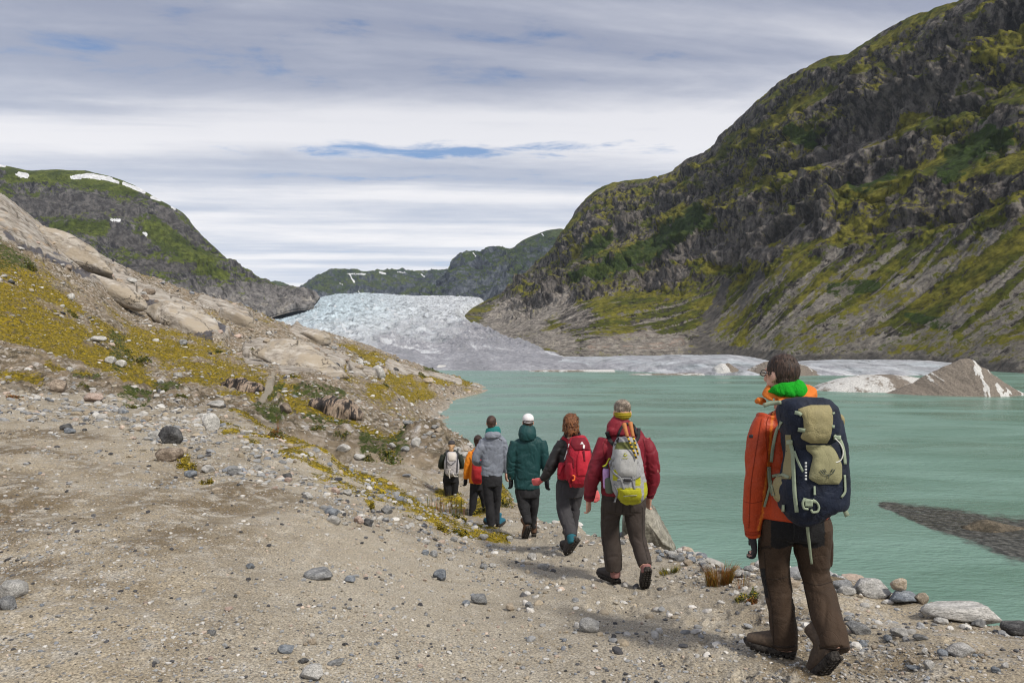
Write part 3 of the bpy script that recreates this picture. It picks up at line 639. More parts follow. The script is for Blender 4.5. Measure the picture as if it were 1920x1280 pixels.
Zg = np.where(gd[:, None] > 2000, zcrest[None]+over*.02-over**2*.00006, Zg)
GL = np.stack([(gx_-960)[None]/F*gd[:, None]+0*Zg, gd[:, None]+0*Zg, Zg], -1)
gpx_, gpy_ = proj(GL)
rough = .12+.88*ss(.04, .35, tt)+0*Zg
dd = np.clip(gd/700, .5, 1.05)[:, None]
flow = GL+np.stack([40*fbm(GL, 260, 3, seed=61), 60*fbm(GL, 300, 3, seed=62), 0*Zg], -1)
c1 = fbm(flow*np.array([1, .75, 0]), 34, 5, .6, True, seed=63); c2 = fbm(flow*np.array([1, .6, 0]), 105, 4, .55, True, seed=64); c3 = fbm(flow*np.array([1.2, .8, 0]), 13, 3, .6, True, seed=66)
GLh = rough*dd*((c1-.3)*7+(c2-.2)*6+(c3-.3)*3.4)+(1-rough)*fbm(GL, 30, 4, .5, seed=65)*1.6
GLh *= ss(316, 345, gd)[:, None]
GL[..., 2] += GLh+ss(345, 318, gd)[:, None]*(LAKE-.8-GL[..., 2])
st_ = fbm(np.stack([flow[..., 0]*1.0+.22*flow[..., 1], flow[..., 1]*.16, 0*Zg], -1), 40, 5, .6, seed=67)
dirt = np.clip(ss(.6, .1, tt)*.62+ss(600, 860, gpx_)*ss(.75, .35, tt)*.55+st_*.8+ss(840, 900, gpx_+30*st_)*ss(.95, .6, tt)*.35-.05, 0, 1)
bluei = np.clip(ss(.25, .7, tt)*ss(850, 600, gpx_)*.8+ss(.1, -.3, c1)*.5, 0, 1)
m_ice, nt = new_mat('glacier ice')
pos = nt.n('NewGeometry').outputs['Position']
a = nt.n('Attribute', attribute_name='zones'); d_, b_, r_ = nt.sep(a.outputs['Color'])[:3]
n1 = nt.noise(nt.mapv(pos, (1, .45, 1)), .10, 9, .7, .6); n2 = nt.noise(pos, .4, 7, .7)
ic = nt.mix(b_, (.43, .455, .485), (.35, .44, .49))
ic = nt.mix(1, ic, nt.ramp(n1, [(.38, .42), (.5, .98), (.62, 1.45)]), 'MULTIPLY')
n3 = nt.noise(nt.mapv(nt.mapv(pos, rot=(0, 0, R(-14))), (.030, .006, .03)), 1.0, 8, .72, 1.2)
dm = nt.mr(nt.math('ADD', d_, nt.math('MULTIPLY', nt.math('SUBTRACT', nt.math('ADD', nt.math('MULTIPLY', n1, .45), nt.math('MULTIPLY', n3, .55)), .5), 4.2)), .2, .95)
ic = nt.mix(nt.math('MULTIPLY', dm, .9), ic, nt.ramp(nt.math('ADD', nt.math('MULTIPLY', n2, .5), nt.math('MULTIPLY', n3, .5)), [(.38, (.085, .085, .095)), (.5, (.21, .21, .235)), (.6, (.37, .37, .40))]))
ic = nt.mix(nt.math('MULTIPLY', nt.mr(n3, .57, .64), .8), ic, (.56, .585, .61))
finish(nt, ic, .6, nt.bump(nt.math('ADD', n1, nt.math('MULTIPLY', n2, .4)), .8, 2.5), .3)
grid_mesh('glacier', GL, m_ice, {'zones': np.stack([dirt, bluei, 0*dirt, 0*dirt], -1)})

# --- low flat tongue of ice along the far shore
def sheet(name, top, front_, d0, d1, seed, dirt0, mat, amp=.7, nr=60, nc=420):
    """ice lying on the lake: front edge at the water, rising to a low crown"""
    x = np.linspace(top[0][0], top[-1][0], nc)
    tp = smooth_interp(x, [p[0] for p in top], [p[1] for p in top]); fp = smooth_interp(x, [p[0] for p in front_], [p[1] for p in front_])
    df = -LAKE*F/(fp-640)
    t = np.linspace(0, 1.35, nr)[:, None]
    w = np.minimum(t, 1)
    D = df[None]+t*(d1-d0)
    pj = fp+(tp-fp)*np.sin(w*math.pi/2)**.75
    Zs = -(pj-640)/F*D
    zt = Zs.max(0)
    Zs = np.where(t > 1, zt-(t-1)*(zt-LAKE+1)*3.2, Zs)
    P = np.stack([(x-960)/F*D, D, Zs], -1)
    nz = fbm(P, 22, 5, .55, seed=seed); n2 = fbm(P, 5, 4, .6, True, seed=seed+1)
    P[..., 2] += (nz*amp*1.3+(n2-.3)*amp*.5)*ss(0, .1, t)*ss(.0, .3, (P[..., 2]-LAKE)/2)
    P[..., 1] += fbm(P, 9, 4, .6, seed=seed+3)*3*ss(.25, .0, t)
    P[0, :, 2] = LAKE-.6
    st = fbm(np.stack([P[..., 0], P[..., 1]*2.6, P[..., 2]*3], -1), 30, 5, .6, seed=seed+2)
    d = np.clip(dirt0+st*.8, 0, 1)
    b = np.clip(.3*ss(.0, -.3, nz), 0, 1)
    return grid_mesh(name, P, mat, {'zones': np.stack([d, b, 0*d, 0*d], -1)})
sheet('ice_sheet', [(985, 684), (1020, 674), (1060, 669), (1130, 668), (1220, 667), (1300, 665), (1370, 666), (1420, 672), (1450, 679)],
      [(985, 690), (1040, 692), (1120, 693), (1200, 697), (1300, 702), (1380, 704), (1450, 704)], 318, 390, 71, .58, m_ice)
sheet('ice_sheet', [(1415, 686), (1470, 679), (1540, 676), (1600, 674), (1650, 674), (1720, 676), (1790, 682), (1850, 694)],
      [(1415, 704), (1560, 704), (1660, 704), (1780, 704), (1850, 704)], 280, 345, 74, .56, m_ice)
HAZE = 0.00004
# ================================================================ stones
def ico(sub):
    bm = bmesh.new(); bmesh.ops.create_icosphere(bm, subdivisions=sub, radius=1.0)
    bm.verts.ensure_lookup_table()
    V = np.array([v.co[:] for v in bm.verts]); Q = np.array([[v.index for v in f.verts] for f in bm.faces]); bm.free()
    return V, Q
ICO = {1: ico(1), 2: ico(2), 3: ico(3), 4: ico(4)}
def stone_shape(seed, sub=3, nplane=13, sharp=14, rough=.035):
    """a broken stone: a ball cut by random planes, corners worn round"""
    r = np.random.default_rng(seed); V, Q = ICO[sub]; D = V/np.linalg.norm(V, axis=1)[:, None]
    n = r.normal(size=(nplane, 3)); n /= np.linalg.norm(n, axis=1)[:, None]
    d = r.uniform(.55, 1.0, nplane)
    c = np.maximum(D@n.T, 0)/d
    rad = 1/np.maximum((c**sharp).sum(1), .3)**(1/sharp)
    P = D*np.minimum(rad, 1.35)[:, None]
    P = P*(1+rough*fbm(P, .5, 4, .6, seed=seed*1.37)[:, None]*3)
    return P, Q
def stone_material(name, c0, c1, vein=(.55, .54, .52), moss=0.0):
    m, nt = new_mat(name)
    tc = nt.n('TexCoord').outputs['Object']; oi = nt.n('ObjectInfo').outputs['Random']
    p = nt.n('VectorMath', {0: tc, 1: nt.n('CombineXYZ', {'X': nt.math('MULTIPLY', oi, 31.0), 'Y': nt.math('MULTIPLY', oi, 17.0), 'Z': 0.0}).outputs[0]}, operation='ADD').outputs[0]
    n1 = nt.noise(p, 1.5, 8, .68); n2 = nt.noise(p, 11, 4, .7); n3 = nt.noise(nt.mapv(p, (.5, 2.4, 3.2), (.4, .3, .9)), 2.0, 5, .6, .8)
    c = nt.mix(nt.mr(n1, .40, .60), c0, c1)
    c = nt.mix(nt.math('MULTIPLY', nt.mr(n3, .56, .66), .55), c, vein)
    c = nt.mix(nt.math('MULTIPLY', nt.mr(n3, .44, .36), .5), c, [x*.45 for x in c0])
    c = nt.mix(1, c, nt.ramp(n2, [(.34, .55), (.5, 1.0), (.66, 1.4)]), 'MULTIPLY')
    c = nt.mix(1, c, nt.ramp(oi, [(0, .8), (1, 1.15)]), 'MULTIPLY')
    nb = nt.bump(nt.math('ADD', n1, nt.math('MULTIPLY', n2, .35)), .6, .12)
    finish(nt, c, .88, nb, .3); return m
SM = {'pale': stone_material('pale granite', (.33, .325, .31), (.50, .49, .47), (.62, .61, .59)),
      'grey': stone_material('grey stone', (.17, .175, .18), (.30, .305, .31), (.46, .46, .45)),
      'blue': stone_material('bluish slate stone', (.15, .17, .20), (.27, .295, .325), (.44, .46, .48)),
      'dark': stone_material('dark stone', (.05, .05, .053), (.12, .12, .12), (.24, .24, .235)),
      'tan': stone_material('tan stone', (.30, .245, .18), (.44, .375, .295), (.54, .5, .44)),
      'pink': stone_material('pinkish stone', (.38, .28, .235), (.50, .40, .345), (.58, .52, .48)),
      'brown': stone_material('brown banded rock', (.16, .125, .095), (.32, .26, .205), (.42, .37, .31))}
SHAPES = [stone_shape(100+i, 4, 8+i % 5, 60+10*(i % 4), .035) for i in range(12)]
SMESH = {}
def stone_mesh(i, k):
    if (i, k) not in SMESH:
        V, Q = SHAPES[i]
        me = bpy.data.meshes.new('stone'); me.from_pydata(V.tolist(), [], Q.tolist())
        me.polygons.foreach_set('use_smooth', np.full(len(Q), True)); me.materials.append(SM[k]); me.update()
        SMESH[i, k] = me
    return SMESH[i, k]
sr = np.random.default_rng(5)
STONE_AT = []
def stone(px, py, w, h, k, label=None, group=None, name='stone', sink=.28, cat='stone', dmin=0, yaw=None, shape=None, deep=.85):
    """a stone whose foot meets the ground where photo pixel (px, py+h/2) looks; w, h its apparent size in pixels"""
    g = ground_at(px, py+h*.42, dmin)
    s = g[1]/F; rx = w*s/2*1.02; rz = h*s/2*1.12; ry = (rx*.6+rz*.4)*deep*1.1
    o = bpy.data.objects.new(name, stone_mesh(int(sr.integers(12)) if shape is None else shape, k)); COL.objects.link(o)
    o.scale = (rx, ry, rz)
    o.rotation_euler = (sr.uniform(-.12, .12), sr.uniform(-.15, .15), sr.uniform(-.35, .35) if yaw is None else yaw)
    o.location = (g[0], g[1]+ry*.5, g[2]+rz*(1-2*sink*.8))
    tag(o, label, cat, group); STONE_AT.append((g[0], g[1], rx)); return o
big = [
 (316, 815, 46, 40, 'dark', 'dark grey rounded boulder, largest on the crest of the left gravel mound', 'boulder'),
 (172, 746, 34, 22, 'pink', 'pale pinkish boulder at the top edge of the gravel mound, on the left', 'boulder'),
 (105, 725, 32, 24, 'brown', 'round brown boulder among moss at far left', 'boulder'),
 (390, 792, 34, 36, 'pale', 'tall pale grey boulder right of the dark rounded boulder', 'boulder'),
 (405, 758, 38, 15, 'pale', 'long low whitish slab stone above the tall pale boulder', 'stone'),
 (312, 852, 50, 32, 'brown', 'low brown boulder with yellow tuft beside it', 'boulder'),
 (288, 815, 26, 20, 'pale', 'white stone leaning at left foot of dark rounded boulder', 'stone'),
 (122, 800, 22, 16, 'dark', 'dark flat stone alone on upper left gravel', 'stone'),
 (128, 808, 22, 12, 'blue', 'flat bluish slate in front of dark flat stone', 'stone'),
 (18, 1108, 46, 42, 'pale', 'white angular rock at the left edge of the gravel', 'boulder'),
 (8, 1132, 40, 26, 'grey', 'grey rock wedged below the white angular rock at left edge', 'boulder'),
 (597, 1078, 56, 22, 'grey', 'long smooth grey stone sunk flat in sandy gravel', 'stone'),
 (655, 1086, 20, 15, 'blue', 'small pale blue stone right of the long smooth grey one', 'stone'),
 (826, 1080, 30, 22, 'blue', 'bluish boulder alone mid gravel slope below the walkers', 'stone'),
 (900, 1123, 34, 22, 'grey', 'grey speckled stone on the trail with a smaller one at left', 'stone'),
 (873, 1131, 16, 10, 'blue', 'little slate chip at left of grey speckled stone', 'stone'),
 (957, 1138, 17, 18, 'tan', 'upright tan stone in middle of the trail', 'stone'),
 (993, 1135, 17, 14, 'grey', 'small grey stone just right of upright tan stone', 'stone'),
 (1110, 1173, 46, 28, 'pale', 'white angular stone on the trail between the two nearest walkers', 'stone'),
 (1020, 1063, 24, 13, 'pale', 'flat white stone on the path behind red backpack walker', 'stone'),
 (586, 1265, 46, 30, 'pale', 'pale wedge shaped stone at the bottom of the gravel', 'stone'),
 (537, 1219, 34, 16, 'blue', 'striped bluish flat stone up left of pale wedge stone', 'stone'),
 (630, 1246, 34, 12, 'grey', 'flat grey stone up right of the pale wedge stone', 'stone'),
 (568, 1240, 22, 10, 'dark', 'dark thin stone between two flat ones near the bottom', 'stone'),
 (396, 1187, 16, 13, 'grey', 'lone small grey stone on the lower left sand', 'stone'),
 (427, 1143, 15, 11, 'pink', 'small pinkish stone on lower left sand', 'stone'),
 (292, 1242, 12, 11, 'pale', 'small bright white stone near the bottom left', 'stone'),
 (583, 1203, 18, 12, 'tan', 'tan pebble above the striped flat stone', 'stone'),
 (468, 1063, 18, 12, 'blue', 'dark blue stone alone on the brown sand', 'stone'),
 (622, 960, 30, 17, 'blue', 'pale blue upper stone of a close pair on the gravel', 'stone'),
 (625, 976, 27, 18, 'pale', 'white lower stone of a close pair on the gravel', 'stone'),
 (355, 888, 24, 18, 'blue', 'bluish flat stone beside a yellow tuft', 'stone'),
 (388, 882, 26, 18, 'pale', 'white stone right of the yellow tuft', 'stone'),
 (436, 882, 26, 18, 'grey', 'grey cobble in stones below the tall pale boulder', 'stone'),
 (405, 920, 22, 13, 'tan', 'tan flat stone at the head of a sandy slide', 'stone'),
 (483, 878, 20, 14, 'pale', 'pale cobble above the mossy ridge', 'stone'),
 (540, 900, 16, 10, 'pink', 'small pink cobble by moss on the ridge', 'stone'),
 (576, 930, 22, 14, 'pale', 'pale cobble left of a pink one by moss', 'stone'),
 (628, 919, 19, 14, 'pink', 'orange pink stone under the yellow moss band', 'stone'),
 (652, 924, 20, 13, 'pale', 'pale stone right of orange pink stone', 'stone'),
 (725, 955, 24, 20, 'grey', 'grey leaning stone on the mossy ridge', 'stone'),
 (907, 1006, 17, 13, 'pale', 'white stone by the heels of grey jacket walker', 'stone'),
 (955, 1010, 14, 11, 'pale', 'white stone beside yellow moss near path', 'stone'),
 (997, 1042, 18, 14, 'pale', 'whitish block on the path left of flat white stone', 'stone'),
]
for px, py, w, h, k, lb, cat in big: stone(px, py, w, h, k, lb, None, 'boulder' if cat == 'boulder' else 'stone', cat=cat)
hill = [(645, 842, 28, 15, 'pale', 'pale rounded boulder on the hollow left of the walkers'), (673, 858, 22, 14, 'pale', 'second pale boulder just below another in the hollow'),
        (780, 829, 20, 20, 'pale', 'white block beside the gravel heap near the shore'), (709, 697, 28, 26, 'pale', 'large white boulder high on the far spit'),
        (205, 675, 20, 16, 'pale', 'pale boulder above the mossy gully on left hillside'), (225, 683, 20, 15, 'pale', 'white boulder lower in the mossy gully rubble'), (182, 640, 30, 14, 'pale', 'broad pale boulder under the wet slab'),
        (130, 555, 14, 14, 'pale', 'pale block high on left hillside moss'), (332, 702, 16, 14, 'pale', 'white boulder in the middle of yellow moss slope'), (342, 642, 14, 14, 'grey', 'grey block under the end of wet slab'),
        (130, 695, 12, 10, 'pale', 'small white boulder left of the mossy gully'), (535, 764, 26, 18, 'brown', 'brown rock beside the narrow footpath'), (500, 640, 16, 10, 'tan', 'tan block near skyline of left hillside'),
        (300, 715, 14, 10, 'pale', 'small pale boulder left on the yellow moss slope'), (735, 838, 16, 10, 'pale', 'pale boulder at the edge of green hollow'), (760, 842, 18, 12, 'grey', 'grey boulder between green hollow and gravel heap')]
for px, py, w, h, k, lb in hill: stone(px, py, w, h, k, lb, None, 'boulder', cat='boulder', dmin=20)
# the bank on the lake side, right
bank = [(1582, 1098, 40, 24, 'grey', 'mottled grey boulder on the bank beyond orange jacket'), (1590, 1108, 34, 18, 'pale', 'pale low stone before the mottled grey boulder'), (1640, 1107, 70, 34, 'pale', 'big smooth whitish boulder on the lake bank'),
        (1699, 1122, 66, 24, 'blue', 'slanting grey slab carrying a tan knob on the bank'), (1733, 1122, 28, 26, 'tan', 'greenish tan block leaning on slanting grey slab'), (1908, 1178, 46, 32, 'dark', 'dark rock at right edge of the bank'),
        (1765, 1140, 36, 24, 'pale', 'pale mottled end block of the long white rock'), (1770, 1164, 30, 12, 'pale', 'low pale stone with moss below long white rock'),
        (1691, 1190, 34, 17, 'pale', 'white oval stone on gravel right of the orange jacket man'), (1612, 1181, 46, 22, 'grey', 'grey block in rubble beside the brown trousers'), (1809, 1222, 54, 28, 'pale', 'whitish wedge stone near the right edge'),
        (1772, 1224, 22, 14, 'blue', 'bluish stone left of the whitish wedge'), (1729, 1197, 30, 10, 'grey', 'flat grey stone under the white oval'), (1714, 1253, 26, 9, 'blue', 'flat blue slate low on the right gravel'),
        (1487, 1094, 30, 16, 'tan', 'tan stone between the brown trouser legs'), (1495, 1080, 34, 18, 'grey', 'dark lichen rock behind brown trouser legs'), (1625, 1135, 20, 10, 'pale', 'pale stone at foot of smooth whitish boulder'),
        (1840, 1170, 30, 16, 'grey', 'grey stone before the long white rock')]
for px, py, w, h, k, lb in bank: stone(px, py, w, h, k, lb, None, 'boulder', cat='boulder')
o = stone(1818, 1149, 150, 46, 'pale', 'long white rock lying along the edge of the lake bank', None, 'boulder', cat='boulder', deep=.4, shape=3, yaw=-.1)
g = ground_at(1700, 1130); s_ = g[1]/F
o = bpy.data.objects.new('stone', stone_mesh(7, 'tan')); COL.objects.link(o); o.scale = (17*s_, 15*s_, 13*s_)
o.location = ((1694-960)*s_, g[1]+.05, -(1100-640)*s_); tag(o, 'knobbly tan stone balanced on top of a slanting grey slab', 'stone')
# the leaning slab of rock behind the burgundy walker
Vb, Qb = stone_shape(333, 4, 12, 22, .02)
m_slab = stone_material('streaked grey green rock', (.13, .125, .095), (.30, .285, .24), (.42, .41, .37))
# profile of the slab seen from the trail: steep left face, long slope to the right
prof = np.array([(-.62, -.40), (-.60, .30), (-.30, .44), (-.12, .38), (.10, .18), (.34, -.10), (.58, -.40)])
def prism_rock(name, prof, depth, mat, label, loc, seed, n=46):
    ring = []; L = np.r_[prof, prof[:1]]; seg = np.hypot(*np.diff(L, axis=0).T); cum = np.r_[0, np.cumsum(seg)]
    ts = np.linspace(0, cum[-1], n, endpoint=False)
    ring = np.stack([np.interp(ts, cum, L[:, 0]), np.interp(ts, cum, L[:, 1])], -1)
    ys = np.linspace(-1, 1, 18); P = []
    for y in ys:
        k = (1-abs(y)**3.2)**.5*.94+.02; P.append(np.stack([ring[:, 0]*k+y*.10, np.full(n, y*depth), ring[:, 1]*k-.06*y], -1))
    P = np.array(P); P = P+.035*fbm(P, .35, 5, .6, seed=seed)[..., None]*np.array([1, 1, 1])+.03*fbm(P*np.array([1, .5, 1]), .12, 3, .6, True, seed=seed+2)[..., None]
    idx = np.arange(len(ys)*n).reshape(len(ys), n)
    Q = np.stack([idx[:-1], np.roll(idx[:-1], -1, 1), np.roll(idx[1:], -1, 1), idx[1:]], -1).reshape(-1, 4)
    o = raw_mesh(name, P.reshape(-1, 3), Q[:, ::-1], mat, smooth=True); o.location = loc
    return tag(o, label, 'rock')
prism_rock('rock_slab', prof*np.array([.62, 1.0]), .42, m_slab, 'tall leaning grey slab of rock at the lake edge behind burgundy jacket', (1.83, 9.1, -2.42), 77)
# dark banded outcrops in the moss by the footpath
m_band, nt = new_mat('dark banded bedrock'); p = nt.n('TexCoord').outputs['Object']
sn = nt.noise(nt.mapv(p, (1.5, .5, .16), (0, R(-14), 0)), 1.6, 6, .62, .5); fn = nt.noise(p, 3.5, 6, .7)
finish(nt, nt.mix(1, nt.ramp(sn, [(.40, (.020, .018, .018)), (.49, (.045, .038, .035)), (.53, (.25, .185, .14)), (.60, (.34, .27, .21)), (.64, (.06, .05, .045))]), nt.ramp(fn, [(.36, .6), (.64, 1.3)]), 'MULTIPLY'), .85, nt.bump(nt.math('ADD', sn, fn), .7, .25), .3)
def outcrop(px, py, w, h, label, seed):
    g = ground_at(px, py+h*.45, 22); s = g[1]/F
    V, Q = stone_shape(seed, 4, 14, 18, .03)
    V = V*(1+.10*np.sin(V[:, :1]*9+V[:, 2:]*3))
    o = raw_mesh('rock_outcrop', V*np.array([w*s*.56, h*s*1.0, h*s*.72]), Q, m_band); o.location = (g[0], g[1]+h*s*.4, g[2]+h*s*.14); o.rotation_euler = (.3, math.atan2(.22, 1), 0)
    tag(o, label, 'rock outcrop')
outcrop(616, 762, 100, 36, 'dark striped bedrock outcrop in moss right of the footpath', 501)
outcrop(452, 724, 78, 22, 'dark brown bedrock outcrop in moss left of the footpath', 502)
# smooth ice-worn bedrock domes on the left hillside
m_dome, nt = new_mat('ice worn bedrock'); p = nt.n('TexCoord').outputs['Object']
a_ = nt.noise(nt.mapv(nt.mapv(p, rot=(0, 0, R(-38))), (.12, .9, 1.2)), 1.2, 9, .66); b_n = nt.noise(p, .35, 6, .65)
wp_ = nt.n('VectorMath', {0: p, 1: nt.n('VectorMath', {0: nt.noise(p, .35, 5, .7, col=True), 1: (3.0, 3.0, 3.0)}, operation='MULTIPLY').outputs[0]}, operation='ADD').outputs[0]
ck_ = nt.vor(nt.mapv(wp_, (.10, .30, .45), (0, 0, R(-30))), 1.0, 'DISTANCE_TO_EDGE'); ckm = nt.math('MULTIPLY', nt.mr(ck_, .022, .004), nt.mr(nt.noise(p, .28, 4, .6), .42, .56))
cdm = nt.mix(nt.mr(b_n, .42, .6), nt.ramp(a_, [(.34, (.17, .148, .125)), (.46, (.33, .295, .255)), (.56, (.43, .395, .35)), (.66, (.53, .50, .465))]), (.35, .30, .235))
finish(nt, nt.mix(nt.math('MULTIPLY', ckm, .8), cdm, (.06, .052, .042)), .85, nt.bump(nt.math('SUBTRACT', nt.math('ADD', a_, b_n), ckm), .7, .5), .3)
def dome(px, py, w, h, tilt, label, seed, dmin=24, deep=.55):
    g = ground_at(px, py+h*.3, dmin); s = g[1]/F; V, Q = stone_shape(seed, 4, 10, 16, .05)
    V = V*np.array([w*s*.55, w*s*deep*.5, h*s*.62]); V[:, 2] += .25*fbm(V, 6, 3, .5, seed=seed)*h*s*.2
    o = raw_mesh('bedrock_dome', V, Q, m_dome); o.location = (g[0], g[1]+w*s*deep*.22, g[2]+h*s*.12); o.rotation_euler = (.12, math.radians(tilt), 0); tag(o, label, 'bedrock')
dome(560, 668, 180, 62, 9, 'broad pale bedrock slab crossed by cracks at the top of the footpath', 811)
dome(345, 602, 170, 50, 27, 'long sloping pale bedrock slab with dark streaks above the moss', 812, deep=.4)
dome(440, 592, 66, 46, 24, 'tan rounded bedrock knob on the skyline of the left hillside', 813)
dome(130, 470, 190, 46, 27, 'long tan bedrock rib high up at the far left', 814, deep=.35)
dome(590, 632, 60, 26, 14, 'small tan bedrock knob just above the broad cracked slab', 815)
dome(210, 545, 120, 34, 29, 'narrow streaked bedrock slab between the tan rib and the longer slab', 816, deep=.35)
# more loose stones, one object each
def zone_label(px, py, k, w):
    size = 'pebble' if w < 9 else ('small stone' if w < 14 else 'stone')
    col = {'pale': 'whitish', 'grey': 'grey', 'blue': 'bluish', 'dark': 'dark', 'tan': 'tan', 'pink': 'pinkish', 'brown': 'brown'}[k]
    return col, size
cnt = {}
def loose(n, chain, wr, place, group, kinds=('pale', 'pale', 'grey', 'grey', 'blue', 'tan', 'pink', 'dark'), dmin=0, block=False):
    for _ in range(n):
        i = int(sr.integers(len(chain)-1)); t = sr.uniform(); (x0, y0, r0), (x1, y1, r1) = chain[i], chain[i+1]
        a, rr_ = sr.uniform(0, 2*math.pi), math.sqrt(sr.uniform())*(r0+(r1-r0)*t)
        px, py = x0+(x1-x0)*t+math.cos(a)*rr_, y0+(y1-y0)*t+math.sin(a)*rr_*.6
        w = wr[0]*(wr[1]/wr[0])**(sr.uniform()**1.8); k = kinds[int(sr.integers(len(kinds)))]
        col, size = zone_label(px, py, k, w)
        stone(px, py, w, w*sr.uniform(.5, .8), k, f'{col} {"block" if block else size} {place}', group, dmin=dmin, name='boulder' if block else 'stone', cat='boulder' if block else 'stone', sink=.4 if block else .28)
loose(62, [(1215, 1040, 16), (1290, 1045, 22), (1350, 1060, 22), (1420, 1075, 22)], (8, 24), 'in the pale rubble at the bank edge right of the burgundy walker', 'stones in the bank rubble', ('pale', 'pale', 'pale', 'grey', 'tan', 'blue'))
loose(40, [(1560, 1150, 26), (1640, 1195, 34), (1760, 1235, 40), (1890, 1250, 40)], (8, 26), 'on the gravel right of the orange jacket man', 'stones on the right gravel', ('pale', 'pale', 'grey', 'blue', 'tan'))
loose(20, [(1450, 1070, 14), (1540, 1095, 14), (1680, 1135, 16), (1880, 1190, 16)], (8, 22), 'along the bank edge behind the orange jacket man', 'stones along the bank edge', ('pale', 'pale', 'grey', 'tan'))
loose(52, [(270, 810, 40), (400, 870, 50), (560, 930, 50), (760, 990, 40), (900, 1060, 40)], (7, 22), 'among the cobbles along the mossy ridge', 'cobbles along the mossy ridge')
loose(26, [(60, 780, 40), (220, 790, 40), (360, 830, 30)], (7, 20), 'on the upper left gravel mound', 'stones on the gravel mound')
loose(40, [(60, 1150, 160), (400, 1180, 140), (800, 1200, 120), (1180, 1200, 80)], (6, 13), 'lying on the sandy foreground gravel', 'stones on the foreground gravel')
loose(24, [(1000, 985, 14), (1100, 990, 16), (1170, 1020, 14)], (6, 16), 'on the bank edge beside the middle walkers', 'stones by the middle walkers', ('pale', 'grey', 'tan', 'pale'))

loose(26, [(60, 450, 40), (200, 520, 36), (330, 585, 30), (440, 620, 24)], (9, 26), 'among the broken bedrock high on the left hillside', 'blocks on the upper left hillside', ('tan', 'tan', 'pale', 'brown', 'pink'), 30, True)
loose(26, [(440, 630, 26), (560, 650, 30), (700, 690, 24), (820, 725, 18)], (7, 22), 'among the ledges above the lake on the left hillside', 'blocks on the ledges above the lake', ('tan', 'pale', 'brown', 'brown', 'dark'), 30, True)
loose(16, [(760, 800, 26), (830, 820, 30), (880, 850, 18)], (8, 22), 'on the rubble heap by the shore behind the farthest walker', 'blocks on the shore heap', ('pale', 'grey', 'tan'), 18, True)
# gravel too fine to count: one object
def scatter_stones(name, n, samp, sub, shapes, mat, kinds):
    V0 = [stone_shape(900+i, sub, 8, 24, .0) for i in range(shapes)]
    pos, rad, colr = samp(n)
    n = len(pos); VV = []; QQ = []; CC = []; off = 0
    r = np.random.default_rng(77)
    for i in range(shapes):
        k = np.arange(i, n, shapes); V, Q = V0[i]; m = len(k)
        a = r.uniform(0, 2*math.pi, m); c, s = np.cos(a), np.sin(a)
        sc = rad[k, None]*np.stack([r.uniform(.8, 1.3, m), r.uniform(.7, 1.1, m), r.uniform(.45, .85, m)], -1)
        P = V[None]*sc[:, None]
        P = np.stack([P[..., 0]*c[:, None]-P[..., 1]*s[:, None], P[..., 0]*s[:, None]+P[..., 1]*c[:, None], P[..., 2]+P[..., 0]*r.uniform(-.3, .3, m)[:, None]], -1)+pos[k][:, None]
        VV.append(P.reshape(-1, 3)); QQ.append((Q[None]+(np.arange(m)*len(V))[:, None, None]+off).reshape(-1, 3)); off += m*len(V)
        CC.append(np.repeat(np.concatenate([colr[k], np.ones((m, 1))], 1), len(V), 0))
    return raw_mesh(name, np.concatenate(VV), np.concatenate(QQ), mat, {'stone_colour': np.concatenate(CC)}, 'stuff', False)
PAL = np.array([(.46, .45, .43), (.38, .37, .35), (.24, .245, .25), (.20, .215, .24), (.09, .09, .095), (.33, .28, .21), (.42, .34, .28), (.055, .055, .06), (.30, .27, .22), (.52, .50, .47)])
m_grav, nt = new_mat('loose gravel')
a = nt.n('Attribute', attribute_name='stone_colour').outputs['Color']; pos_ = nt.n('NewGeometry').outputs['Position']
gn = nt.noise(pos_, 45, 4, .7); gn2 = nt.noise(pos_, 6, 4, .7)
finish(nt, nt.mix(1, a, nt.ramp(nt.math('ADD', nt.math('MULTIPLY', gn, .5), nt.math('MULTIPLY', gn2, .5)), [(.36, .6), (.5, 1.0), (.64, 1.35)]), 'MULTIPLY'), .9, nt.bump(gn, .3, .01), .25)
def samp_near(n):
    r = np.random.default_rng(21)
    px = r.uniform(-200, 2150, n*3); d = 1/(1/24+(1/2.3-1/24)*r.uniform(0, 1, n*3))
    x = (px-960)/F*d; z = ground_z(x, d)
    dens = .18+.82*ss(-.12, .3, fbm(np.stack([x, d, 0*x], -1), 1.6, 4, .6, seed=91))
    tr_ = sample(att2[..., 0], x, d); mo_ = sample(att1[..., 0], x, d)
    edge = ss(.0, -.5, z+2.9)*0
    keep = (r.uniform(size=n*3) < dens*(1-.25*tr_)*(1-.75*ss(.2, .6, mo_))) & (z > -6)
    x, d, z = x[keep][:n], d[keep][:n], z[keep][:n]
    size = .8*(6.0/.8)**(r.uniform(size=len(x))**4.5)           # apparent radius, photo pixels
    rad = np.clip(size*d/F, .0025, .07)
    far_ = np.zeros((len(x),))
    c = PAL[r.choice(len(PAL), len(x), p=[.10, .19, .14, .06, .08, .18, .05, .06, .13, .01])]*r.uniform(.75, 1.15, (len(x), 1))
    return np.stack([x, d, z+rad*.18], -1), rad, c
scatter_stones('gravel', 75000, samp_near, 1, 8, m_grav, None)
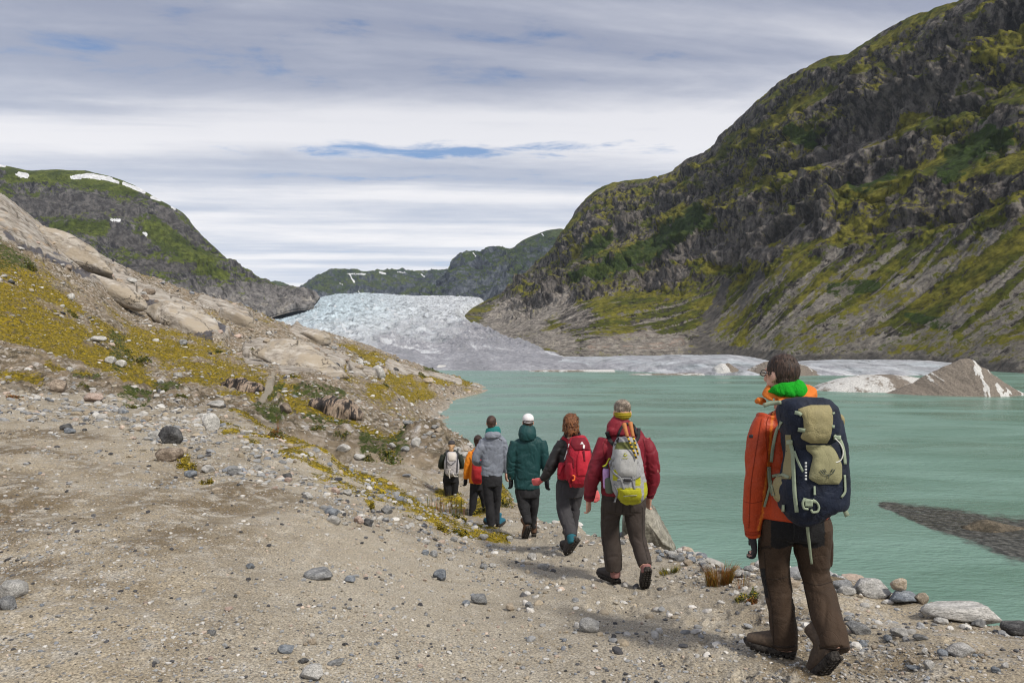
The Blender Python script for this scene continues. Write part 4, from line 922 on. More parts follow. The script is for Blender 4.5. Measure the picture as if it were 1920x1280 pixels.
def samp_cob(n):
    r = np.random.default_rng(27); px = r.uniform(-120, 980, n*8); d = np.exp(r.uniform(math.log(7), math.log(26), n*8)); x = (px-960)/F*d; z = ground_z(x, d)
    c_ = sample(COB, x, d)*(.25+.75*ss(-.1, .25, fbm(np.stack([x, d, 0*x], -1), 1.3, 4, .6, seed=95))); mo_ = sample(att1[..., 0], x, d)
    k = (r.uniform(size=n*8) < c_*(1-.6*mo_)); x, d, z = x[k][:n], d[k][:n], z[k][:n]
    rad = np.clip(1.1*(9/1.1)**(r.uniform(size=len(x))**3.2)*d/F, .008, .12)
    c = PAL[r.choice(len(PAL), len(x), p=[.13, .26, .20, .09, .05, .12, .05, .02, .08, .0])]*r.uniform(.75, 1.1, (len(x), 1))
    return np.stack([x, d, z+rad*.1], -1), rad, c
scatter_stones('cobbles', 7500, samp_cob, 2, 8, m_grav, None)
def samp_bank(n):
    r = np.random.default_rng(22)
    px = r.uniform(980, 2300, n*4); d = r.uniform(4, 14, n*4); x = (px-960)/F*d; z = ground_z(x, d)
    e = ground_z(x, d+.7)
    keep = ((e-z) < -.28) & (z > -5.2) | (r.uniform(size=n*4) < .05)
    x, d, z = x[keep][:n], d[keep][:n], z[keep][:n]
    rad = .02*(6.0)**(r.uniform(size=len(x))**2.2); rad = np.where((ground_z(x, d+.7)-z) < -.28, rad, np.minimum(rad, .035))
    c = PAL[r.choice(len(PAL), len(x), p=[.28, .2, .12, .05, .03, .12, .05, .02, .05, .08])]*r.uniform(.8, 1.15, (len(x), 1))
    return np.stack([x, d, z+rad*.2], -1), rad, c
scatter_stones('bank_rubble', 5000, samp_bank, 2, 8, m_grav, None)
def samp_far(n):
    r = np.random.default_rng(23)
    px = r.uniform(-300, 940, n*4); d = np.exp(r.uniform(math.log(21), math.log(215), n*4)); x = (px-960)/F*d; z = ground_z(x, d)
    q = np.stack([x, d, 0*x], -1)
    mo_ = sample(att1[..., 0], x, d); gr_ = sample(att1[..., 1], x, d); sl_ = sample(att1[..., 2], x, d); pa_ = sample(att2[..., 0], x, d)
    dens = .12+.88*ss(.0, .35, fbm(q, 22, 5, .65, seed=93))
    keep = (r.uniform(size=n*4) < dens*(1-.85*mo_)*(1-.9*sl_)*(1-.8*gr_)) & (pa_ < .3) & (z > LAKE-.3)
    x, d, z = x[keep][:n], d[keep][:n], z[keep][:n]
    rad = np.clip(1.0*(6.5)**(r.uniform(size=len(x))**3.2)*d/F, .03, 1.1)
    c = PAL[r.choice(len(PAL), len(x), p=[.30, .22, .10, .03, .03, .12, .08, .01, .06, .05])]*r.uniform(.75, 1.1, (len(x), 1))
    return np.stack([x, d, z+rad*.15], -1), rad, c
scatter_stones('hillside_rubble', 16000, samp_far, 2, 8, m_grav, None)

# ================================================================ icebergs
m_berg, nt = new_mat('silt covered ice')
pos = nt.n('NewGeometry').outputs['Position']
a = nt.n('Attribute', attribute_name='zones'); d_, b_, w_ = nt.sep(a.outputs['Color'])[:3]
n1 = nt.noise(pos, .5, 8, .7); n2 = nt.noise(pos, 2.5, 6, .7)
ic = nt.mix(1, nt.mix(n1, (.42, .415, .40), (.55, .545, .53)), nt.ramp(n2, [(.36, .7), (.5, 1.0), (.64, 1.2)]), 'MULTIPLY')
si = nt.mix(1, nt.mix(n1, (.125, .105, .085), (.20, .17, .14)), nt.ramp(n2, [(.36, .6), (.5, 1.0), (.64, 1.35)]), 'MULTIPLY')
dm = nt.mr(nt.math('ADD', d_, nt.math('MULTIPLY', nt.math('SUBTRACT', n1, .5), 1.4)), .38, .62)
finish(nt, nt.mix(dm, ic, si), .75, nt.bump(nt.math('ADD', n1, nt.math('MULTIPLY', n2, .3)), .5, .6), .3)
def iceberg(label, sky_, base_py, depth_m, dirtf, seed, gully=1.0, cat='iceberg', nu=170, nv=70, name='iceberg', kind=None, mat=None, sharp=1.0, yo=0.0, lift=0.0):
    """ice block floating on the lake; its skyline profile and its front at the water line, with a real thickness behind"""
    d = -LAKE*F/(base_py-640)+yo
    x = np.linspace(sky_[0][0], sky_[-1][0], nu); hp = np.interp(x, [p[0] for p in sky_], [p[1] for p in sky_])
    s = d/F; Yc = d+depth_m*.45; H = np.maximum(-(hp-640)/F*Yc-LAKE, .12); tap = np.clip(np.minimum(np.arange(nu), np.arange(nu)[::-1])/(nu*.04), 0, 1); H = H*tap-.2*(1-tap)
    v = np.linspace(-1, 1, nv)[:, None]
    c = np.clip(1-np.abs(v)**sharp, 0, 1)
    wv = np.linspace(0, 1, nu)[None]
    Yv = d+depth_m*.45+v*depth_m*.45*(.35+.65*np.clip(H/H.max(), 0, 1)**.6)[None]
    Zv = LAKE-.35+(H[None]+.35)*c
    P = np.stack([(x-960)[None]/F*(Yc+0*Yv), Yv, Zv], -1)
    warp_ = fbm(P, 6, 4, .5, seed=seed)
    gu = fbm(np.stack([P[..., 0]*.9+warp_*1.5+(H[None]-(Zv-LAKE))*.45*np.sign(wv-.5), .12*P[..., 1], .10*Zv], -1), 3.2, 4, .55, True, seed=seed+1)
    Zf = ss(0, .25, c)
    P[..., 2] += (gu-.35)*.55*gully*Zf*np.clip(H, 0, 3)[None]/3+warp_*.25*Zf
    P[..., 1] += fbm(P, 2.5, 3, .5, seed=seed+4)*.5*(depth_m > 6)
    di = dirtf(wv+0*Zv, (Zv-LAKE)/np.maximum(H.max(), .1), gu, warp_, v+0*Zv)
    o = grid_mesh(name, P, mat or m_berg, {'zones': np.stack([np.clip(di, 0, 1), 0*di, 0*di, 0*di], -1)}, kind=None)
    tag(o, label, cat); return o
iceberg('large pointed iceberg covered in brown silt with white streaks, on the right', [(1655, 743), (1668, 738), (1700, 722), (1740, 702), (1775, 686), (1800, 673), (1812, 670), (1822, 675), (1850, 694), (1880, 716), (1905, 732), (1928, 744)], 744, 26,
        lambda u, h, g, w, v: 1.0-1.0*ss(.62, .8, g)*ss(.5, .62, u)-.5*ss(.66, .8, g)+.4*w, 201, 1.5)
iceberg('low pale rounded iceberg between the orange jacket man and the pointed one', [(1500, 735), (1530, 728), (1548, 718), (1580, 709), (1620, 703), (1660, 702), (1700, 705), (1735, 712), (1760, 735)], 736, 24,
        lambda u, h, g, w, v: .40+.7*ss(.52, .60, u+.05*w)*ss(.72, .62, u+.05*w)*.5+.3*w, 205, .3, sharp=2.2)
iceberg('dark silty cone of ice behind the head of the orange jacket man', [(1372, 705), (1390, 699), (1420, 684), (1442, 676), (1465, 674), (1485, 676), (1510, 686), (1530, 696), (1548, 704)], 705, 30,
        lambda u, h, g, w, v: .85-.9*ss(.6, .8, g)*ss(.62, .7, u)*ss(.95, .85, u)+.3*w-.25*ss(.4, .1, u), 209, 1.3)
iceberg('thin flat floe with dark rim drifting before the ice sheet', [(1175, 701.6), (1200, 700.2), (1250, 699.8), (1300, 699.2), (1316, 699.5), (1322, 702)], 703.5, 14, lambda u, h, g, w, v: .55+.5*w, 213, .2, sharp=3, cat='ice floe', name='ice_floe')
iceberg('whitish flat floe at the glacier front, left of the thin one', [(985, 696), (1010, 693.5), (1060, 693), (1110, 693), (1150, 692.5), (1156, 696)], 697, 14, lambda u, h, g, w, v: .5+.6*w-.5*ss(.6, .8, u), 217, .3, sharp=3, cat='ice floe', name='ice_floe')
iceberg('pale blue ice wedge at the glacier snout above the spit', [(815, 690), (822, 684), (840, 685), (870, 688), (905, 689), (925, 692)], 692.5, 18, lambda u, h, g, w, v: .1+.4*w+.3*ss(.5, .8, u), 221, .3, sharp=2.5)
iceberg('steep dirty ice block at the end of the flat ice sheet', [(1330, 703), (1338, 690), (1350, 682), (1365, 681), (1382, 692), (1390, 703)], 703.5, 16, lambda u, h, g, w, v: .2+.9*ss(.45, .6, u+.1*w)+.3*w, 225, .8, sharp=2)
iceberg('brown gravel islet rising from the shoal at right', [(1800, 998), (1818, 986), (1836, 977), (1850, 975), (1875, 980), (1910, 987), (1960, 990), (2010, 999)], 1000, 3.2, lambda u, h, g, w, v: 1.0+0*u, 229, .35, mat=stone_material('dark islet gravel', (.045, .038, .026), (.10, .082, .058), (.14, .12, .09)), sharp=1.6, cat='islet', name='gravel_islet', nu=120, nv=50)
# ================================================================ walkers
from mathutils.bvhtree import BVHTree
def W3(px, py, d): return np.array([(px-960)/F*d, d, -(py-640)/F*d])
def unit(v):
    v = np.asarray(v, float); return v/(np.linalg.norm(v)+1e-12)
def tube3(C, ra, rb, side=None, n=20, sq=2.0, sub=4):
    """closed tube along points C; ra = half width seen by the camera, rb = half depth"""
    C = np.asarray(C, float); ra = np.asarray(ra, float); rb = np.asarray(rb, float)
    L = np.r_[0, np.cumsum(np.linalg.norm(np.diff(C, axis=0), axis=1))]
    t = np.linspace(0, L[-1], (len(C)-1)*sub+1)
    P = np.stack([smooth_interp(t, L, C[:, i]) for i in range(3)], -1) if len(C) > 2 else np.stack([np.interp(t, L, C[:, i]) for i in range(3)], -1)
    A = smooth_interp(t, L, ra) if len(C) > 2 else np.interp(t, L, ra); B = smooth_interp(t, L, rb) if len(C) > 2 else np.interp(t, L, rb)
    T = np.gradient(P, axis=0); T /= np.linalg.norm(T, axis=1)[:, None]+1e-12
    ref = np.array([0, 1.0, 0]) if side is None else np.asarray(side, float)
    ang = np.linspace(0, 2*math.pi, n, endpoint=False)
    ca = np.sign(np.cos(ang))*np.abs(np.cos(ang))**(2/sq); sa = np.sign(np.sin(ang))*np.abs(np.sin(ang))**(2/sq)
    rings = []
    def ring(p, tg, a, b):
        u = unit(np.cross(ref, tg)); v = unit(np.cross(tg, u))
        return p+u*(ca*a)[:, None]+v*(sa*b)[:, None]
    for k, f in ((0, .35), (0, .75)): rings.append(ring(P[0]-T[0]*min(A[0], B[0])*(.16 if f < .5 else .11), T[0], A[0]*f, B[0]*f))
    for i in range(len(P)): rings.append(ring(P[i], T[i], A[i], B[i]))
    for f in (.75, .35): rings.append(ring(P[-1]+T[-1]*min(A[-1], B[-1])*(.16 if f < .5 else .11), T[-1], A[-1]*f, B[-1]*f))
    V = np.array(rings); m = len(rings)
    idx = np.arange(m*n).reshape(m, n)
    Q = np.stack([idx[:-1], np.roll(idx[:-1], -1, 1), np.roll(idx[1:], -1, 1), idx[1:]], -1).reshape(-1, 4)
    V = V.reshape(-1, 3); c0, c1 = len(V), len(V)+1
    V = np.vstack([V, V[:n].mean(0), V[-n:].mean(0)])
    T1 = np.stack([np.full(n, c0), np.roll(idx[0], -1), idx[0]], -1); T2 = np.stack([np.full(n, c1), idx[-1], np.roll(idx[-1], -1)], -1)
    return V, [q.tolist() for q in Q]+T1.tolist()+T2.tolist()
def ell3(c, r, M=None, sub=3):
    V, Q = ICO[sub]; V = V*np.asarray(r)
    if M is not None: V = V@np.asarray(M).T
    return V+np.asarray(c), Q.tolist()
def fuse(shapes, voxel, smooth=4):
    """one continuous skin over overlapping shapes"""
    V = []; Fc = []; o = 0
    for v, f in shapes:
        V.append(v); Fc += [[i+o for i in q] for q in f]; o += len(v)
    V = np.vstack(V); c = V.mean(0)
    me = bpy.data.meshes.new('skin'); me.from_pydata((V-c).tolist(), [], Fc); me.update()
    ob = bpy.data.objects.new('skin', me); COL.objects.link(ob)
    md = ob.modifiers.new('r', 'REMESH'); md.mode = 'VOXEL'; md.voxel_size = voxel; md.adaptivity = 0
    if smooth:
        sm = ob.modifiers.new('s', 'SMOOTH'); sm.factor = .5; sm.iterations = smooth
    dg = bpy.context.evaluated_depsgraph_get(); dg.update()
    ev = ob.evaluated_get(dg).to_mesh()
    P = np.empty(len(ev.vertices)*3, np.float32); ev.vertices.foreach_get('co', P)
    N = np.empty(len(ev.vertices)*3, np.float32); ev.vertices.foreach_get('normal', N)
    Q = [list(p.vertices) for p in ev.polygons]
    ob.evaluated_get(dg).to_mesh_clear()
    bpy.data.objects.remove(ob); bpy.data.meshes.remove(me)
    return P.reshape(-1, 3).astype(float)+c, N.reshape(-1, 3).astype(float), Q
def put(name, V, Q, mat, parent, loc, attrs=None, label=None, smooth=True):
    me = bpy.data.meshes.new(name); me.from_pydata((np.asarray(V)-np.asarray(loc)).tolist(), [], [list(q) for q in Q])
    me.polygons.foreach_set('use_smooth', np.full(len(me.polygons), smooth))
    for nm, a in (attrs or {}).items():
        at = me.attributes.new(nm, 'FLOAT_COLOR', 'POINT'); at.data.foreach_set('color', np.ascontiguousarray(a, np.float32).reshape(-1))
    me.materials.append(mat); me.update()
    o = bpy.data.objects.new(name, me); COL.objects.link(o)
    if parent is not None: o.parent = parent
    else: o.location = loc
    if label: o['label'] = label
    return o
def cloth(name, col, col2=None, rough=.75, weave=260, sheen=.02, attr=False, bump=.25, spec=.3, mott=.18):
    m, nt = new_mat(name)
    p = nt.n('TexCoord').outputs['Object']
    n1 = nt.noise(p, 7, 5, .65); n2 = nt.noise(p, weave, 2, .5); n3 = nt.noise(nt.mapv(p, (1, 1, .45)), 26, 4, .6)
    c = nt.n('Attribute', attribute_name='dye').outputs['Color'] if attr else None
    if c is None: c = nt.mix(nt.mr(n1, .4, .6), col, col2 or [x*.86 for x in col])
    c = nt.mix(1, c, nt.ramp(nt.math('ADD', nt.math('MULTIPLY', n1, .6), nt.math('MULTIPLY', n2, .4)), [(.36, 1-mott*1.3), (.5, 1.0), (.64, 1+mott)]), 'MULTIPLY')
    n4 = nt.noise(nt.mapv(p, (1, 1, .75), (.3, .5, 0)), 8.5, 3, .5, .9); n5 = nt.noise(nt.mapv(p, (.8, .8, 1.3), (0, -.6, .4)), 17, 2, .5, .7)
    c1_ = nt.mr(nt.math('ABSOLUTE', nt.math('SUBTRACT', n4, .5)), 0, .05); c2_ = nt.mr(nt.math('ABSOLUTE', nt.math('SUBTRACT', n5, .47)), 0, .045)
    hh_ = nt.math('ADD', nt.math('MULTIPLY', c1_, .15), nt.math('MULTIPLY', c2_, .08))
    nb = nt.bump(nt.math('ADD', nt.math('ADD', nt.math('MULTIPLY', n3, .7), hh_), nt.math('MULTIPLY', n2, .12)), bump*1.25, .022)
    finish(nt, c, rough, nb, spec, **{'Sheen Weight': sheen})
    return m
def mat_plain(name, col, rough=.5, spec=.4, mott=.12, scale=30, metal=0.0):
    m, nt = new_mat(name); p = nt.n('TexCoord').outputs['Object']; n = nt.noise(p, scale, 5, .65)
    c = nt.mix(1, col, nt.ramp(n, [(.36, 1-mott*1.4), (.5, 1.0), (.64, 1+mott)]), 'MULTIPLY')
    finish(nt, c, rough, nt.bump(n, .15, .01), spec, Metallic=metal); return m
M_SKIN, nt = new_mat('skin'); p = nt.n('TexCoord').outputs['Object']
finish(nt, nt.mix(nt.noise(p, 25, 5), (.52, .29, .21), (.62, .37, .28)), .5, nt.bump(nt.noise(p, 180, 3), .1, .005), .4, **{'Subsurface Weight': .08, 'Subsurface Radius': (.01, .004, .002)})
def hair_mat(name, a, b):
    m, nt = new_mat(name); p = nt.n('TexCoord').outputs['Object']
    n = nt.noise(nt.mapv(p, (1, 1, .16)), 120, 4, .6, .4); k = nt.noise(p, 14, 4, .6)
    finish(nt, nt.mix(1, nt.mix(nt.mr(n, .38, .62), a, b), nt.ramp(k, [(.36, .65), (.62, 1.25)]), 'MULTIPLY'), .5, nt.bump(n, .7, .012), .4); return m
M_EYE = mat_plain('eye white', (.75, .74, .72), .2); M_LIP = mat_plain('lip', (.45, .19, .16), .5)
M_BOOT = cloth('brown leather boot', (.085, .060, .042), (.055, .040, .030), .7, 60, 0, mott=.3)
M_BOOT2 = cloth('dark grey boot', (.060, .052, .050), (.040, .036, .036), .7, 60, 0, mott=.3)
M_BOOT3 = cloth('red brown boot', (.135, .075, .045), (.09, .05, .032), .7, 60, 0, mott=.3)
M_TEAL = cloth('teal shoe', (.02, .13, .20), None, .7)
M_SOLE = mat_plain('muddy rubber sole', (.035, .031, .028), .85, .2, .6, 60)
M_GLOVE = cloth('black knit glove', (.016, .017, .021), (.026, .027, .032), .9, 300)
M_SOCK = cloth('sock', (.27, .13, .12), None, .9); M_SOCKT = cloth('teal sock', (.02, .12, .16), None, .9)

# a boot in its own frame: x to the toe, z up, heel at the origin
BV, BN, BQ = fuse([tube3([(.035, 0, .05), (.10, 0, .058), (.17, 0, .05), (.225, 0, .042), (.27, 0, .035)], [.036, .041, .046, .047, .036], [.052, .058, .045, .034, .024], side=(0, 0, 1)),
                   tube3([(.045, 0, .03), (.050, 0, .10), (.055, 0, .15), (.058, 0, .19)], [.036, .040, .044, .049], [.042, .046, .050, .054], side=(1, 0, 0)),
                   tube3([(.06, 0, .12), (.11, 0, .085), (.16, 0, .065)], [.026, .028, .024], [.03, .03, .02], side=(0, 0, 1))], .0065, 3)
so_ = np.array([(0, -.020), (0, .020), (.02, .034), (.08, .036), (.13, .041), (.19, .050), (.24, .047), (.275, .031), (.292, .006), (.290, -.012), (.272, -.034), (.24, -.047), (.19, -.049), (.13, -.037), (.08, -.032), (.02, -.031)])
def sole_mesh():
    n = len(so_); V = []; Q = []
    for z, k in ((-.012, .93), (-.006, 1.0), (.012, 1.03), (.020, 1.0)):
        c = so_.mean(0); V += [(*(c+(p_-c)*k), z+.012*max(0, p_[0]-.2)/.09) for p_ in so_]
    for r in range(3): Q += [[r*n+i, r*n+(i+1) % n, (r+1)*n+(i+1) % n, (r+1)*n+i] for i in range(n)]
    V = [tuple(v) for v in V]; V.append((.13, 0, -.010)); V.append((.13, 0, .022)); a, b = len(V)-2, len(V)-1
    Q += [[a, (i+1) % n, i] for i in range(n)]+[[b, 3*n+i, 3*n+(i+1) % n] for i in range(n)]
    r = np.random.default_rng(3)                     # lugs
    for x in np.arange(.015, .28, .028):
        for y in (-.026, 0, .026):
            if abs(y) > .01 and x > .26: continue
            o = len(V); a, b = .010, .0095; z0, z1 = -.024, -.006; s = .004*np.sign(y)
            V += [(x+sx*a+s*0, y+sy*b, z+.012*max(0, x-.2)/.09) for z in (z0, z1) for sx, sy in ((-1, -1), (1, -1), (1, 1), (-1, 1))]
            Q += [[o+3, o+2, o+1, o], [o, o+1, o+5, o+4], [o+1, o+2, o+6, o+5], [o+2, o+3, o+7, o+6], [o+3, o, o+4, o+7]]
    return np.array(V, float), Q
SV, SQ = sole_mesh()
def hand_shapes(R3, o, curl=.6, scale=1.0, thumb_side=1, spread=.10, fat=1.0):
    """palm, four fingers and a thumb; local -z runs along the fingers, +y is the back of the hand's inner side, x across the knuckles"""
    sh = []
    def L(p): return o+R3@(np.asarray(p, float)*scale)
    ax = R3@np.array([0, 1.0, 0])
    sh.append(tube3([L((0, 0, .015)), L((0, 0, -.03)), L((0, .002, -.065)), L((0, .003, -.085))], np.array([.026, .036, .041, .038])*scale*fat, np.array([.020, .017, .015, .012])*scale*fat, side=ax, sq=2.4))
    for i, (x, ln) in enumerate(((-.030, .072), (-.010, .082), (.010, .077), (.029, .060))):
        x *= thumb_side*-1; a = curl*(.85+.12*i); p = np.array([x, .003, -.082]); pts = [p]; dirv = math.atan2(0, 1)
        ang = a*.35; sp = x*spread*8
        for seg, f in enumerate((.45, .32, .26)):
            p = p+np.array([sp*ln*f*.6, math.sin(ang)*ln*f, -math.cos(ang)*ln*f]); pts.append(p); ang += a*.75
        sh.append(tube3([L(q) for q in pts], np.array([.0100, .0095, .0086, .0070])*scale*fat, np.array([.0100, .0092, .0082, .0068])*scale*fat, side=ax, n=12))
    t = thumb_side
    sh.append(tube3([L((t*.022, .004, -.018)), L((t*.042, .014, -.045)), L((t*.050, .022, -.070)), L((t*.048, .030, -.092))], np.array([.014, .0125, .011, .008])*scale*fat, np.array([.014, .0125, .0105, .008])*scale*fat, side=ax, n=12))
    return sh
def rot_to(dirv, yaw):
    """frame whose -z runs along dirv, turned about it by yaw"""
    z = -unit(dirv); x = unit(np.cross((0, 1, 0), z)); y = np.cross(z, x)
    c, s = math.cos(yaw), math.sin(yaw)
    return np.stack([x*c+y*s, -x*s+y*c, z], 1)

class Walker:
    def __init__(s, label, d, foot, conv, voxel=.008, group='hikers walking along the trail'):
        s.d, s.conv, s.voxel = d, conv, voxel
        s.loc = s.P(*foot, 0)
        s.root = thing('person', label, 'person', s.loc, group)
        s.g = {}; s.body = []
    def P(s, x, y, dy=0.0):
        px, py = s.conv(x, y); return W3(px, py, s.d+dy)
    def k(s, dy=0.0): return s.conv(1, 0)[0]*(s.d+dy)/F-s.conv(0, 0)[0]*(s.d+dy)/F
    def limb(s, garment, pts, depth=1.0, body=True, n=22, sq=2.0, inner=.78):
        """pts: (x, y, dy, half width in trace units[, half depth in metres])"""
        C = [s.P(x[0], x[1], x[2]) for x in pts]; ra = [x[3]*s.k(x[2]) for x in pts]; rb = [x[4] if len(x) > 4 else x[3]*s.k(x[2])*depth for x in pts]
        if garment: s.g.setdefault(garment, []).append(tube3(C, ra, rb, n=n, sq=sq))
        if body: s.body.append(tube3(C, np.array(ra)*inner, np.array(rb)*inner, n=16))
    def blob(s, garment, x, y, dy, rx, ry_m, rz, M=None):
        s.g.setdefault(garment, []).append(ell3(s.P(x, y, dy), (rx*s.k(dy), ry_m, rz*s.k(dy)), M))
    def head(s, x, y, dy, h, yaw=0, face=True, neck_to=None):
        """h: head height in trace units; yaw: turned to the left (radians) from looking straight ahead"""
        c = s.P(x, y, dy); H = h*s.k(dy); f = np.array([-math.sin(yaw), math.cos(yaw), 0]); r = np.array([math.cos(yaw), math.sin(yaw), 0]); u = np.array([0, 0, 1.0])
        M = np.stack([r, f, u], 1); q = H/.235
        A = lambda a, b, cc: c+q*(r*a+f*b+u*cc)
        s.body += [ell3(A(0, -.004, .018), q*np.array([.074, .094, .098]), M), ell3(A(0, .035, -.045), q*np.array([.056, .056, .068]), M), ell3(A(0, .062, -.085), q*np.array([.026, .022, .022]), M),
                   tube3([A(0, .088, .02), A(0, .104, -.008), A(0, .113, -.028), A(0, .098, -.036)], q*np.array([.009, .012, .016, .012]), q*np.array([.012, .013, .013, .01]), side=r, n=12),
                   ell3(A(0, .080, .034), q*np.array([.050, .014, .011]), M)]
        for sg in (-1, 1): s.body.append(ell3(A(sg*.077, -.006, -.008), q*np.array([.010, .019, .031]), M))
        s.body.append(tube3([A(0, -.012, -.03), A(0, -.022, -.11), A(0, -.03, -.19)], q*np.array([.052, .055, .066]), q*np.array([.056, .056, .062])))
        s.hc, s.hM, s.hq = c, M, q
        if face:
            for sg in (-1, 1): put('eye', *ell3(A(sg*.031, .080, .012), q*np.array([.0125, .0125, .0105]), M, 2), M_EYE, s.root, s.loc)
            put('mouth', *ell3(A(0, .090, -.066), q*np.array([.023, .008, .0065]), M, 2), M_LIP, s.root, s.loc)
    def HA(s, a, b, c): return s.hc+s.hq*(s.hM@np.array([a, b, c]))
    def hair(s, shapes, mat, amp=.006, name='hair', wl=.03, vox=.006, label=None, lock=1.0):
        V, N, Q = fuse(shapes, vox, 2)
        V = V+N*(amp*fbm((V-s.hc)*np.array([1, 1, .35]), wl, 3, .6, True, seed=4.4)[:, None])
        r = np.random.default_rng(len(V)); n = int(700 if s.d < 9 else 350); k = r.integers(len(V), size=n)      # loose locks over the mass
        dn = np.array([0, 0, -1.0])+r.normal(size=(n, 3))*.35; t = dn-N[k]*(dn*N[k]).sum(1)[:, None]; t /= np.linalg.norm(t, axis=1)[:, None]; t = t+N[k]*r.uniform(.05, .4, n)[:, None]
        L = r.uniform(.012, .034, n)[:, None]*lock; sd = np.cross(N[k], t); sd /= np.linalg.norm(sd, axis=1)[:, None]+1e-9; wd = sd*r.uniform(.0010, .0022, n)[:, None]*max(1, s.d/6)
        B = V[k]-N[k]*.002; o = len(V); V2 = np.stack([B-wd, B+wd, B+t*L*.6+wd*.8, B+t*L*.6-wd*.8, B+t*L-N[k]*L*.15], 1).reshape(-1, 3); i0 = o+np.arange(n)*5
        Q = list(Q)+[[a, a+1, a+2, a+3] for a in i0]+[[a+3, a+2, a+4] for a in i0]; V = np.vstack([V, V2])
        put(name, V, Q, mat, s.root, s.loc, label=label)
    def hblob(s, a, b, c, r): return ell3(s.HA(a, b, c), s.hq*np.asarray(r), s.hM)
    def boot(s, heel, toe_dir, mat, side=None, size=1.0, name='boot'):
        """heel: 3-D point under the heel, toe_dir: direction heel to toe"""
        x = unit(toe_dir); up = np.array([0, 0, 1.0]); y = unit(np.cross(up, x)); z = np.cross(x, y)
        if z[2] < 0: z = -z; y = -y
        M = np.stack([x, y, z], 1)*size
        sh = M@np.array([0, 0, .022])
        o = put(name, BV@M.T+heel+sh, BQ, mat, s.root, s.loc)
        put('sole', SV@M.T+heel+sh, SQ, M_SOLE, o, s.loc)
        s.body.append((BV@(M*.9).T+heel+sh+M@np.array([.01, 0, .012]), BQ))
        return heel+sh+M@np.array([.055, 0, .12])
    def glove(s, wrist, dirv, yaw, mat=None, curl=.6, scale=1.0, thumb=1, bare=False, fat=1.0, name='glove'):
        R3 = rot_to(dirv, yaw); sh = hand_shapes(R3, wrist, curl, scale, thumb, fat=fat)
        if bare: s.body += sh
        else:
            V, N, Q = fuse(sh, .0045 if s.d < 7 else .006, 2); put(name, V, Q, mat or M_GLOVE, s.root, s.loc)
            s.body += hand_shapes(R3, wrist, curl, scale*.97, thumb, fat=fat*.75)
    def dress(s, garment, mat, wrinkle=.006, dye=None, voxel=None, wl=.10, smooth=4, seed=0, label=None):
        V, N, Q = fuse(s.g[garment], voxel or s.voxel, smooth)
        q = V-s.loc
        # sharp creases where cloth bunches, long soft folds elsewhere
        qq = q+fbm(q, .22, 2, seed=seed+1)[:, None]*np.array([.10, .10, .16])
        a = fbm(qq*np.array([.75, .6, 1.25]), wl*1.9, 2, .45, True, seed=seed+.5); b = fbm(qq*np.array([1.2, .7, .55]), wl*1.5, 2, .45, True, seed=seed+8.5)
        gate = ss(-.15, .25, fbm(q, .26, 2, seed=seed+3.3))
        w = -np.maximum(a-.45, 0)*2.0*gate-np.maximum(b-.55, 0)*1.6*(1-gate)
        w2 = fbm(q, .20, 2, .5, seed=seed+2)
        V = V+N*((w*wrinkle+w2*wrinkle*1.0)[:, None])
        at = {'dye': np.concatenate([dye(V, s), np.ones((len(V), 1))], 1)} if dye else None
        o = put(garment, V, Q, mat, s.root, s.loc, at, label)
        s.last = (V, Q); return o
    def finish_body(s, voxel=None):
        V, N, Q = fuse(s.body, voxel or s.voxel, 2); put('body', V, Q, M_SKIN, s.root, s.loc)

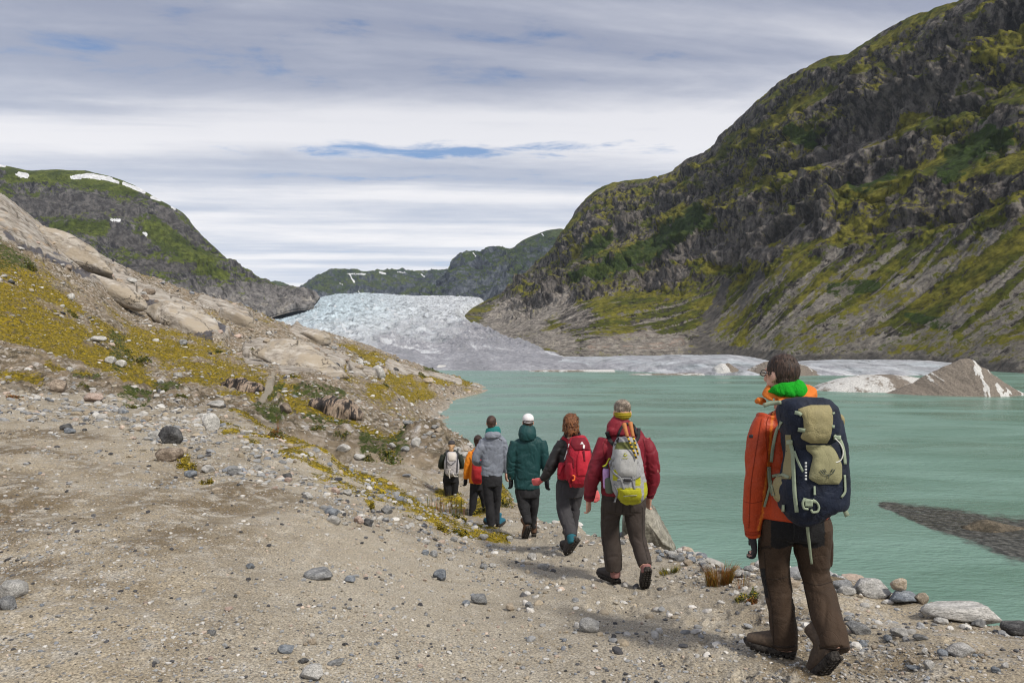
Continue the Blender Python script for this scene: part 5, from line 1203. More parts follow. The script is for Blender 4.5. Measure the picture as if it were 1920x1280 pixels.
class Pack:
    """a rucksack on a walker's back: a thing of its own"""
    def __init__(s, w, label, loc_xy, dy, group=None, cat='backpack'):
        s.w = w; s.dy = dy; s.loc = w.P(*loc_xy, dy); s.root = thing('backpack', label, cat, s.loc, group); s.t = []
    def bag(s, name, rows, mat, sq=2.6, wrinkle=.006, dye=None, parent=None, voxel=.008, seed=0, label=None):
        """rows: (y, x left, x right, depth centre dy, half depth m)"""
        w = s.w; C = [w.P((a+b)/2, y, c) for y, a, b, c, h in rows]; ra = [(b-a)/2*w.k(c) for y, a, b, c, h in rows]; rb = [h for *_, h in rows]
        V, N, Q = fuse([tube3(C, ra, rb, n=28, sq=sq)], voxel, 2)
        q = V-s.loc
        V = V+N*((fbm(q+fbm(q, .2, 2, seed=seed+3)[:, None]*.08, .085, 3, .55, True, seed=seed+7)-.3)*wrinkle)[:, None]
        at = {'dye': np.concatenate([dye(V, w), np.ones((len(V), 1))], 1)} if dye else None
        o = put(name, V, Q, mat, parent or s.root, s.loc, at, label)
        s.t.append(BVHTree.FromPolygons(V.tolist(), Q)); return o
    def add_target(s, V, Q): s.t.append(BVHTree.FromPolygons(V.tolist(), Q))
    def _hit(s, x, y):
        px, py = s.w.conv(x, y); dr = Vector(((px-960)/F, 1, -(py-640)/F)).normalized(); best = None
        for t in s.t:
            h = t.ray_cast(Vector((0, 0, 0)), dr)
            if h[0] is not None and (best is None or h[3] < best): best = h[3]
        return best, np.array(dr)
    def surf(s, name, X, Y, mat, off=.006, bulge=0.0, thick=.008, parent=None, dy=None, label=None):
        nr, nc = X.shape; D = np.full((nr, nc), np.nan); DR = np.zeros((nr, nc, 3))
        for i in range(nr):
            for j in range(nc):
                h, dr = s._hit(X[i, j], Y[i, j]); DR[i, j] = dr
                if h is not None: D[i, j] = h
                if dy is not None:
                    v = dy[i] if hasattr(dy, '__len__') else dy
                    if v is not None: D[i, j] = (s.w.d+v)/dr[1]
        if np.isnan(D).all(): return None
        while np.isnan(D).any():
            m = np.isnan(D); pad = np.pad(D, 1, constant_values=np.nan)
            st = np.stack([pad[:-2, 1:-1], pad[2:, 1:-1], pad[1:-1, :-2], pad[1:-1, 2:]])
            with np.errstate(all='ignore'):
                import warnings
                with warnings.catch_warnings():
                    warnings.simplefilter('ignore'); av = np.nanmean(st, 0)
            D[m] = av[m]
        u = np.linspace(-1, 1, nc)[None]; v = np.linspace(-1, 1, nr)[:, None]
        fr = D-off-bulge*(1-u**4)*(1-v**4)
        A = DR*fr[..., None]; B = DR*(fr+thick+bulge*(1-u**4)*(1-v**4)*.8)[..., None]
        idx = np.arange(nr*nc).reshape(nr, nc); q = lambda I: np.stack([I[:-1, :-1], I[:-1, 1:], I[1:, 1:], I[1:, :-1]], -1).reshape(-1, 4)
        Q = q(idx).tolist()+q(idx+nr*nc)[:, ::-1].tolist()
        ringi = np.r_[idx[0], idx[1:, -1], idx[-1, -2::-1], idx[-2:0:-1, 0]]; nx = np.roll(ringi, -1)
        Q += np.stack([nx, ringi, ringi+nr*nc, nx+nr*nc], -1).tolist()
        V = np.vstack([A.reshape(-1, 3), B.reshape(-1, 3)])
        return put(name, V, Q, mat, parent or s.root, s.loc, label=label)
    def panel(s, name, rows, mat, off=.006, bulge=0.0, thick=.010, parent=None, step=7, label=None):
        r = np.array(rows, float); y = np.linspace(r[0, 0], r[-1, 0], max(4, int(abs(r[-1, 0]-r[0, 0])/step)))
        xl = smooth_interp(y, r[:, 0], r[:, 1]); xr = smooth_interp(y, r[:, 0], r[:, 2]); n = max(4, int((r[:, 2]-r[:, 1]).max()/step))
        u = np.linspace(0, 1, n)[None]
        return s.surf(name, xl[:, None]+(xr-xl)[:, None]*u, y[:, None]+0*u, mat, off, bulge, thick, parent, label=label)
    def strap(s, name, pts, width, mat, off=.008, dy=None, parent=None, step=8, thick=.004):
        p = np.array(pts, float); L = np.r_[0, np.cumsum(np.hypot(*np.diff(p, axis=0).T))]; n = max(3, int(L[-1]/step)); t = np.linspace(0, L[-1], n)
        f = smooth_interp if len(p) > 2 else np.interp
        x, y = f(t, L, p[:, 0]), f(t, L, p[:, 1]); tx, ty = np.gradient(x), np.gradient(y); l = np.hypot(tx, ty)+1e-9
        w = np.interp(t, [0, L[-1]], width) if hasattr(width, '__len__') else np.full(n, width)
        o = np.array([-.5, 0, .5])[None]
        dd = None if dy is None else ([dy]*n if not hasattr(dy, '__len__') else np.interp(t, np.linspace(0, L[-1], len(dy)), dy))
        return s.surf(name, x[:, None]-ty[:, None]/l[:, None]*w[:, None]*o, y[:, None]+tx[:, None]/l[:, None]*w[:, None]*o, mat, off, 0, thick, parent, dd)
    def loop(s, name, pts, rad, mat, dy, parent=None):
        C = [s.w.P(x, y, dy) for x, y in pts]; r = [rad*s.w.k()]*len(C)
        V, Q = tube3(C, r, r, n=10); return put(name, V, Q, mat, parent or s.root, s.loc)
def dark_of(c, k=.6): return tuple(x*k for x in c)
c7 = lambda x, y: (1320+x/2, 640+y/2)
c2 = lambda x, y: (960+x*.32821, 720+y*.32813)
c3 = lambda x, y: (780+x*.24217, 750+y*.24219)
# ---------------------------------------------------------------- nearest man
NAVY, SAND, SAGE, BLK = (.0045, .008, .020), (.29, .25, .125), (.28, .33, .235), (.012, .012, .014)
w = Walker('man in orange jacket and brown trousers, nearest of the walkers, with navy and tan pack', 3.9, (300, 1180), c7, .0075)
w.limb('jacket', [(345, 235, .03, 62, .085), (350, 275, .02, 118, .105), (350, 330, .02, 135, .125), (345, 430, .02, 128, .130), (340, 530, .02, 122, .130), (342, 600, .02, 126, .140), (345, 652, .02, 128, .145)], sq=2.2)
w.limb('jacket', [(238, 282, .02, 46), (214, 350, .0, 47), (202, 430, -.02, 46), (196, 510, -.02, 44), (188, 590, .01, 40), (184, 660, .03, 37), (182, 728, .05, 29)], 1.0)
w.limb('jacket', [(455, 285, .02, 42), (480, 380, .08, 42), (478, 470, .16, 40), (440, 440, .30, 34), (400, 400, .34, 28)], 1.0)
w.limb('collar', [(300, 232, .03, 66, .085), (318, 214, .015, 98, .106), (322, 198, .005, 102, .110), (322, 190, .0, 98, .108)], body=False)
w.g['collar'].append(tube3([w.P(222, 226, .02), w.P(206, 222, .05), w.P(205, 216, .09)], [.02, .02, .012], [.03, .03, .02]))
w.limb('neck_gaiter', [(306, 200, .0, 74, .088), (308, 186, .0, 76, .090), (306, 174, .0, 70, .085), (302, 164, .005, 58, .074)], body=False)
w.limb('trousers', [(342, 640, .02, 118, .130), (342, 690, .02, 130, .140), (340, 728, .02, 122, .135)], sq=2.2)
w.limb('trousers', [(276, 690, .03, 66, .125), (262, 770, .06, 58, .105), (260, 840, .09, 54, .095), (268, 900, .10, 53), (280, 960, .08, 52), (292, 1030, .06, 51), (300, 1090, .04, 50), (303, 1150, .03, 48)])
w.limb('trousers', [(402, 690, .02, 70, .13), (404, 770, .02, 64, .110), (414, 840, .02, 56, .098), (430, 910, -.01, 55), (447, 980, -.08, 56), (466, 1060, -.17, 57), (480, 1115, -.22, 57), (490, 1158, -.26, 56)])
w.limb('thigh_pocket', [(452, 690, .02, 20, .06), (460, 760, .02, 20, .065), (460, 835, .02, 16, .05)], body=False)
w.head(290, 127, .03, 150, yaw=.5)
tr_b, tr_k = np.array((.042, .025, .0145)), np.array((.005, .005, .006))
def dye_tr(V, s):
    px, py = proj(V); x, y = (px-1320)*2, (py-640)*2
    k = (y < 768+8*np.sin(x*.05)) & (x > 250) & (x < 452)
    k |= (y < 668); k |= (np.abs(x-(226+(y-900)*.13)) < 9) & (y > 850) & (y < 960)
    return np.where(k[:, None], tr_k, tr_b)
m7 = cloth('work trouser cloth', None, attr=True, rough=.8, bump=.35)
w.dress('trousers', m7, .010, dye_tr, seed=1)
w.dress('thigh_pocket', cloth('brown pocket cloth', (.038, .022, .013)), .004, seed=2)
OR1, OR2 = np.array((.38, .042, .007)), np.array((.60, .15, .016))
def dye_j(V, s):
    px, py = proj(V); x, y = (px-1320)*2, (py-640)*2
    stripe = np.abs(x-np.interp(y, [240, 330, 450, 560, 640, 700], [262, 252, 244, 228, 220, 206])) < 5
    return np.where(stripe[:, None], OR2, OR1)
w.dress('jacket', cloth('orange shell fabric', None, attr=True, rough=.55, bump=.3, spec=.35), .011, dye_j, seed=3)
w.dress('collar', cloth('bright orange collar', (.66, .17, .018)), .006, seed=4)
w.dress('neck_gaiter', cloth('bright green gaiter', (.014, .33, .020), (.011, .27, .016), .95, spec=.1, bump=.6), .012, seed=5, wl=.07)
M_BRN = hair_mat('dark brown hair', (.020, .012, .009), (.075, .042, .028))
w.hair([w.hblob(0, -.014, .030, (.077, .097, .098)), w.hblob(0, -.045, -.022, (.064, .052, .045))], M_BRN, .006)
# spectacles
gm_ = mat_plain('black spectacle frame', (.012, .012, .012), .3)
gl_ = []
for sg in (-1, 1):
    t = np.linspace(0, 2*math.pi, 19); C = [w.HA(sg*.032+.023*math.cos(a), .104, .010+.019*math.sin(a)) for a in t]
    gl_.append(tube3(C, [.0022]*19, [.0022]*19, n=8, sub=1, side=w.hM[:, 1]))
    gl_.append(tube3([w.HA(sg*.055, .104, .015), w.HA(sg*.076, .06, .014), w.HA(sg*.082, -.01, .010)], [.0022]*3, [.003]*3, n=8, side=(0, 0, 1)))
gl_.append(tube3([w.HA(-.010, .106, .014), w.HA(.010, .106, .014)], [.002]*2, [.002]*2, n=8, side=(0, 0, 1)))
V = np.vstack([a for a, b in gl_]); Q = []; o_ = 0
for a, b in gl_: Q += [[i+o_ for i in q] for q in b]; o_ += len(a)
put('glasses', V, Q, gm_, w.root, w.loc)
w.glove(w.P(181, 738, .05), w.P(198, 800, .10)-w.P(181, 738, .05), 1.15, curl=.9, thumb=1, scale=1.02, fat=1.12)
w.glove(w.P(402, 398, .345), (-.2, .05, .9), .3, curl=1.6, thumb=-1)
gz = lambda p: np.array([p[0], p[1], float(ground_z(p[0], p[1]))])
w.boot(gz(w.P(344, 1186, .0)), (-.86, .52, .0), M_BOOT, size=.98)
w.boot(w.P(505, 1188, -.33), (-.16, .58, -.78), M_BOOT)
w.finish_body(.006)
# his pack
pk = Pack(w, 'navy and tan trekking backpack worn by the man in orange', (400, 640), -.25)
mn, ms, mg = cloth('navy pack cloth', NAVY, (.007, .012, .028), .7, bump=.35), cloth('tan pack cloth', SAND, (.24, .21, .11), .75, bump=.35), cloth('sage webbing', SAGE, None, .8, 400, bump=.1)
w_j = w
pk.bag('main_bag', [(300, 300, 505, -.24, .11), (350, 300, 515, -.25, .13), (430, 312, 524, -.26, .14), (510, 300, 528, -.26, .145), (580, 282, 526, -.26, .145), (620, 292, 505, -.26, .13), (642, 345, 470, -.25, .09)], mn, 3.0, .007)
pk.bag('lid', [(222, 296, 462, -.28, .10), (246, 285, 476, -.285, .13), (285, 288, 490, -.295, .145), (335, 306, 496, -.30, .140), (376, 335, 490, -.295, .10)], mn, 3.0, .007, seed=2)
pk.bag('side_pocket', [(500, 285, 325, -.20, .055), (540, 265, 335, -.21, .075), (580, 264, 332, -.21, .075), (600, 275, 322, -.21, .06)], ms, 2.4, .006, seed=3)
pk.bag('hip_wing', [(272, 488, 508, -.20, .04), (290, 490, 520, -.20, .05), (318, 492, 518, -.20, .04)], ms, 2.2, .004, seed=4, label='small tan lid pocket on the right')
pk.panel('lid_panel', [(238, 400, 470), (255, 352, 480), (290, 372, 484), (330, 374, 480), (360, 362, 474), (382, 400, 462)], ms, .006, .014)
pk.panel('front_pocket', [(388, 382, 476), (405, 384, 490), (430, 408, 504), (470, 400, 518), (510, 393, 518), (535, 430, 506)], cloth('pale tan pack cloth', (.27, .255, .14), None, .75), .006, .022)
pk.panel('side_panel', [(350, 304, 325), (400, 306, 332), (470, 296, 332), (515, 292, 326)], ms, .005, .0)
mb = mat_plain('sage plastic buckle', (.30, .36, .26), .45)
pk.strap('strap', [(320, 368), (332, 420), (336, 500), (340, 570), (348, 640)], 15, mg)
pk.strap('strap', [(338, 410), (355, 455), (372, 488)], 9, mg)
pk.strap('strap', [(340, 266), (362, 270), (366, 276)], 14, mg, .012); pk.strap('strap', [(352, 330), (380, 334)], 15, mg, .012)
pk.strap('strap', [(484, 266), (488, 272)], 10, mg); pk.strap('strap', [(478, 318), (490, 320)], 12, mg)
pk.strap('strap', [(488, 352), (512, 372), (526, 420), (530, 460)], 12, mg); pk.strap('strap', [(528, 500), (530, 560), (515, 585)], 9, mg)
pk.strap('strap', [(398, 620), (388, 690), (394, 750), (404, 834)], [15, 9], mg, 0, dy=[-.40, -.34, -.26, -.20])
pk.strap('strap', [(372, 590), (392, 596), (420, 600)], 12, mg, .012)
pk.loop('strap_loop', [(408, 592), (425, 606), (431, 622), (424, 638), (408, 640), (402, 630)], 4, mg, -.405)
pk.loop('strap_loop', [(376, 590), (370, 606), (376, 626), (390, 628)], 4, mg, -.405)
pk.loop('strap_loop', [(510, 585), (488, 600), (478, 626), (488, 642), (505, 632), (515, 600)], 4, mg, -.38)
pk.strap('strap', [(508, 585), (520, 615), (538, 655)], [12, 20], mg, 0, dy=[-.38, -.37, -.35])
pk.loop('cord', [(488, 360), (512, 385), (522, 415), (516, 440), (498, 452), (488, 452)], 2, mat_plain('pale cord', (.6, .6, .55), .7), -.42)
for x, y, ww, hh_ in ((320, 378, 12, 8), (393, 606, 15, 12), (413, 402, 11, 5), (500, 360, 14, 8)):
    pk.panel('buckle', [(y-hh_, x-ww, x+ww), (y+hh_, x-ww, x+ww)], mb, .014, 0, .012, step=4)
pk.panel('tag', [(542, 411, 418), (575, 411, 420)], mb, .014, 0, .006, step=3); pk.panel('tag', [(612, 292, 302), (638, 290, 302)], mb, .02, 0, .006, step=3)
# emblem: a soaring bird, stitched in dark thread
me_ = mat_plain('dark stitching', (.05, .06, .05), .8)
for pts in ([(436, 482), (448, 496), (464, 500)], [(464, 500), (482, 494), (492, 478)], [(444, 480), (452, 490)], [(452, 478), (459, 490)], [(484, 476), (477, 489)], [(464, 500), (470, 508), (466, 512)]):
    pk.strap('emblem', pts, 3.2, me_, .034, step=4, thick=.002)
mw_ = mat_plain('pale print', (.6, .62, .6), .7)
for i in range(6): pk.panel('lettering', [(452+i*12, 378, 386), (459+i*12, 378, 386)], mw_, .013, 0, .002, step=3)
pk.add_target(*w.last)
# shoulder straps and hip belt on the orange jacket
Vj = [o for o in w.root.children if o.name.startswith('jacket')][0]
co = np.array([v.co[:] for v in Vj.data.vertices])+w.loc; pk.add_target(co, [list(p.vertices) for p in Vj.data.polygons])
pk.strap('shoulder_strap', [(222, 240), (252, 232), (290, 228)], 16, mg, .012)
pk.strap('strap', [(290, 300), (272, 335), (258, 400), (252, 452)], 12, mg, .012); pk.strap('strap', [(244, 470), (246, 520), (258, 578)], 14, mg, .012); pk.strap('strap', [(252, 520), (240, 570), (226, 620)], 9, mg, .012)
pk.strap('strap', [(255, 505), (290, 498), (318, 510)], 11, mg, .012)

def trimmer(w, names):
    t = Pack.__new__(Pack); t.w, t.loc, t.root, t.t = w, w.loc, w.root, []
    for o in w.root.children:
        if o.name.split('.')[0] in names: t.add_target(np.array([v.co[:] for v in o.data.vertices])+w.loc, [list(p.vertices) for p in o.data.polygons])
    return t
m_seam, m_tseam, m_cuff = cloth('dark orange seam tape', (.22, .022, .004)), cloth('dark brown stitching', (.022, .013, .008)), cloth('orange cuff cloth', (.30, .032, .006))
t = trimmer(w, ('jacket',))
t.strap('seam', [(216, 290), (193, 420), (174, 560), (168, 700)], 3, m_seam, .002, thick=.003); t.strap('seam', [(258, 262), (236, 300), (232, 360), (240, 440)], 3, m_seam, .002, thick=.003)
t.strap('cuff', [(154, 716), (182, 722), (212, 716)], 14, m_cuff, .004); t.strap('seam', [(150, 600), (180, 606), (222, 596)], 2.5, m_seam, .002, thick=.003)
t.panel('logo_patch', [(349, 169, 184), (361, 168, 183)], mat_plain('black patch', (.015, .015, .018)), .003, 0, .004, step=4)
t = trimmer(w, ('trousers',))
t.strap('seam', [(226, 790), (232, 880), (254, 1000), (262, 1150)], 3, m_tseam, .002, thick=.003); t.strap('seam', [(352, 800), (372, 900), (402, 1040), (436, 1150)], 3, m_tseam, .002, thick=.003)
t.strap('seam', [(336, 664), (338, 720), (334, 752)], 3, mat_plain('black seam', (.004, .004, .005)), .002, thick=.003); t.strap('hem', [(254, 1140), (302, 1146), (350, 1140)], 8, m_tseam, .003, thick=.004)
t.strap('hem', [(436, 1148), (488, 1154), (544, 1146)], 8, m_tseam, .003, thick=.004); t.strap('pocket_flap', [(214, 776), (240, 770), (252, 774)], 9, m_tseam, .003)
t.strap('seam', [(210, 880), (262, 892), (318, 880)], 2.5, m_tseam, .002, thick=.003); t.strap('seam', [(372, 902), (430, 912), (484, 898)], 2.5, m_tseam, .002, thick=.003)

# ---------------------------------------------------------------- burgundy jacket
w = Walker('walker in burgundy jacket with yellow headband and grey and lime pack', 6.4, (580, 1130), c2, .0075)
w.limb('jacket', [(622, 262, .02, 62, .08), (635, 300, .02, 122, .105), (640, 350, .02, 136, .125), (640, 430, .02, 130, .130), (636, 520, .02, 130, .130), (636, 590, .02, 132, .135), (636, 628, .02, 130, .138)], sq=2.2)
w.limb('jacket', [(532, 318, .02, 44), (505, 400, .0, 49), (480, 480, -.02, 47), (456, 560, .0, 42), (444, 620, .02, 36), (437, 662, .03, 28)])
w.limb('jacket', [(752, 318, .02, 44), (785, 400, .0, 47), (806, 480, .0, 43), (806, 560, .03, 39), (794, 620, .05, 28), (786, 650, .06, 22)])
w.limb('hood', [(616, 288, -.01, 80, .085), (615, 255, -.005, 76, .085), (625, 220, .01, 64, .082), (632, 200, .02, 56, .078)], body=False); w.blob('hood', 582, 266, -.04, 40, .05, 28)
w.limb('trousers', [(636, 612, .02, 124, .130), (634, 680, .02, 130, .14), (632, 725, .02, 122, .13)], sq=2.2)
w.limb('trousers', [(570, 690, .03, 64, .115), (560, 780, .05, 55, .10), (562, 860, .06, 53, .09), (570, 940, .05, 52), (578, 1010, .03, 50), (580, 1062, .03, 47)])
w.limb('trousers', [(700, 690, .02, 66, .115), (704, 780, .0, 57, .10), (716, 870, -.02, 48, .09), (738, 955, -.10, 45), (752, 1005, -.15, 44), (762, 1040, -.19, 43)])
w.head(630, 164, .02, 143)
w.dress('trousers', cloth('dark brown trousers', (.046, .035, .030), (.036, .028, .024), .8), .011, seed=11)
w.dress('jacket', cloth('burgundy shell fabric', (.195, .010, .022), (.15, .008, .018), .6), .013, seed=12)
w.dress('hood', cloth('burgundy hood', (.20, .010, .022), None, .6), .010, seed=13, wl=.07)
M_GRY = hair_mat('grey brown hair', (.10, .075, .055), (.36, .30, .24))
w.hair([w.hblob(0, -.010, .050, (.076, .090, .076)), w.hblob(.030, -.075, .075, (.032, .028, .036)), w.hblob(-.015, -.06, .085, (.04, .035, .03))], M_GRY, .008)
sh_ = [w.hblob(0, -.008, -.012, (.083, .102, .058))]
V, N, Q = fuse(sh_, .006, 2); V = V+N*(.004*np.sin((V[:, 2:3]-w.hc[2])*330)); put('headband', V, Q, cloth('mustard headband', (.30, .235, .012), None, .85), w.root, w.loc)
w.glove(w.P(436, 664, .03), w.P(440, 712, .05)-w.P(436, 664, .03), .9, curl=.75, thumb=1, bare=True)
w.glove(w.P(785, 652, .06), w.P(772, 690, .10)-w.P(785, 652, .06), -1.0, curl=.8, thumb=-1, bare=True)
w.boot(gz(w.P(612, 1138, .02)), (-.60, .80, 0), M_BOOT2); w.limb('sock', [(590, 1060, .03, 30), (592, 1100, .03, 29)], body=False); w.dress('sock', M_SOCK, .003, seed=14); w.g.pop('sock')
w.boot(w.P(780, 1062, -.28), (-.02, .52, -.85), M_BOOT2); w.limb('sock', [(764, 1030, -.19, 30), (768, 1075, -.22, 30)], body=False)
w.dress('sock', M_SOCK, .003, seed=14)
w.finish_body(.0055)
GRY, LIM = (.30, .305, .31), (.36, .36, .015)
pk = Pack(w, 'grey and lime green backpack worn by the walker in burgundy', (660, 660), -.22)
def dye_p(V, s):
    px, py = proj(V); x, y = (px-960)/.32821, (py-720)/.32813
    l = ((y > 590+.0009*(x-670)**2) & (x > 600) & (x < 738)) | ((y > 490) & (y < 550) & ((x < 606)) & (x > 575)) | ((y > 530) & (y < 580) & (x > 705) & (x < 735)) | ((y > 560) & (np.abs(x-770) < 16))
    d = (y < 372) & (np.abs(x-648) < 62-(372-y)*.3) & (y > 330)
    c = np.where(l[:, None], np.array(LIM), np.array(GRY)); return np.where(d[:, None], np.array((.10, .11, .03)), c)
m6 = cloth('grey and lime pack cloth', None, attr=True, rough=.7, bump=.35)
pk.bag('main_bag', [(312, 600, 700, -.20, .07), (350, 582, 718, -.22, .10), (420, 570, 738, -.24, .125), (500, 562, 750, -.25, .135), (570, 570, 766, -.25, .135), (620, 590, 770, -.25, .125), (668, 625, 740, -.24, .08)], m6, 2.6, .009, dye_p)
mgs, mlm, mbk = cloth('grey webbing', (.24, .245, .25), None), cloth('lime cloth', LIM, (.30, .29, .01)), cloth('black webbing', (.02, .02, .022))
pk.panel('front_pocket', [(372, 612, 690), (400, 590, 706), (450, 582, 716), (500, 598, 712), (530, 625, 700)], cloth('pale grey pack cloth', (.36, .365, .36), None), .006, .018)
pk.panel('bottom_panel', [(600, 612, 736), (630, 618, 742), (660, 628, 736), (672, 640, 722)], mlm, .006, .012)
pk.strap('strap', [(575, 465), (620, 455), (655, 470), (690, 465), (720, 440)], 16, mgs); pk.strap('strap', [(600, 548), (640, 540), (660, 548), (700, 540), (735, 520)], 12, mgs)
pk.strap('strap', [(585, 420), (560, 450), (575, 500), (620, 540), (640, 600)], 14, mgs); pk.strap('strap', [(700, 470), (690, 540), (702, 600)], 12, mgs)
pk.strap('strap', [(580, 570), (600, 620), (585, 676)], 10, mgs)
for x, y in ((658, 466), (660, 548)): pk.panel('buckle', [(y-9, x-20, x+20), (y+9, x-20, x+20)], mat_plain('dark buckle', (.03, .03, .035)), .016, 0, .012, step=5)
pk.strap('emblem', [(638, 402), (648, 410), (658, 402)], 6, mlm, .030, step=4, thick=.002); pk.strap('emblem', [(640, 396), (652, 394)], 4, mlm, .030, step=4, thick=.002)
tc_ = bpy.data.curves.new('lettering', 'FONT'); tc_.body = 'deuter'; tc_.size = .020; tc_.extrude = .0006; tc_.align_x = 'CENTER'; tc_.align_y = 'CENTER'
to_ = bpy.data.objects.new('lettering', tc_); COL.objects.link(to_); bpy.context.view_layer.update()
tm_ = bpy.data.meshes.new_from_object(to_.evaluated_get(bpy.context.evaluated_depsgraph_get())); bpy.data.objects.remove(to_); tm_.materials.clear(); tm_.materials.append(mlm)
ht_, dr_ = pk._hit(647, 422); to_ = bpy.data.objects.new('lettering', tm_); COL.objects.link(to_); to_.parent = pk.root; to_.rotation_euler = (R(90), 0, 0); to_.location = Vector(dr_*(ht_-.030))-pk.root.location
pk.strap('lettering', [(636, 640), (715, 634)], 6, cloth('grey lettering', (.3, .3, .2)), .026, step=6, thick=.002)
Vj = [o for o in w.root.children if o.name.startswith('jacket')][0]; co = np.array([v.co[:] for v in Vj.data.vertices])+w.loc; pk.add_target(co, [list(p.vertices) for p in Vj.data.polygons])
Vj = [o for o in w.root.children if o.name.startswith('hood')][0]; co = np.array([v.co[:] for v in Vj.data.vertices])+w.loc; pk.add_target(co, [list(p.vertices) for p in Vj.data.polygons])
pk.strap('shoulder_strap', [(540, 272), (560, 320), (585, 350)], 22, mbk, .012); pk.strap('shoulder_strap', [(725, 250), (722, 300), (705, 330)], 20, mbk, .012)
pk.strap('haul_loop', [(598, 330), (615, 270), (650, 225), (690, 232), (715, 290)], 14, mbk, .014)
t = trimmer(w, ('trousers',)); m_bs = cloth('dark stitching', (.02, .016, .014))
t.strap('seam', [(634, 640), (634, 700), (632, 735)], 4, m_bs, .002, thick=.003); t.strap('seam', [(520, 700), (518, 850), (545, 1040)], 3, m_bs, .002, thick=.003); t.strap('seam', [(745, 700), (745, 850), (775, 1000)], 3, m_bs, .002, thick=.003)
t.panel('pocket', [(660, 528, 596), (735, 530, 592)], cloth('trouser pocket cloth', (.040, .031, .027)), .003, .004, .006); t.panel('pocket', [(660, 672, 740), (735, 674, 738)], cloth('trouser pocket cloth', (.040, .031, .027)), .003, .004, .006)
t = trimmer(w, ('jacket',)); m_rs = cloth('dark burgundy seam', (.11, .006, .013))
t.strap('seam', [(545, 300), (520, 360), (535, 440)], 4, m_rs, .002, thick=.003); t.strap('seam', [(748, 310), (762, 370), (752, 450)], 4, m_rs, .002, thick=.003); t.strap('cuff', [(412, 640), (438, 650), (470, 642)], 14, m_rs, .004); t.strap('cuff', [(765, 632), (788, 640), (812, 630)], 12, m_rs, .004)
# trekking poles stowed on the pack
tp = thing('trekking_poles', 'pair of folded trekking poles with cork grips strapped on the grey pack', 'trekking poles', w.P(670, 300, -.37))
mc, my_ = mat_plain('cork grip', (.42, .16, .05), .7), None
m, nt = new_mat('black and yellow pole'); p = nt.n('TexCoord').outputs['Object']; wv = nt.n('TexWave', {'Vector': p, 'Scale': 9.0, 'Distortion': 2.0}, bands_direction='Z').outputs['Fac']
finish(nt, nt.mix(nt.mr(wv, .45, .55), (.015, .015, .016), (.55, .36, .02)), .4)
for a, b, c in (((640, 226), (660, 300), (712, 425)), ((676, 220), (692, 300), (722, 405))):
    put('grip', *tube3([w.P(*a, -.30), w.P((a[0]+b[0])/2, (a[1]+b[1])/2, -.335), w.P(*b, -.36)], [.021, .017, .015], [.021, .017, .015], n=12), mc, tp, tp.location)
    put('shaft', *tube3([w.P(*b, -.36), w.P(*c, -.40)], [.009, .008], [.009, .008], n=10), m, tp, tp.location)
bt = thing('water_bottle', 'lilac drinking bottle in the side pocket of the grey and lime pack', 'bottle', w.P(537, 540, -.2))
put('flask', *tube3([w.P(540, 590, -.19), w.P(538, 540, -.2), w.P(537, 492, -.2), w.P(537, 480, -.2)], [.030, .031, .031, .022], [.030, .031, .031, .022]), mat_plain('lilac plastic', (.42, .25, .50), .35), bt, bt.location)
put('cap', *tube3([w.P(537, 480, -.2), w.P(537, 460, -.2)], [.021, .020], [.021, .020]), mat_plain('dark cap', (.05, .05, .05)), bt, bt.location)
pk.loop('cord', [(518, 470), (535, 462), (548, 440), (556, 425), (566, 430)], 4, mlm, -.23)
pk.bag('side_pocket', [(535, 522, 572, -.19, .05), (570, 528, 580, -.20, .06), (618, 535, 580, -.2, .05)], cloth('dark mesh pocket', (.10, .12, .09)), 2.2, .004, seed=5)

# ---------------------------------------------------------------- red backpack, curly hair
w = Walker('walker with curly auburn hair in black jacket carrying a red pack', 8.1, (330, 960), c2, .009)
w.limb('jacket', [(335, 290, .03, 46, .07), (338, 330, .03, 78, .10), (345, 400, .03, 84, .11), (345, 480, .03, 84, .115), (342, 550, .03, 86, .12)], sq=2.2)
w.limb('jacket', [(285, 330, .03, 32), (250, 400, .02, 34), (222, 470, .0, 33), (198, 515, .02, 28), (172, 545, .04, 22)])
w.limb('jacket', [(400, 330, .03, 32), (430, 410, .05, 34), (448, 490, .04, 32), (462, 560, .02, 26), (475, 610, .0, 20)])
w.limb('scarf', [(342, 305, .01, 52, .075), (345, 285, .01, 50, .075), (345, 268, .02, 44, .07)], body=False)
w.limb('trousers', [(335, 550, .03, 82, .115), (332, 600, .03, 84, .12), (332, 640, .03, 76, .115)], sq=2.2)
w.limb('trousers', [(292, 610, .02, 44, .10), (292, 690, .0, 42, .09), (310, 770, -.06, 42, .08), (330, 830, -.12, 38), (338, 868, -.17, 34)])
w.limb('trousers', [(368, 610, .05, 46, .10), (356, 690, .10, 38, .09), (350, 770, .12, 32, .08), (348, 850, .10, 26), (340, 900, .08, 24)])
w.head(335, 224, .02, 112)
w.dress('trousers', cloth('charcoal trousers', (.050, .048, .052), (.038, .037, .042), .8), .012, seed=21)
w.dress('jacket', cloth('black quilted jacket', (.014, .013, .014), (.022, .020, .021), .45), .012, seed=22, wl=.07)
w.dress('scarf', cloth('dark scarf', (.012, .012, .016)), .010, seed=23, wl=.05)
M_CUR = hair_mat('auburn curls', (.055, .018, .007), (.24, .095, .032))
cr = np.random.default_rng(9); cs = [w.hblob(0, -.02, .02, (.090, .105, .105)), w.hblob(0, -.05, -.045, (.080, .06, .065))]
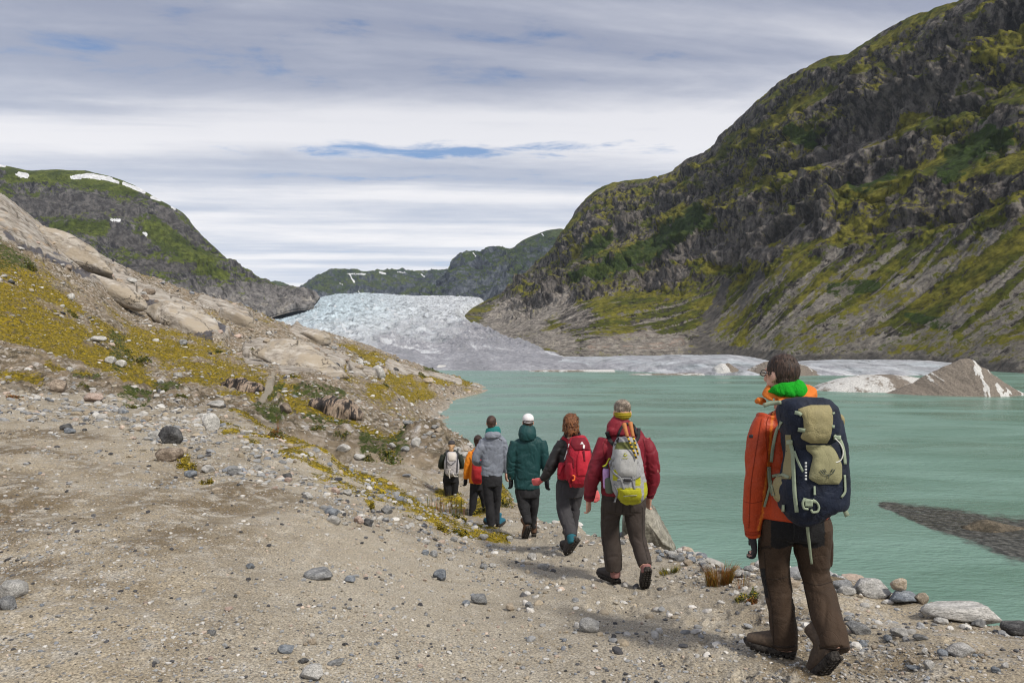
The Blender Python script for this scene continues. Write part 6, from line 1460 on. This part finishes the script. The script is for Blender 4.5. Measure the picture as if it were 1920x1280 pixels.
for _ in range(80):
    a, z = cr.uniform(-math.pi*.9, -.1*math.pi), cr.uniform(-.075, .12); r_ = .098*math.sqrt(max(.1, 1-(max(z, 0)/.14)**2))
    p0 = np.array([math.cos(a)*r_*.95, math.sin(a)*r_*1.05-.02, z]); C = [w.HA(*(p0+np.array([.011*math.cos(t*2.4+a*7), .011*math.sin(t*2.4+a*7), -.009*t]))) for t in range(6)]
    cs.append(tube3(C, [.010]*6, [.010]*6, n=8, sub=2))
w.hair(cs, M_CUR, .004, wl=.02, vox=.0055, lock=1.8)
M_PINK = cloth('coral pink mitten', (.62, .13, .13), None, .85)
w.glove(w.P(166, 548, .04), w.P(132, 560, .06)-w.P(166, 548, .04), .2, M_PINK, curl=1.3, thumb=1, fat=1.15, name='mitten')
w.glove(w.P(476, 608, .0), w.P(484, 650, -.02)-w.P(476, 608, 0), .2, M_PINK, curl=1.0, thumb=-1, fat=1.1, name='mitten')
w.boot(w.P(382, 892, -.26), (-.42, .42, -.80), M_BOOT2)
w.limb('sock', [(338, 860, -.17, 28), (345, 905, -.21, 26)], body=False); w.dress('sock', M_SOCKT, .002, seed=24)
w.boot(gz(w.P(330, 955, .08)), (-.25, .95, 0), M_BOOT2)
w.finish_body(.0075)
RED = (.36, .010, .028)
pk = Pack(w, 'red backpack worn by the curly haired walker', (370, 575), -.2)
mr_, mr2, mr3 = cloth('crimson pack cloth', RED, (.26, .008, .02), .7), cloth('dark crimson cloth', (.16, .006, .016), None, .7), cloth('scarlet pocket cloth', (.50, .020, .040), None, .7)
pk.bag('main_bag', [(302, 330, 415, -.17, .06), (340, 318, 440, -.19, .10), (410, 312, 452, -.21, .125), (480, 305, 450, -.21, .13), (540, 315, 440, -.21, .12), (576, 340, 415, -.2, .08)], mr_, 2.6, .010)
pk.bag('side_pocket', [(450, 268, 310, -.14, .05), (500, 258, 318, -.15, .06), (540, 262, 310, -.15, .05)], mr_, 2.2, .005, seed=2)
pk.panel('lid_panel', [(305, 345, 415), (340, 335, 440), (378, 360, 448)], mr2, .006, .012); pk.panel('front_pocket', [(380, 385, 446), (420, 372, 450), (480, 368, 446), (525, 375, 432)], mr3, .006, .020)
pk.panel('side_pocket', [(450, 305, 345), (500, 298, 350), (540, 300, 345), (550, 312, 340)], mr_, .01, .015)
pk.strap('strap', [(410, 375), (415, 440)], 10, mr2, .03); pk.strap('strap', [(322, 500), (328, 550), (336, 590)], 12, mr_, .02); pk.strap('strap', [(318, 345), (320, 400), (348, 430), (352, 480)], 7, mr2, .016)
mwh = mat_plain('white print', (.75, .72, .72), .7)
pk.panel('emblem', [(329, 399, 401), (343, 388, 411)], mwh, .022, 0, .003, step=4); pk.panel('emblem', [(347, 405, 417), (368, 405, 415)], mwh, .024, 0, .004, step=4)
pk.loop('clip', [(346, 520), (358, 526), (356, 545), (344, 550)], 4, mat_plain('orange clip', (.8, .16, .03)), -.36)
Vj = [o for o in w.root.children if o.name.startswith('jacket')][0]; co = np.array([v.co[:] for v in Vj.data.vertices])+w.loc; pk.add_target(co, [list(p.vertices) for p in Vj.data.polygons])
pk.strap('shoulder_strap', [(285, 305), (312, 318), (325, 345)], 18, mr_, .012); pk.strap('strap', [(262, 520), (280, 480), (310, 440)], 16, mr_, .012); pk.strap('strap', [(325, 340), (315, 380), (300, 430)], 6, mwh, .014)

# ---------------------------------------------------------------- green jacket, white cap
w = Walker('walker in dark green hooded jacket and white cap', 9.8, (900, 1060), c3, .0095)
w.limb('jacket', [(865, 280, .02, 62, .08), (868, 315, .02, 112, .11), (865, 380, .02, 116, .125), (863, 480, .02, 104, .125), (862, 580, .02, 102, .125), (860, 678, .02, 101, .13)], sq=2.3)
w.limb('jacket', [(768, 325, .02, 42), (745, 400, .0, 42), (736, 480, .0, 38), (735, 560, .02, 34), (733, 608, .04, 27)])
w.limb('jacket', [(968, 325, .02, 42), (990, 400, .0, 40), (1000, 480, .0, 36), (1010, 560, .02, 31), (1015, 612, .04, 26)])
w.limb('hood', [(862, 305, -.04, 62, .09), (862, 265, -.04, 74, .105), (865, 225, .0, 68, .10), (868, 200, .02, 54, .085)], body=False)
w.limb('trousers', [(862, 660, .02, 96, .12), (862, 710, .02, 98, .125), (862, 745, .02, 90, .12)], sq=2.2)
w.limb('trousers', [(815, 715, .02, 48, .10), (830, 800, .0, 46, .09), (850, 880, -.06, 40), (866, 940, -.12, 32), (868, 955, -.14, 28)])
w.limb('trousers', [(912, 715, .04, 50, .10), (910, 800, .08, 42, .09), (908, 880, .10, 34), (908, 960, .08, 27), (908, 990, .08, 24)])
w.head(868, 170, .02, 124)
w.dress('trousers', cloth('black trousers', (.012, .012, .014), (.018, .018, .020), .85), .010, seed=31)
w.dress('jacket', cloth('dark green shell', (.006, .048, .050), (.005, .038, .040), .6), .013, seed=32)
w.dress('hood', cloth('dark green hood', (.007, .052, .054), None, .6), .012, seed=33, wl=.08)
w.hair([w.hblob(0, -.014, .012, (.078, .096, .090)), w.hblob(0, -.045, -.04, (.06, .05, .04))], M_BRN, .005, vox=.007)
V, N, Q = fuse([w.hblob(0, -.008, .052, (.086, .106, .078)), w.hblob(0, .10, .030, (.065, .075, .012))], .007, 2)
cp_ = put('cap', V, Q, cloth('white cap cloth', (.74, .72, .74), None, .85), w.root, w.loc)
put('strap', *tube3([w.HA(-.06, -.075, .008), w.HA(0, -.112, .004), w.HA(.06, -.075, .008)], [.009]*3, [.006]*3, side=(0, 0, 1), n=10), mat_plain('cap strap', (.6, .58, .6)), cp_, w.loc)
w.glove(w.P(734, 610, .04), w.P(742, 715, .06)-w.P(734, 610, .04), .9, curl=.7, thumb=1, fat=1.15, scale=1.05); w.glove(w.P(1014, 612, .04), w.P(1010, 745, .05)-w.P(1014, 612, .04), -1.0, curl=.6, thumb=-1, fat=1.15, scale=1.1)
w.boot(w.P(880, 985, -.2), (-.22, .50, -.83), M_BOOT3); w.boot(gz(w.P(912, 1066, .06)), (.05, 1, 0), M_BOOT3)
w.finish_body(.009)

# ---------------------------------------------------------------- grey jacket
w = Walker('bareheaded walker in light grey jacket with teal collar', 10.95, (590, 985), c3, .010)
w.limb('jacket', [(598, 270, .02, 55, .075), (600, 300, .02, 92, .105), (598, 370, .02, 94, .12), (595, 460, .02, 90, .12), (590, 540, .02, 86, .12), (588, 580, .02, 83, .12)], sq=2.3)
w.limb('jacket', [(528, 318, .02, 36), (495, 380, -.01, 38), (464, 450, -.01, 34), (462, 480, .06, 28), (500, 490, .20, 24)])
w.limb('jacket', [(672, 318, .02, 34), (690, 390, .0, 32), (696, 460, .0, 28), (695, 520, .03, 24), (697, 560, .05, 19)])
w.limb('hood', [(597, 296, -.04, 60, .09), (597, 276, -.03, 68, .10), (597, 258, -.01, 62, .095)], body=False)
w.limb('collar', [(597, 262, .0, 60, .09), (596, 238, .0, 60, .09), (592, 212, .01, 52, .08)], body=False)
w.limb('trousers', [(588, 570, .02, 80, .115), (588, 630, .02, 82, .12), (590, 660, .02, 74, .115)], sq=2.2)
w.limb('trousers', [(550, 640, .02, 42, .10), (560, 740, .03, 40, .09), (568, 830, .02, 36), (576, 920, .0, 31), (578, 972, .0, 29)])
w.limb('trousers', [(626, 640, .03, 42, .10), (628, 740, .05, 33, .09), (627, 830, .06, 28), (626, 910, .05, 24), (626, 955, .05, 23)])
w.head(584, 177, .02, 112)
w.dress('trousers', cloth('black trousers', (.014, .014, .017), (.020, .020, .023), .85), .009, seed=41)
def dye_g(V, s):
    px, py = proj(V); x, y = (px-780)/.24217, (py-750)/.24219
    k = (np.abs(x-655) < 12) & (np.abs(y-305-(x-655)*.6) < 5)
    return np.where(k[:, None], np.array((.02, .02, .03)), np.array((.185, .205, .25)))
w.dress('jacket', cloth('pale grey shell', None, attr=True, rough=.6), .014, dye_g, seed=42)
w.dress('hood', cloth('pale grey hood', (.21, .23, .275), None, .6), .010, seed=43, wl=.08); w.dress('collar', cloth('teal fleece collar', (.008, .16, .155)), .006, seed=44)
w.hair([w.hblob(0, -.014, .026, (.079, .097, .100)), w.hblob(0, -.045, -.035, (.064, .055, .05))], hair_mat('brown cropped hair', (.03, .015, .011), (.085, .045, .032)), .003, vox=.007)
w.glove(w.P(697, 565, .05), (0, .02, -1), -1.1, curl=.7, thumb=-1, bare=True); w.glove(w.P(500, 490, .20), (.8, .5, -.2), .4, curl=1.0, bare=True)
w.boot(gz(w.P(578, 988, .0)), (-.35, .93, 0), M_TEAL, name='shoe'); w.boot(gz(w.P(632, 975, .05)), (.35, .93, 0), M_TEAL, name='shoe')
w.finish_body(.009)

# ---------------------------------------------------------------- orange jacket with red daypack
w = Walker('walker in yellow orange jacket half hidden behind grey jacket', 13.2, (470, 935), c3, .011)
w.limb('jacket', [(478, 365, .02, 34, .07), (485, 395, .02, 66, .10), (480, 470, .02, 64, .115), (475, 560, .02, 62, .115), (472, 640, .02, 62, .12)], sq=2.2)
w.limb('jacket', [(432, 405, .02, 27), (408, 470, .0, 29), (392, 540, .0, 27), (386, 605, .02, 20)]); w.limb('jacket', [(540, 405, .02, 27), (556, 480, .0, 27), (560, 560, .02, 24), (556, 605, .04, 19)])
w.limb('trousers', [(475, 630, .02, 58, .11), (478, 690, .02, 64, .115)], sq=2.2)
w.limb('trousers', [(452, 690, .02, 36, .09), (442, 780, .02, 30), (438, 860, .02, 27), (438, 920, .02, 25)]); w.limb('trousers', [(508, 690, .03, 34, .09), (530, 780, .06, 28), (542, 860, .08, 24), (548, 925, .10, 22)])
w.head(480, 318, .02, 92)
w.dress('trousers', cloth('black trousers', (.014, .014, .018), None, .85), .008, seed=51); w.dress('jacket', cloth('yellow orange shell', (.72, .24, .012), (.62, .19, .01), .6), .012, seed=52)
M_DK = hair_mat('dark hair', (.018, .010, .009), (.06, .032, .025))
w.hair([w.hblob(0, -.014, .026, (.081, .098, .102)), w.hblob(.0, -.09, .06, (.035, .04, .04)), w.hblob(0, -.045, -.05, (.066, .055, .06))], M_DK, .006, vox=.008)
w.glove(w.P(385, 608, .02), w.P(382, 680, .05)-w.P(385, 608, .02), .9, curl=.7, thumb=1, fat=1.2, scale=1.1); w.glove(w.P(556, 608, .04), (0, .02, -1), -.9, curl=.7, thumb=-1)
w.boot(gz(w.P(440, 935, .02)), (-.1, 1, 0), M_BOOT2); w.boot(gz(w.P(550, 940, .12)), (.1, 1, 0), M_BOOT2)
w.finish_body(.010)
pk = Pack(w, 'small scarlet daypack on the yellow orange jacket', (470, 635), -.18)
ms_ = cloth('scarlet daypack cloth', (.42, .018, .020), (.34, .012, .016), .7)
pk.bag('main_bag', [(428, 455, 520, -.15, .05), (470, 440, 528, -.18, .09), (540, 432, 530, -.19, .11), (600, 430, 526, -.19, .11), (638, 445, 515, -.18, .07)], ms_, 2.5, .008, voxel=.010)
pk.panel('front_pocket', [(530, 440, 522), (570, 436, 522), (625, 448, 512)], cloth('dark scarlet cloth', (.30, .012, .016)), .006, .02); pk.strap('shoulder_strap', [(440, 400), (448, 430), (455, 450)], 12, ms_, .02, dy=-.12)

# ---------------------------------------------------------------- farthest walker
w = Walker('farthest walker, fair ponytail under dark cap, dark jacket, pale pack', 17, (275, 800), c3, .012)
w.limb('jacket', [(275, 385, .02, 30, .065), (275, 410, .02, 62, .10), (272, 470, .02, 56, .11), (270, 540, .02, 56, .115), (270, 590, .02, 60, .12)], sq=2.2)
w.limb('jacket', [(215, 428, .02, 24), (196, 480, .0, 24), (190, 515, .02, 20), (215, 520, .16, 17)]); w.limb('jacket', [(335, 425, .02, 24), (352, 475, .0, 22), (358, 515, .02, 18), (330, 515, .16, 16)])
w.limb('trousers', [(270, 580, .02, 60, .12), (270, 630, .02, 64, .125)], sq=2.2)
w.limb('trousers', [(242, 630, .02, 36, .10), (246, 700, .02, 29), (254, 760, .02, 23), (258, 800, .02, 20)]); w.limb('trousers', [(302, 630, .03, 34, .10), (302, 700, .04, 24), (304, 760, .04, 20), (304, 800, .05, 18)])
w.head(276, 347, .02, 72)
w.dress('trousers', cloth('black leggings', (.014, .014, .016), None, .85), .008, seed=61); w.dress('jacket', cloth('dark olive jacket', (.020, .026, .018), None, .7), .012, seed=62)
w.hair([w.hblob(0, -.016, .0, (.080, .098, .085)), w.hblob(0, -.095, -.045, (.05, .04, .07)), w.hblob(.0, -.09, -.10, (.055, .03, .06))], hair_mat('fair hair', (.30, .17, .085), (.55, .36, .20)), .008, vox=.009)
V, N, Q = fuse([w.hblob(0, -.006, .048, (.090, .110, .080)), w.hblob(0, .10, .02, (.065, .07, .012))], .009, 2); put('cap', V, Q, cloth('charcoal cap', (.045, .042, .046)), w.root, w.loc)
w.glove(w.P(216, 520, .16), (.6, .6, .2), .3, curl=1.2, bare=True); w.glove(w.P(330, 515, .16), (-.6, .6, .2), .3, curl=1.2, thumb=-1, bare=True)
w.boot(gz(w.P(258, 815, .02)), (0, 1, 0), M_BOOT3); w.boot(gz(w.P(304, 815, .05)), (.1, 1, 0), M_BOOT3)
w.finish_body(.011)
pk = Pack(w, 'pale grey pack with loose straps on the farthest walker', (270, 590), -.2)
mpg = cloth('pale grey pack cloth', (.42, .40, .41), (.34, .33, .35), .75); mdk = cloth('dark webbing', (.05, .05, .06))
pk.bag('main_bag', [(402, 245, 308, -.17, .05), (430, 232, 320, -.19, .10), (500, 218, 335, -.20, .12), (560, 225, 330, -.20, .11), (585, 245, 310, -.19, .06)], mpg, 2.4, .012, voxel=.010)
pk.panel('lid_panel', [(404, 248, 306), (430, 245, 312), (470, 255, 305)], cloth('warm white cloth', (.56, .52, .48)), .006, .015)
pk.strap('strap', [(234, 385), (236, 460), (240, 530)], 8, mdk, .02); pk.strap('strap', [(325, 370), (322, 450), (318, 560)], 9, mdk, .02); pk.strap('strap', [(236, 470), (270, 500), (310, 470)], 5, mdk, .02)
pk.strap('strap', [(265, 530), (255, 570), (262, 605)], 7, cloth('pale webbing', (.6, .57, .52)), .02, dy=-.33); pk.strap('strap', [(285, 560), (300, 590), (325, 590)], 7, cloth('pale webbing', (.6, .57, .52)), .02, dy=-.33)
# ================================================================ plants
m_leaf, nt = new_mat('leaves'); a = nt.n('Attribute', attribute_name='leaf_colour').outputs['Color']
pn = nt.noise(nt.n('NewGeometry').outputs['Position'], 9, 3, .6)
bs = finish(nt, nt.mix(1, a, nt.ramp(pn, [(.36, .7), (.64, 1.25)]), 'MULTIPLY'), .7, None, .25)
def leaves(P, size, tilt, cols, r, aspect=2.0):
    """one small bent leaf at each point"""
    n = len(P); a = r.uniform(0, 2*math.pi, n); up = r.normal(size=(n, 3))*tilt+np.array([0, 0, .5]); up /= np.linalg.norm(up, axis=1)[:, None]
    d = np.stack([np.cos(a), np.sin(a), 0*a], -1); d -= up*(d*up).sum(1)[:, None]; d /= np.linalg.norm(d, axis=1)[:, None]+1e-9; s = np.cross(up, d)
    L = size*r.uniform(.6, 1.3, n)[:, None] if np.isscalar(size) else size[:, None]*r.uniform(.6, 1.3, (n, 1))
    W = L/aspect
    V = np.stack([P, P+d*L*.5+s*W*.5+up*L*.08, P+d*L, P+d*L*.5-s*W*.5+up*L*.08], 1).reshape(-1, 3)
    Q = np.arange(4*n).reshape(n, 4); return V, Q, np.repeat(np.concatenate([cols, np.ones((n, 1))], 1), 4, 0)
GRN = [(.055, .075, .018), (.080, .105, .022), (.120, .130, .028), (.042, .058, .015)]
YEL = [(.26, .195, .015), (.34, .255, .02), (.19, .145, .015), (.12, .105, .016)]
RUS = [(.20, .07, .02), (.26, .12, .025), (.13, .05, .02), (.10, .10, .02)]
pr = np.random.default_rng(31)
def shrub(px, py, w, h, pal, label, group=None, dmin=0, name='shrub', cat='shrub', n=420, leaf=.09):
    g = ground_at(px, py+h*.4, dmin); s = g[1]/F; R_ = w*s/2; H = h*s*.9
    k = max(3, int(w/9)); cx = pr.uniform(-.8, .8, k)*R_; cy = pr.uniform(-.5, .5, k)*R_; ch = pr.uniform(.5, 1.0, k)
    i = pr.integers(k, size=n); u = pr.normal(size=(n, 3)); u /= np.linalg.norm(u, axis=1)[:, None]; u[:, 2] = np.abs(u[:, 2]); q = pr.uniform(.55, 1.05, n)[:, None]
    P = u*q*np.stack([.42*R_*np.ones(n), .42*R_*np.ones(n), H*ch[i]], -1)+np.stack([cx[i], cy[i], 0*i], -1)
    P[:, 2] += ground_z(g[0]+P[:, 0], g[1]+P[:, 1])-g[2]-.02*H
    c = np.array(pal)[pr.integers(len(pal), size=n)]*pr.uniform(.7, 1.2, (n, 1))
    V, Q, C = leaves(P, max(leaf*w*s, .012), .6, c, pr, 1.7)
    o = raw_mesh(name, V, Q, m_leaf, {'leaf_colour': C}, None, False); o.location = g
    return tag(o, label, cat, group)
def tuft(px, py, w, h, pal, label, n=160, name='grass_tuft', cat='grass tuft', group=None, dmin=0, spread=.5):
    """upright blades from one root"""
    g = ground_at(px, py+h*.45, dmin); s = g[1]/F; V = []; Q = []; C = []
    for i in range(n):
        a = pr.uniform(0, 2*math.pi); r0 = math.sqrt(pr.uniform())*w*s*.36; b = np.array([math.cos(a)*r0, math.sin(a)*r0*.7, 0]); b[2] = float(ground_z(g[0]+b[0], g[1]+b[1]))-g[2]-.01
        L = h*s*pr.uniform(.45, 1.1); ln = np.array([math.cos(a), math.sin(a), 0])*pr.uniform(0, spread)*L+pr.normal(size=3)*.10*L*np.array([1, 1, 0])
        sd = np.array([-math.sin(a+1.3), math.cos(a+1.3), 0])*pr.uniform(.0013, .0030)*max(1, g[1]/9)
        o_ = len(V); V += [b-sd, b+sd, b+ln*.35+np.array([0, 0, L*.6])+sd*.8, b+ln*.35+np.array([0, 0, L*.6])-sd*.8, b+ln+np.array([0, 0, L])]
        Q += [[o_, o_+1, o_+2, o_+3], [o_+3, o_+2, o_+4, o_+4]]; c = np.array(pal[int(pr.integers(len(pal)))])*pr.uniform(.7, 1.25); C += [[*c, 1]]*5
    me = bpy.data.meshes.new(name); me.from_pydata([tuple(v) for v in V], [], [q if len(set(q)) == 4 else q[:3] for q in Q])
    at = me.attributes.new('leaf_colour', 'FLOAT_COLOR', 'POINT'); at.data.foreach_set('color', np.array(C, np.float32).ravel()); me.materials.append(m_leaf); me.update()
    o = bpy.data.objects.new(name, me); COL.objects.link(o); o.location = g; return tag(o, label, cat, group)
tuft(1349, 1078, 64, 44, [(.22, .10, .02), (.28, .15, .03), (.15, .12, .025), (.20, .07, .02)], 'rusty orange grass tuft on the bank between the two nearest walkers', 420)
tuft(1255, 1068, 46, 16, YEL+GRN, 'low yellow green tuft beside the heel of the burgundy walker', 200, spread=.9)
shrub(1400, 1112, 40, 20, GRN+YEL, 'small green leafy cushion by the left shin of the orange jacket man', n=260, leaf=.14, name='cushion_plant', cat='plant')
shrub(1412, 1128, 36, 12, RUS, 'dark reddish cushion below the small green one', n=200, leaf=.14, name='cushion_plant', cat='plant')
tuft(1393, 1085, 20, 38, RUS, 'thin reddish stalks rising from the green cushion', 26, name='plant_stalks', cat='plant')
shrub(1762, 1146, 26, 8, YEL, 'yellow moss cushion on the long white rock', n=160, leaf=.16, name='moss_cushion', cat='moss')
shrub(349, 866, 36, 22, YEL, 'yellow moss clump beside the low brown boulder', n=300, leaf=.14, name='moss_cushion', cat='moss')
shrub(386, 902, 28, 14, YEL, 'yellow moss clump under the white stone on the gravel slope', n=220, leaf=.16, name='moss_cushion', cat='moss')
shrub(694, 945, 18, 24, YEL, 'upright yellow moss cushion alone on the gravel ridge', n=240, leaf=.2, name='moss_cushion', cat='moss')
shrub(828, 988, 36, 16, YEL, 'bright yellow moss cushion low on the mossy ridge', n=260, leaf=.14, name='moss_cushion', cat='moss')
shrub(870, 1002, 40, 16, YEL+GRN, 'olive moss cushion near the heels of the grey jacket walker', n=260, leaf=.14, name='moss_cushion', cat='moss')
shrub(518, 812, 36, 24, GRN+RUS, 'dark green bush with red tips at the foot of the footpath', n=420, leaf=.10)
tuft(521, 792, 12, 40, RUS, 'single tall reddish stalk over the dark green bush', 10, name='plant_stalks', cat='plant', spread=.15, dmin=15)
for px, py, w_, h_, lb in [(258, 672, 50, 24, 'dark green bush in the gully of the mossy hillside'), (245, 760, 40, 22, 'dark bush at the crest of gravel mound, left of a leafier one'), (300, 728, 34, 20, 'leafy green bush below the yellow moss slope'),
        (524, 742, 32, 24, 'green bush at the bend of the narrow footpath'), (740, 850, 60, 26, 'broad green bush in the hollow left of the walkers'), (700, 862, 40, 18, 'low green bush at the near end of the hollow'), (590, 802, 46, 20, 'dark olive bush below striped outcrop'),
        (640, 812, 36, 16, 'small bush right of the dark olive one'), (60, 500, 40, 18, 'dark green scrub high at the left edge'), (205, 640, 30, 16, 'bush above the mossy gully, under the wet slab'), (480, 662, 26, 12, 'green bush left of the pale bedrock slab'),
        (410, 660, 30, 12, 'green bush under the end of the wet slabs'), (640, 690, 22, 10, 'small bush at right end of pale bedrock slab'), (545, 705, 26, 12, 'green tuft of bush beside top of the footpath'), (155, 725, 26, 14, 'small bush above the round brown boulder'),
        (345, 740, 30, 12, 'low bush at the foot of the yellow moss'), (790, 700, 24, 8, 'dark bush on the far spit'), (720, 720, 24, 9, 'dark scrub below the large white boulder on the spit'), (140, 590, 30, 12, 'dark scrub in the upper left moss'), (30, 745, 34, 12, 'reddish bush at far left on the crest of gravel')]:
    shrub(px, py, w_*.9, h_*.62, GRN+YEL[2:] if 'reddish' not in lb else RUS, lb, 'bushes on the hillside', 20, n=300, leaf=.09)
for i, (px, py, h_) in enumerate([(806, 948, 34), (822, 958, 36), (834, 962, 40), (847, 965, 34), (860, 963, 42), (872, 966, 32), (850, 953, 36), (905, 945, 34), (930, 930, 30)]):
    tuft(px, py-h_*.4, 16, h_, RUS[:2]+GRN[:2]+YEL[:1], 'slender reddish green herb growing around the farthest walker', 22, name='herb', cat='plant', group='herbs around the farthest walker', dmin=11.5, spread=.3)
for px, py, w_, h_, lb in [(842, 968, 60, 20, 'green clump at the feet of the farthest walker'), (905, 955, 40, 24, 'yellow green clump between orange and grey walkers'), (945, 940, 40, 26, 'yellow green clump between grey and green walkers')]:
    shrub(px, py, w_, h_, GRN+YEL, lb, dmin=11.5, n=420, leaf=.09)

# moss and short growth too fine to count
def growth(name, n, d0, d1, chan, thr, pal, px0, px1, lo, hi, seed):
    r = np.random.default_rng(seed); px = r.uniform(px0, px1, n*5); d = np.exp(r.uniform(math.log(d0), math.log(d1), n*5)); x = (px-960)/F*d
    m = sample(att1[..., chan], x, d)+.35*fbm(np.stack([x, d, 0*x], -1), 1.2 if d1 < 30 else 9, 4, .6, seed=seed); z = ground_z(x, d)
    k = (m > thr+r.uniform(0, .3, n*5)) & (z > LAKE+.2) & ((sample(att2[..., 0], x, d) < .2) | (d < 20)); x, d, z = x[k][:n], d[k][:n], z[k][:n]; n = len(x)
    rep = 4; P = np.repeat(np.stack([x, d, z], -1), rep, 0); sz = np.repeat(d/F*r.uniform(lo, hi, n), rep)
    P += r.normal(size=P.shape)*sz[:, None]*np.array([.8, .8, .12]); P[:, 2] += sz*.1
    c = np.repeat(np.array(pal)[r.integers(len(pal), size=n)]*r.uniform(.7, 1.3, (n, 1)), rep, 0)
    V, Q, C = leaves(P, sz, .45, c, r, 1.6)
    raw_mesh(name, V, Q, m_leaf, {'leaf_colour': C}, 'stuff', False)
growth('moss', 22000, 4.5, 22, 0, .36, YEL+[(.10, .10, .02)], 250, 1000, 1.2, 3.2, 61)
growth('moss', 32000, 22, 215, 0, .33, YEL+[(.10, .10, .02)], -250, 930, 1.0, 2.6, 62)
growth('low_scrub', 9000, 22, 215, 1, .40, GRN, -250, 930, 1.3, 4, 63)
# ================================================================ air
m_haze, nt = new_mat('thin blue air')
v = nt.n('VolumePrincipled', {'Color': (.72, .84, 1.0, 1), 'Density': HAZE, 'Anisotropy': 0.2})
o = nt.n('OutputMaterial'); nt.t.links.new(v.outputs[0], o.inputs['Volume'])
def haze_box(x0, x1, y0, y1, z0, z1):
    V = [(x, y, z) for x in (x0, x1) for y in (y0, y1) for z in (z0, z1)]
    raw_mesh('haze', V, [(0, 1, 3, 2), (4, 6, 7, 5), (0, 4, 5, 1), (2, 3, 7, 6), (0, 2, 6, 4), (1, 5, 7, 3)], m_haze, None, 'stuff', False)
if HAZE > 0: haze_box(-4260, 4260, -310, 5660, -19.5, 640)
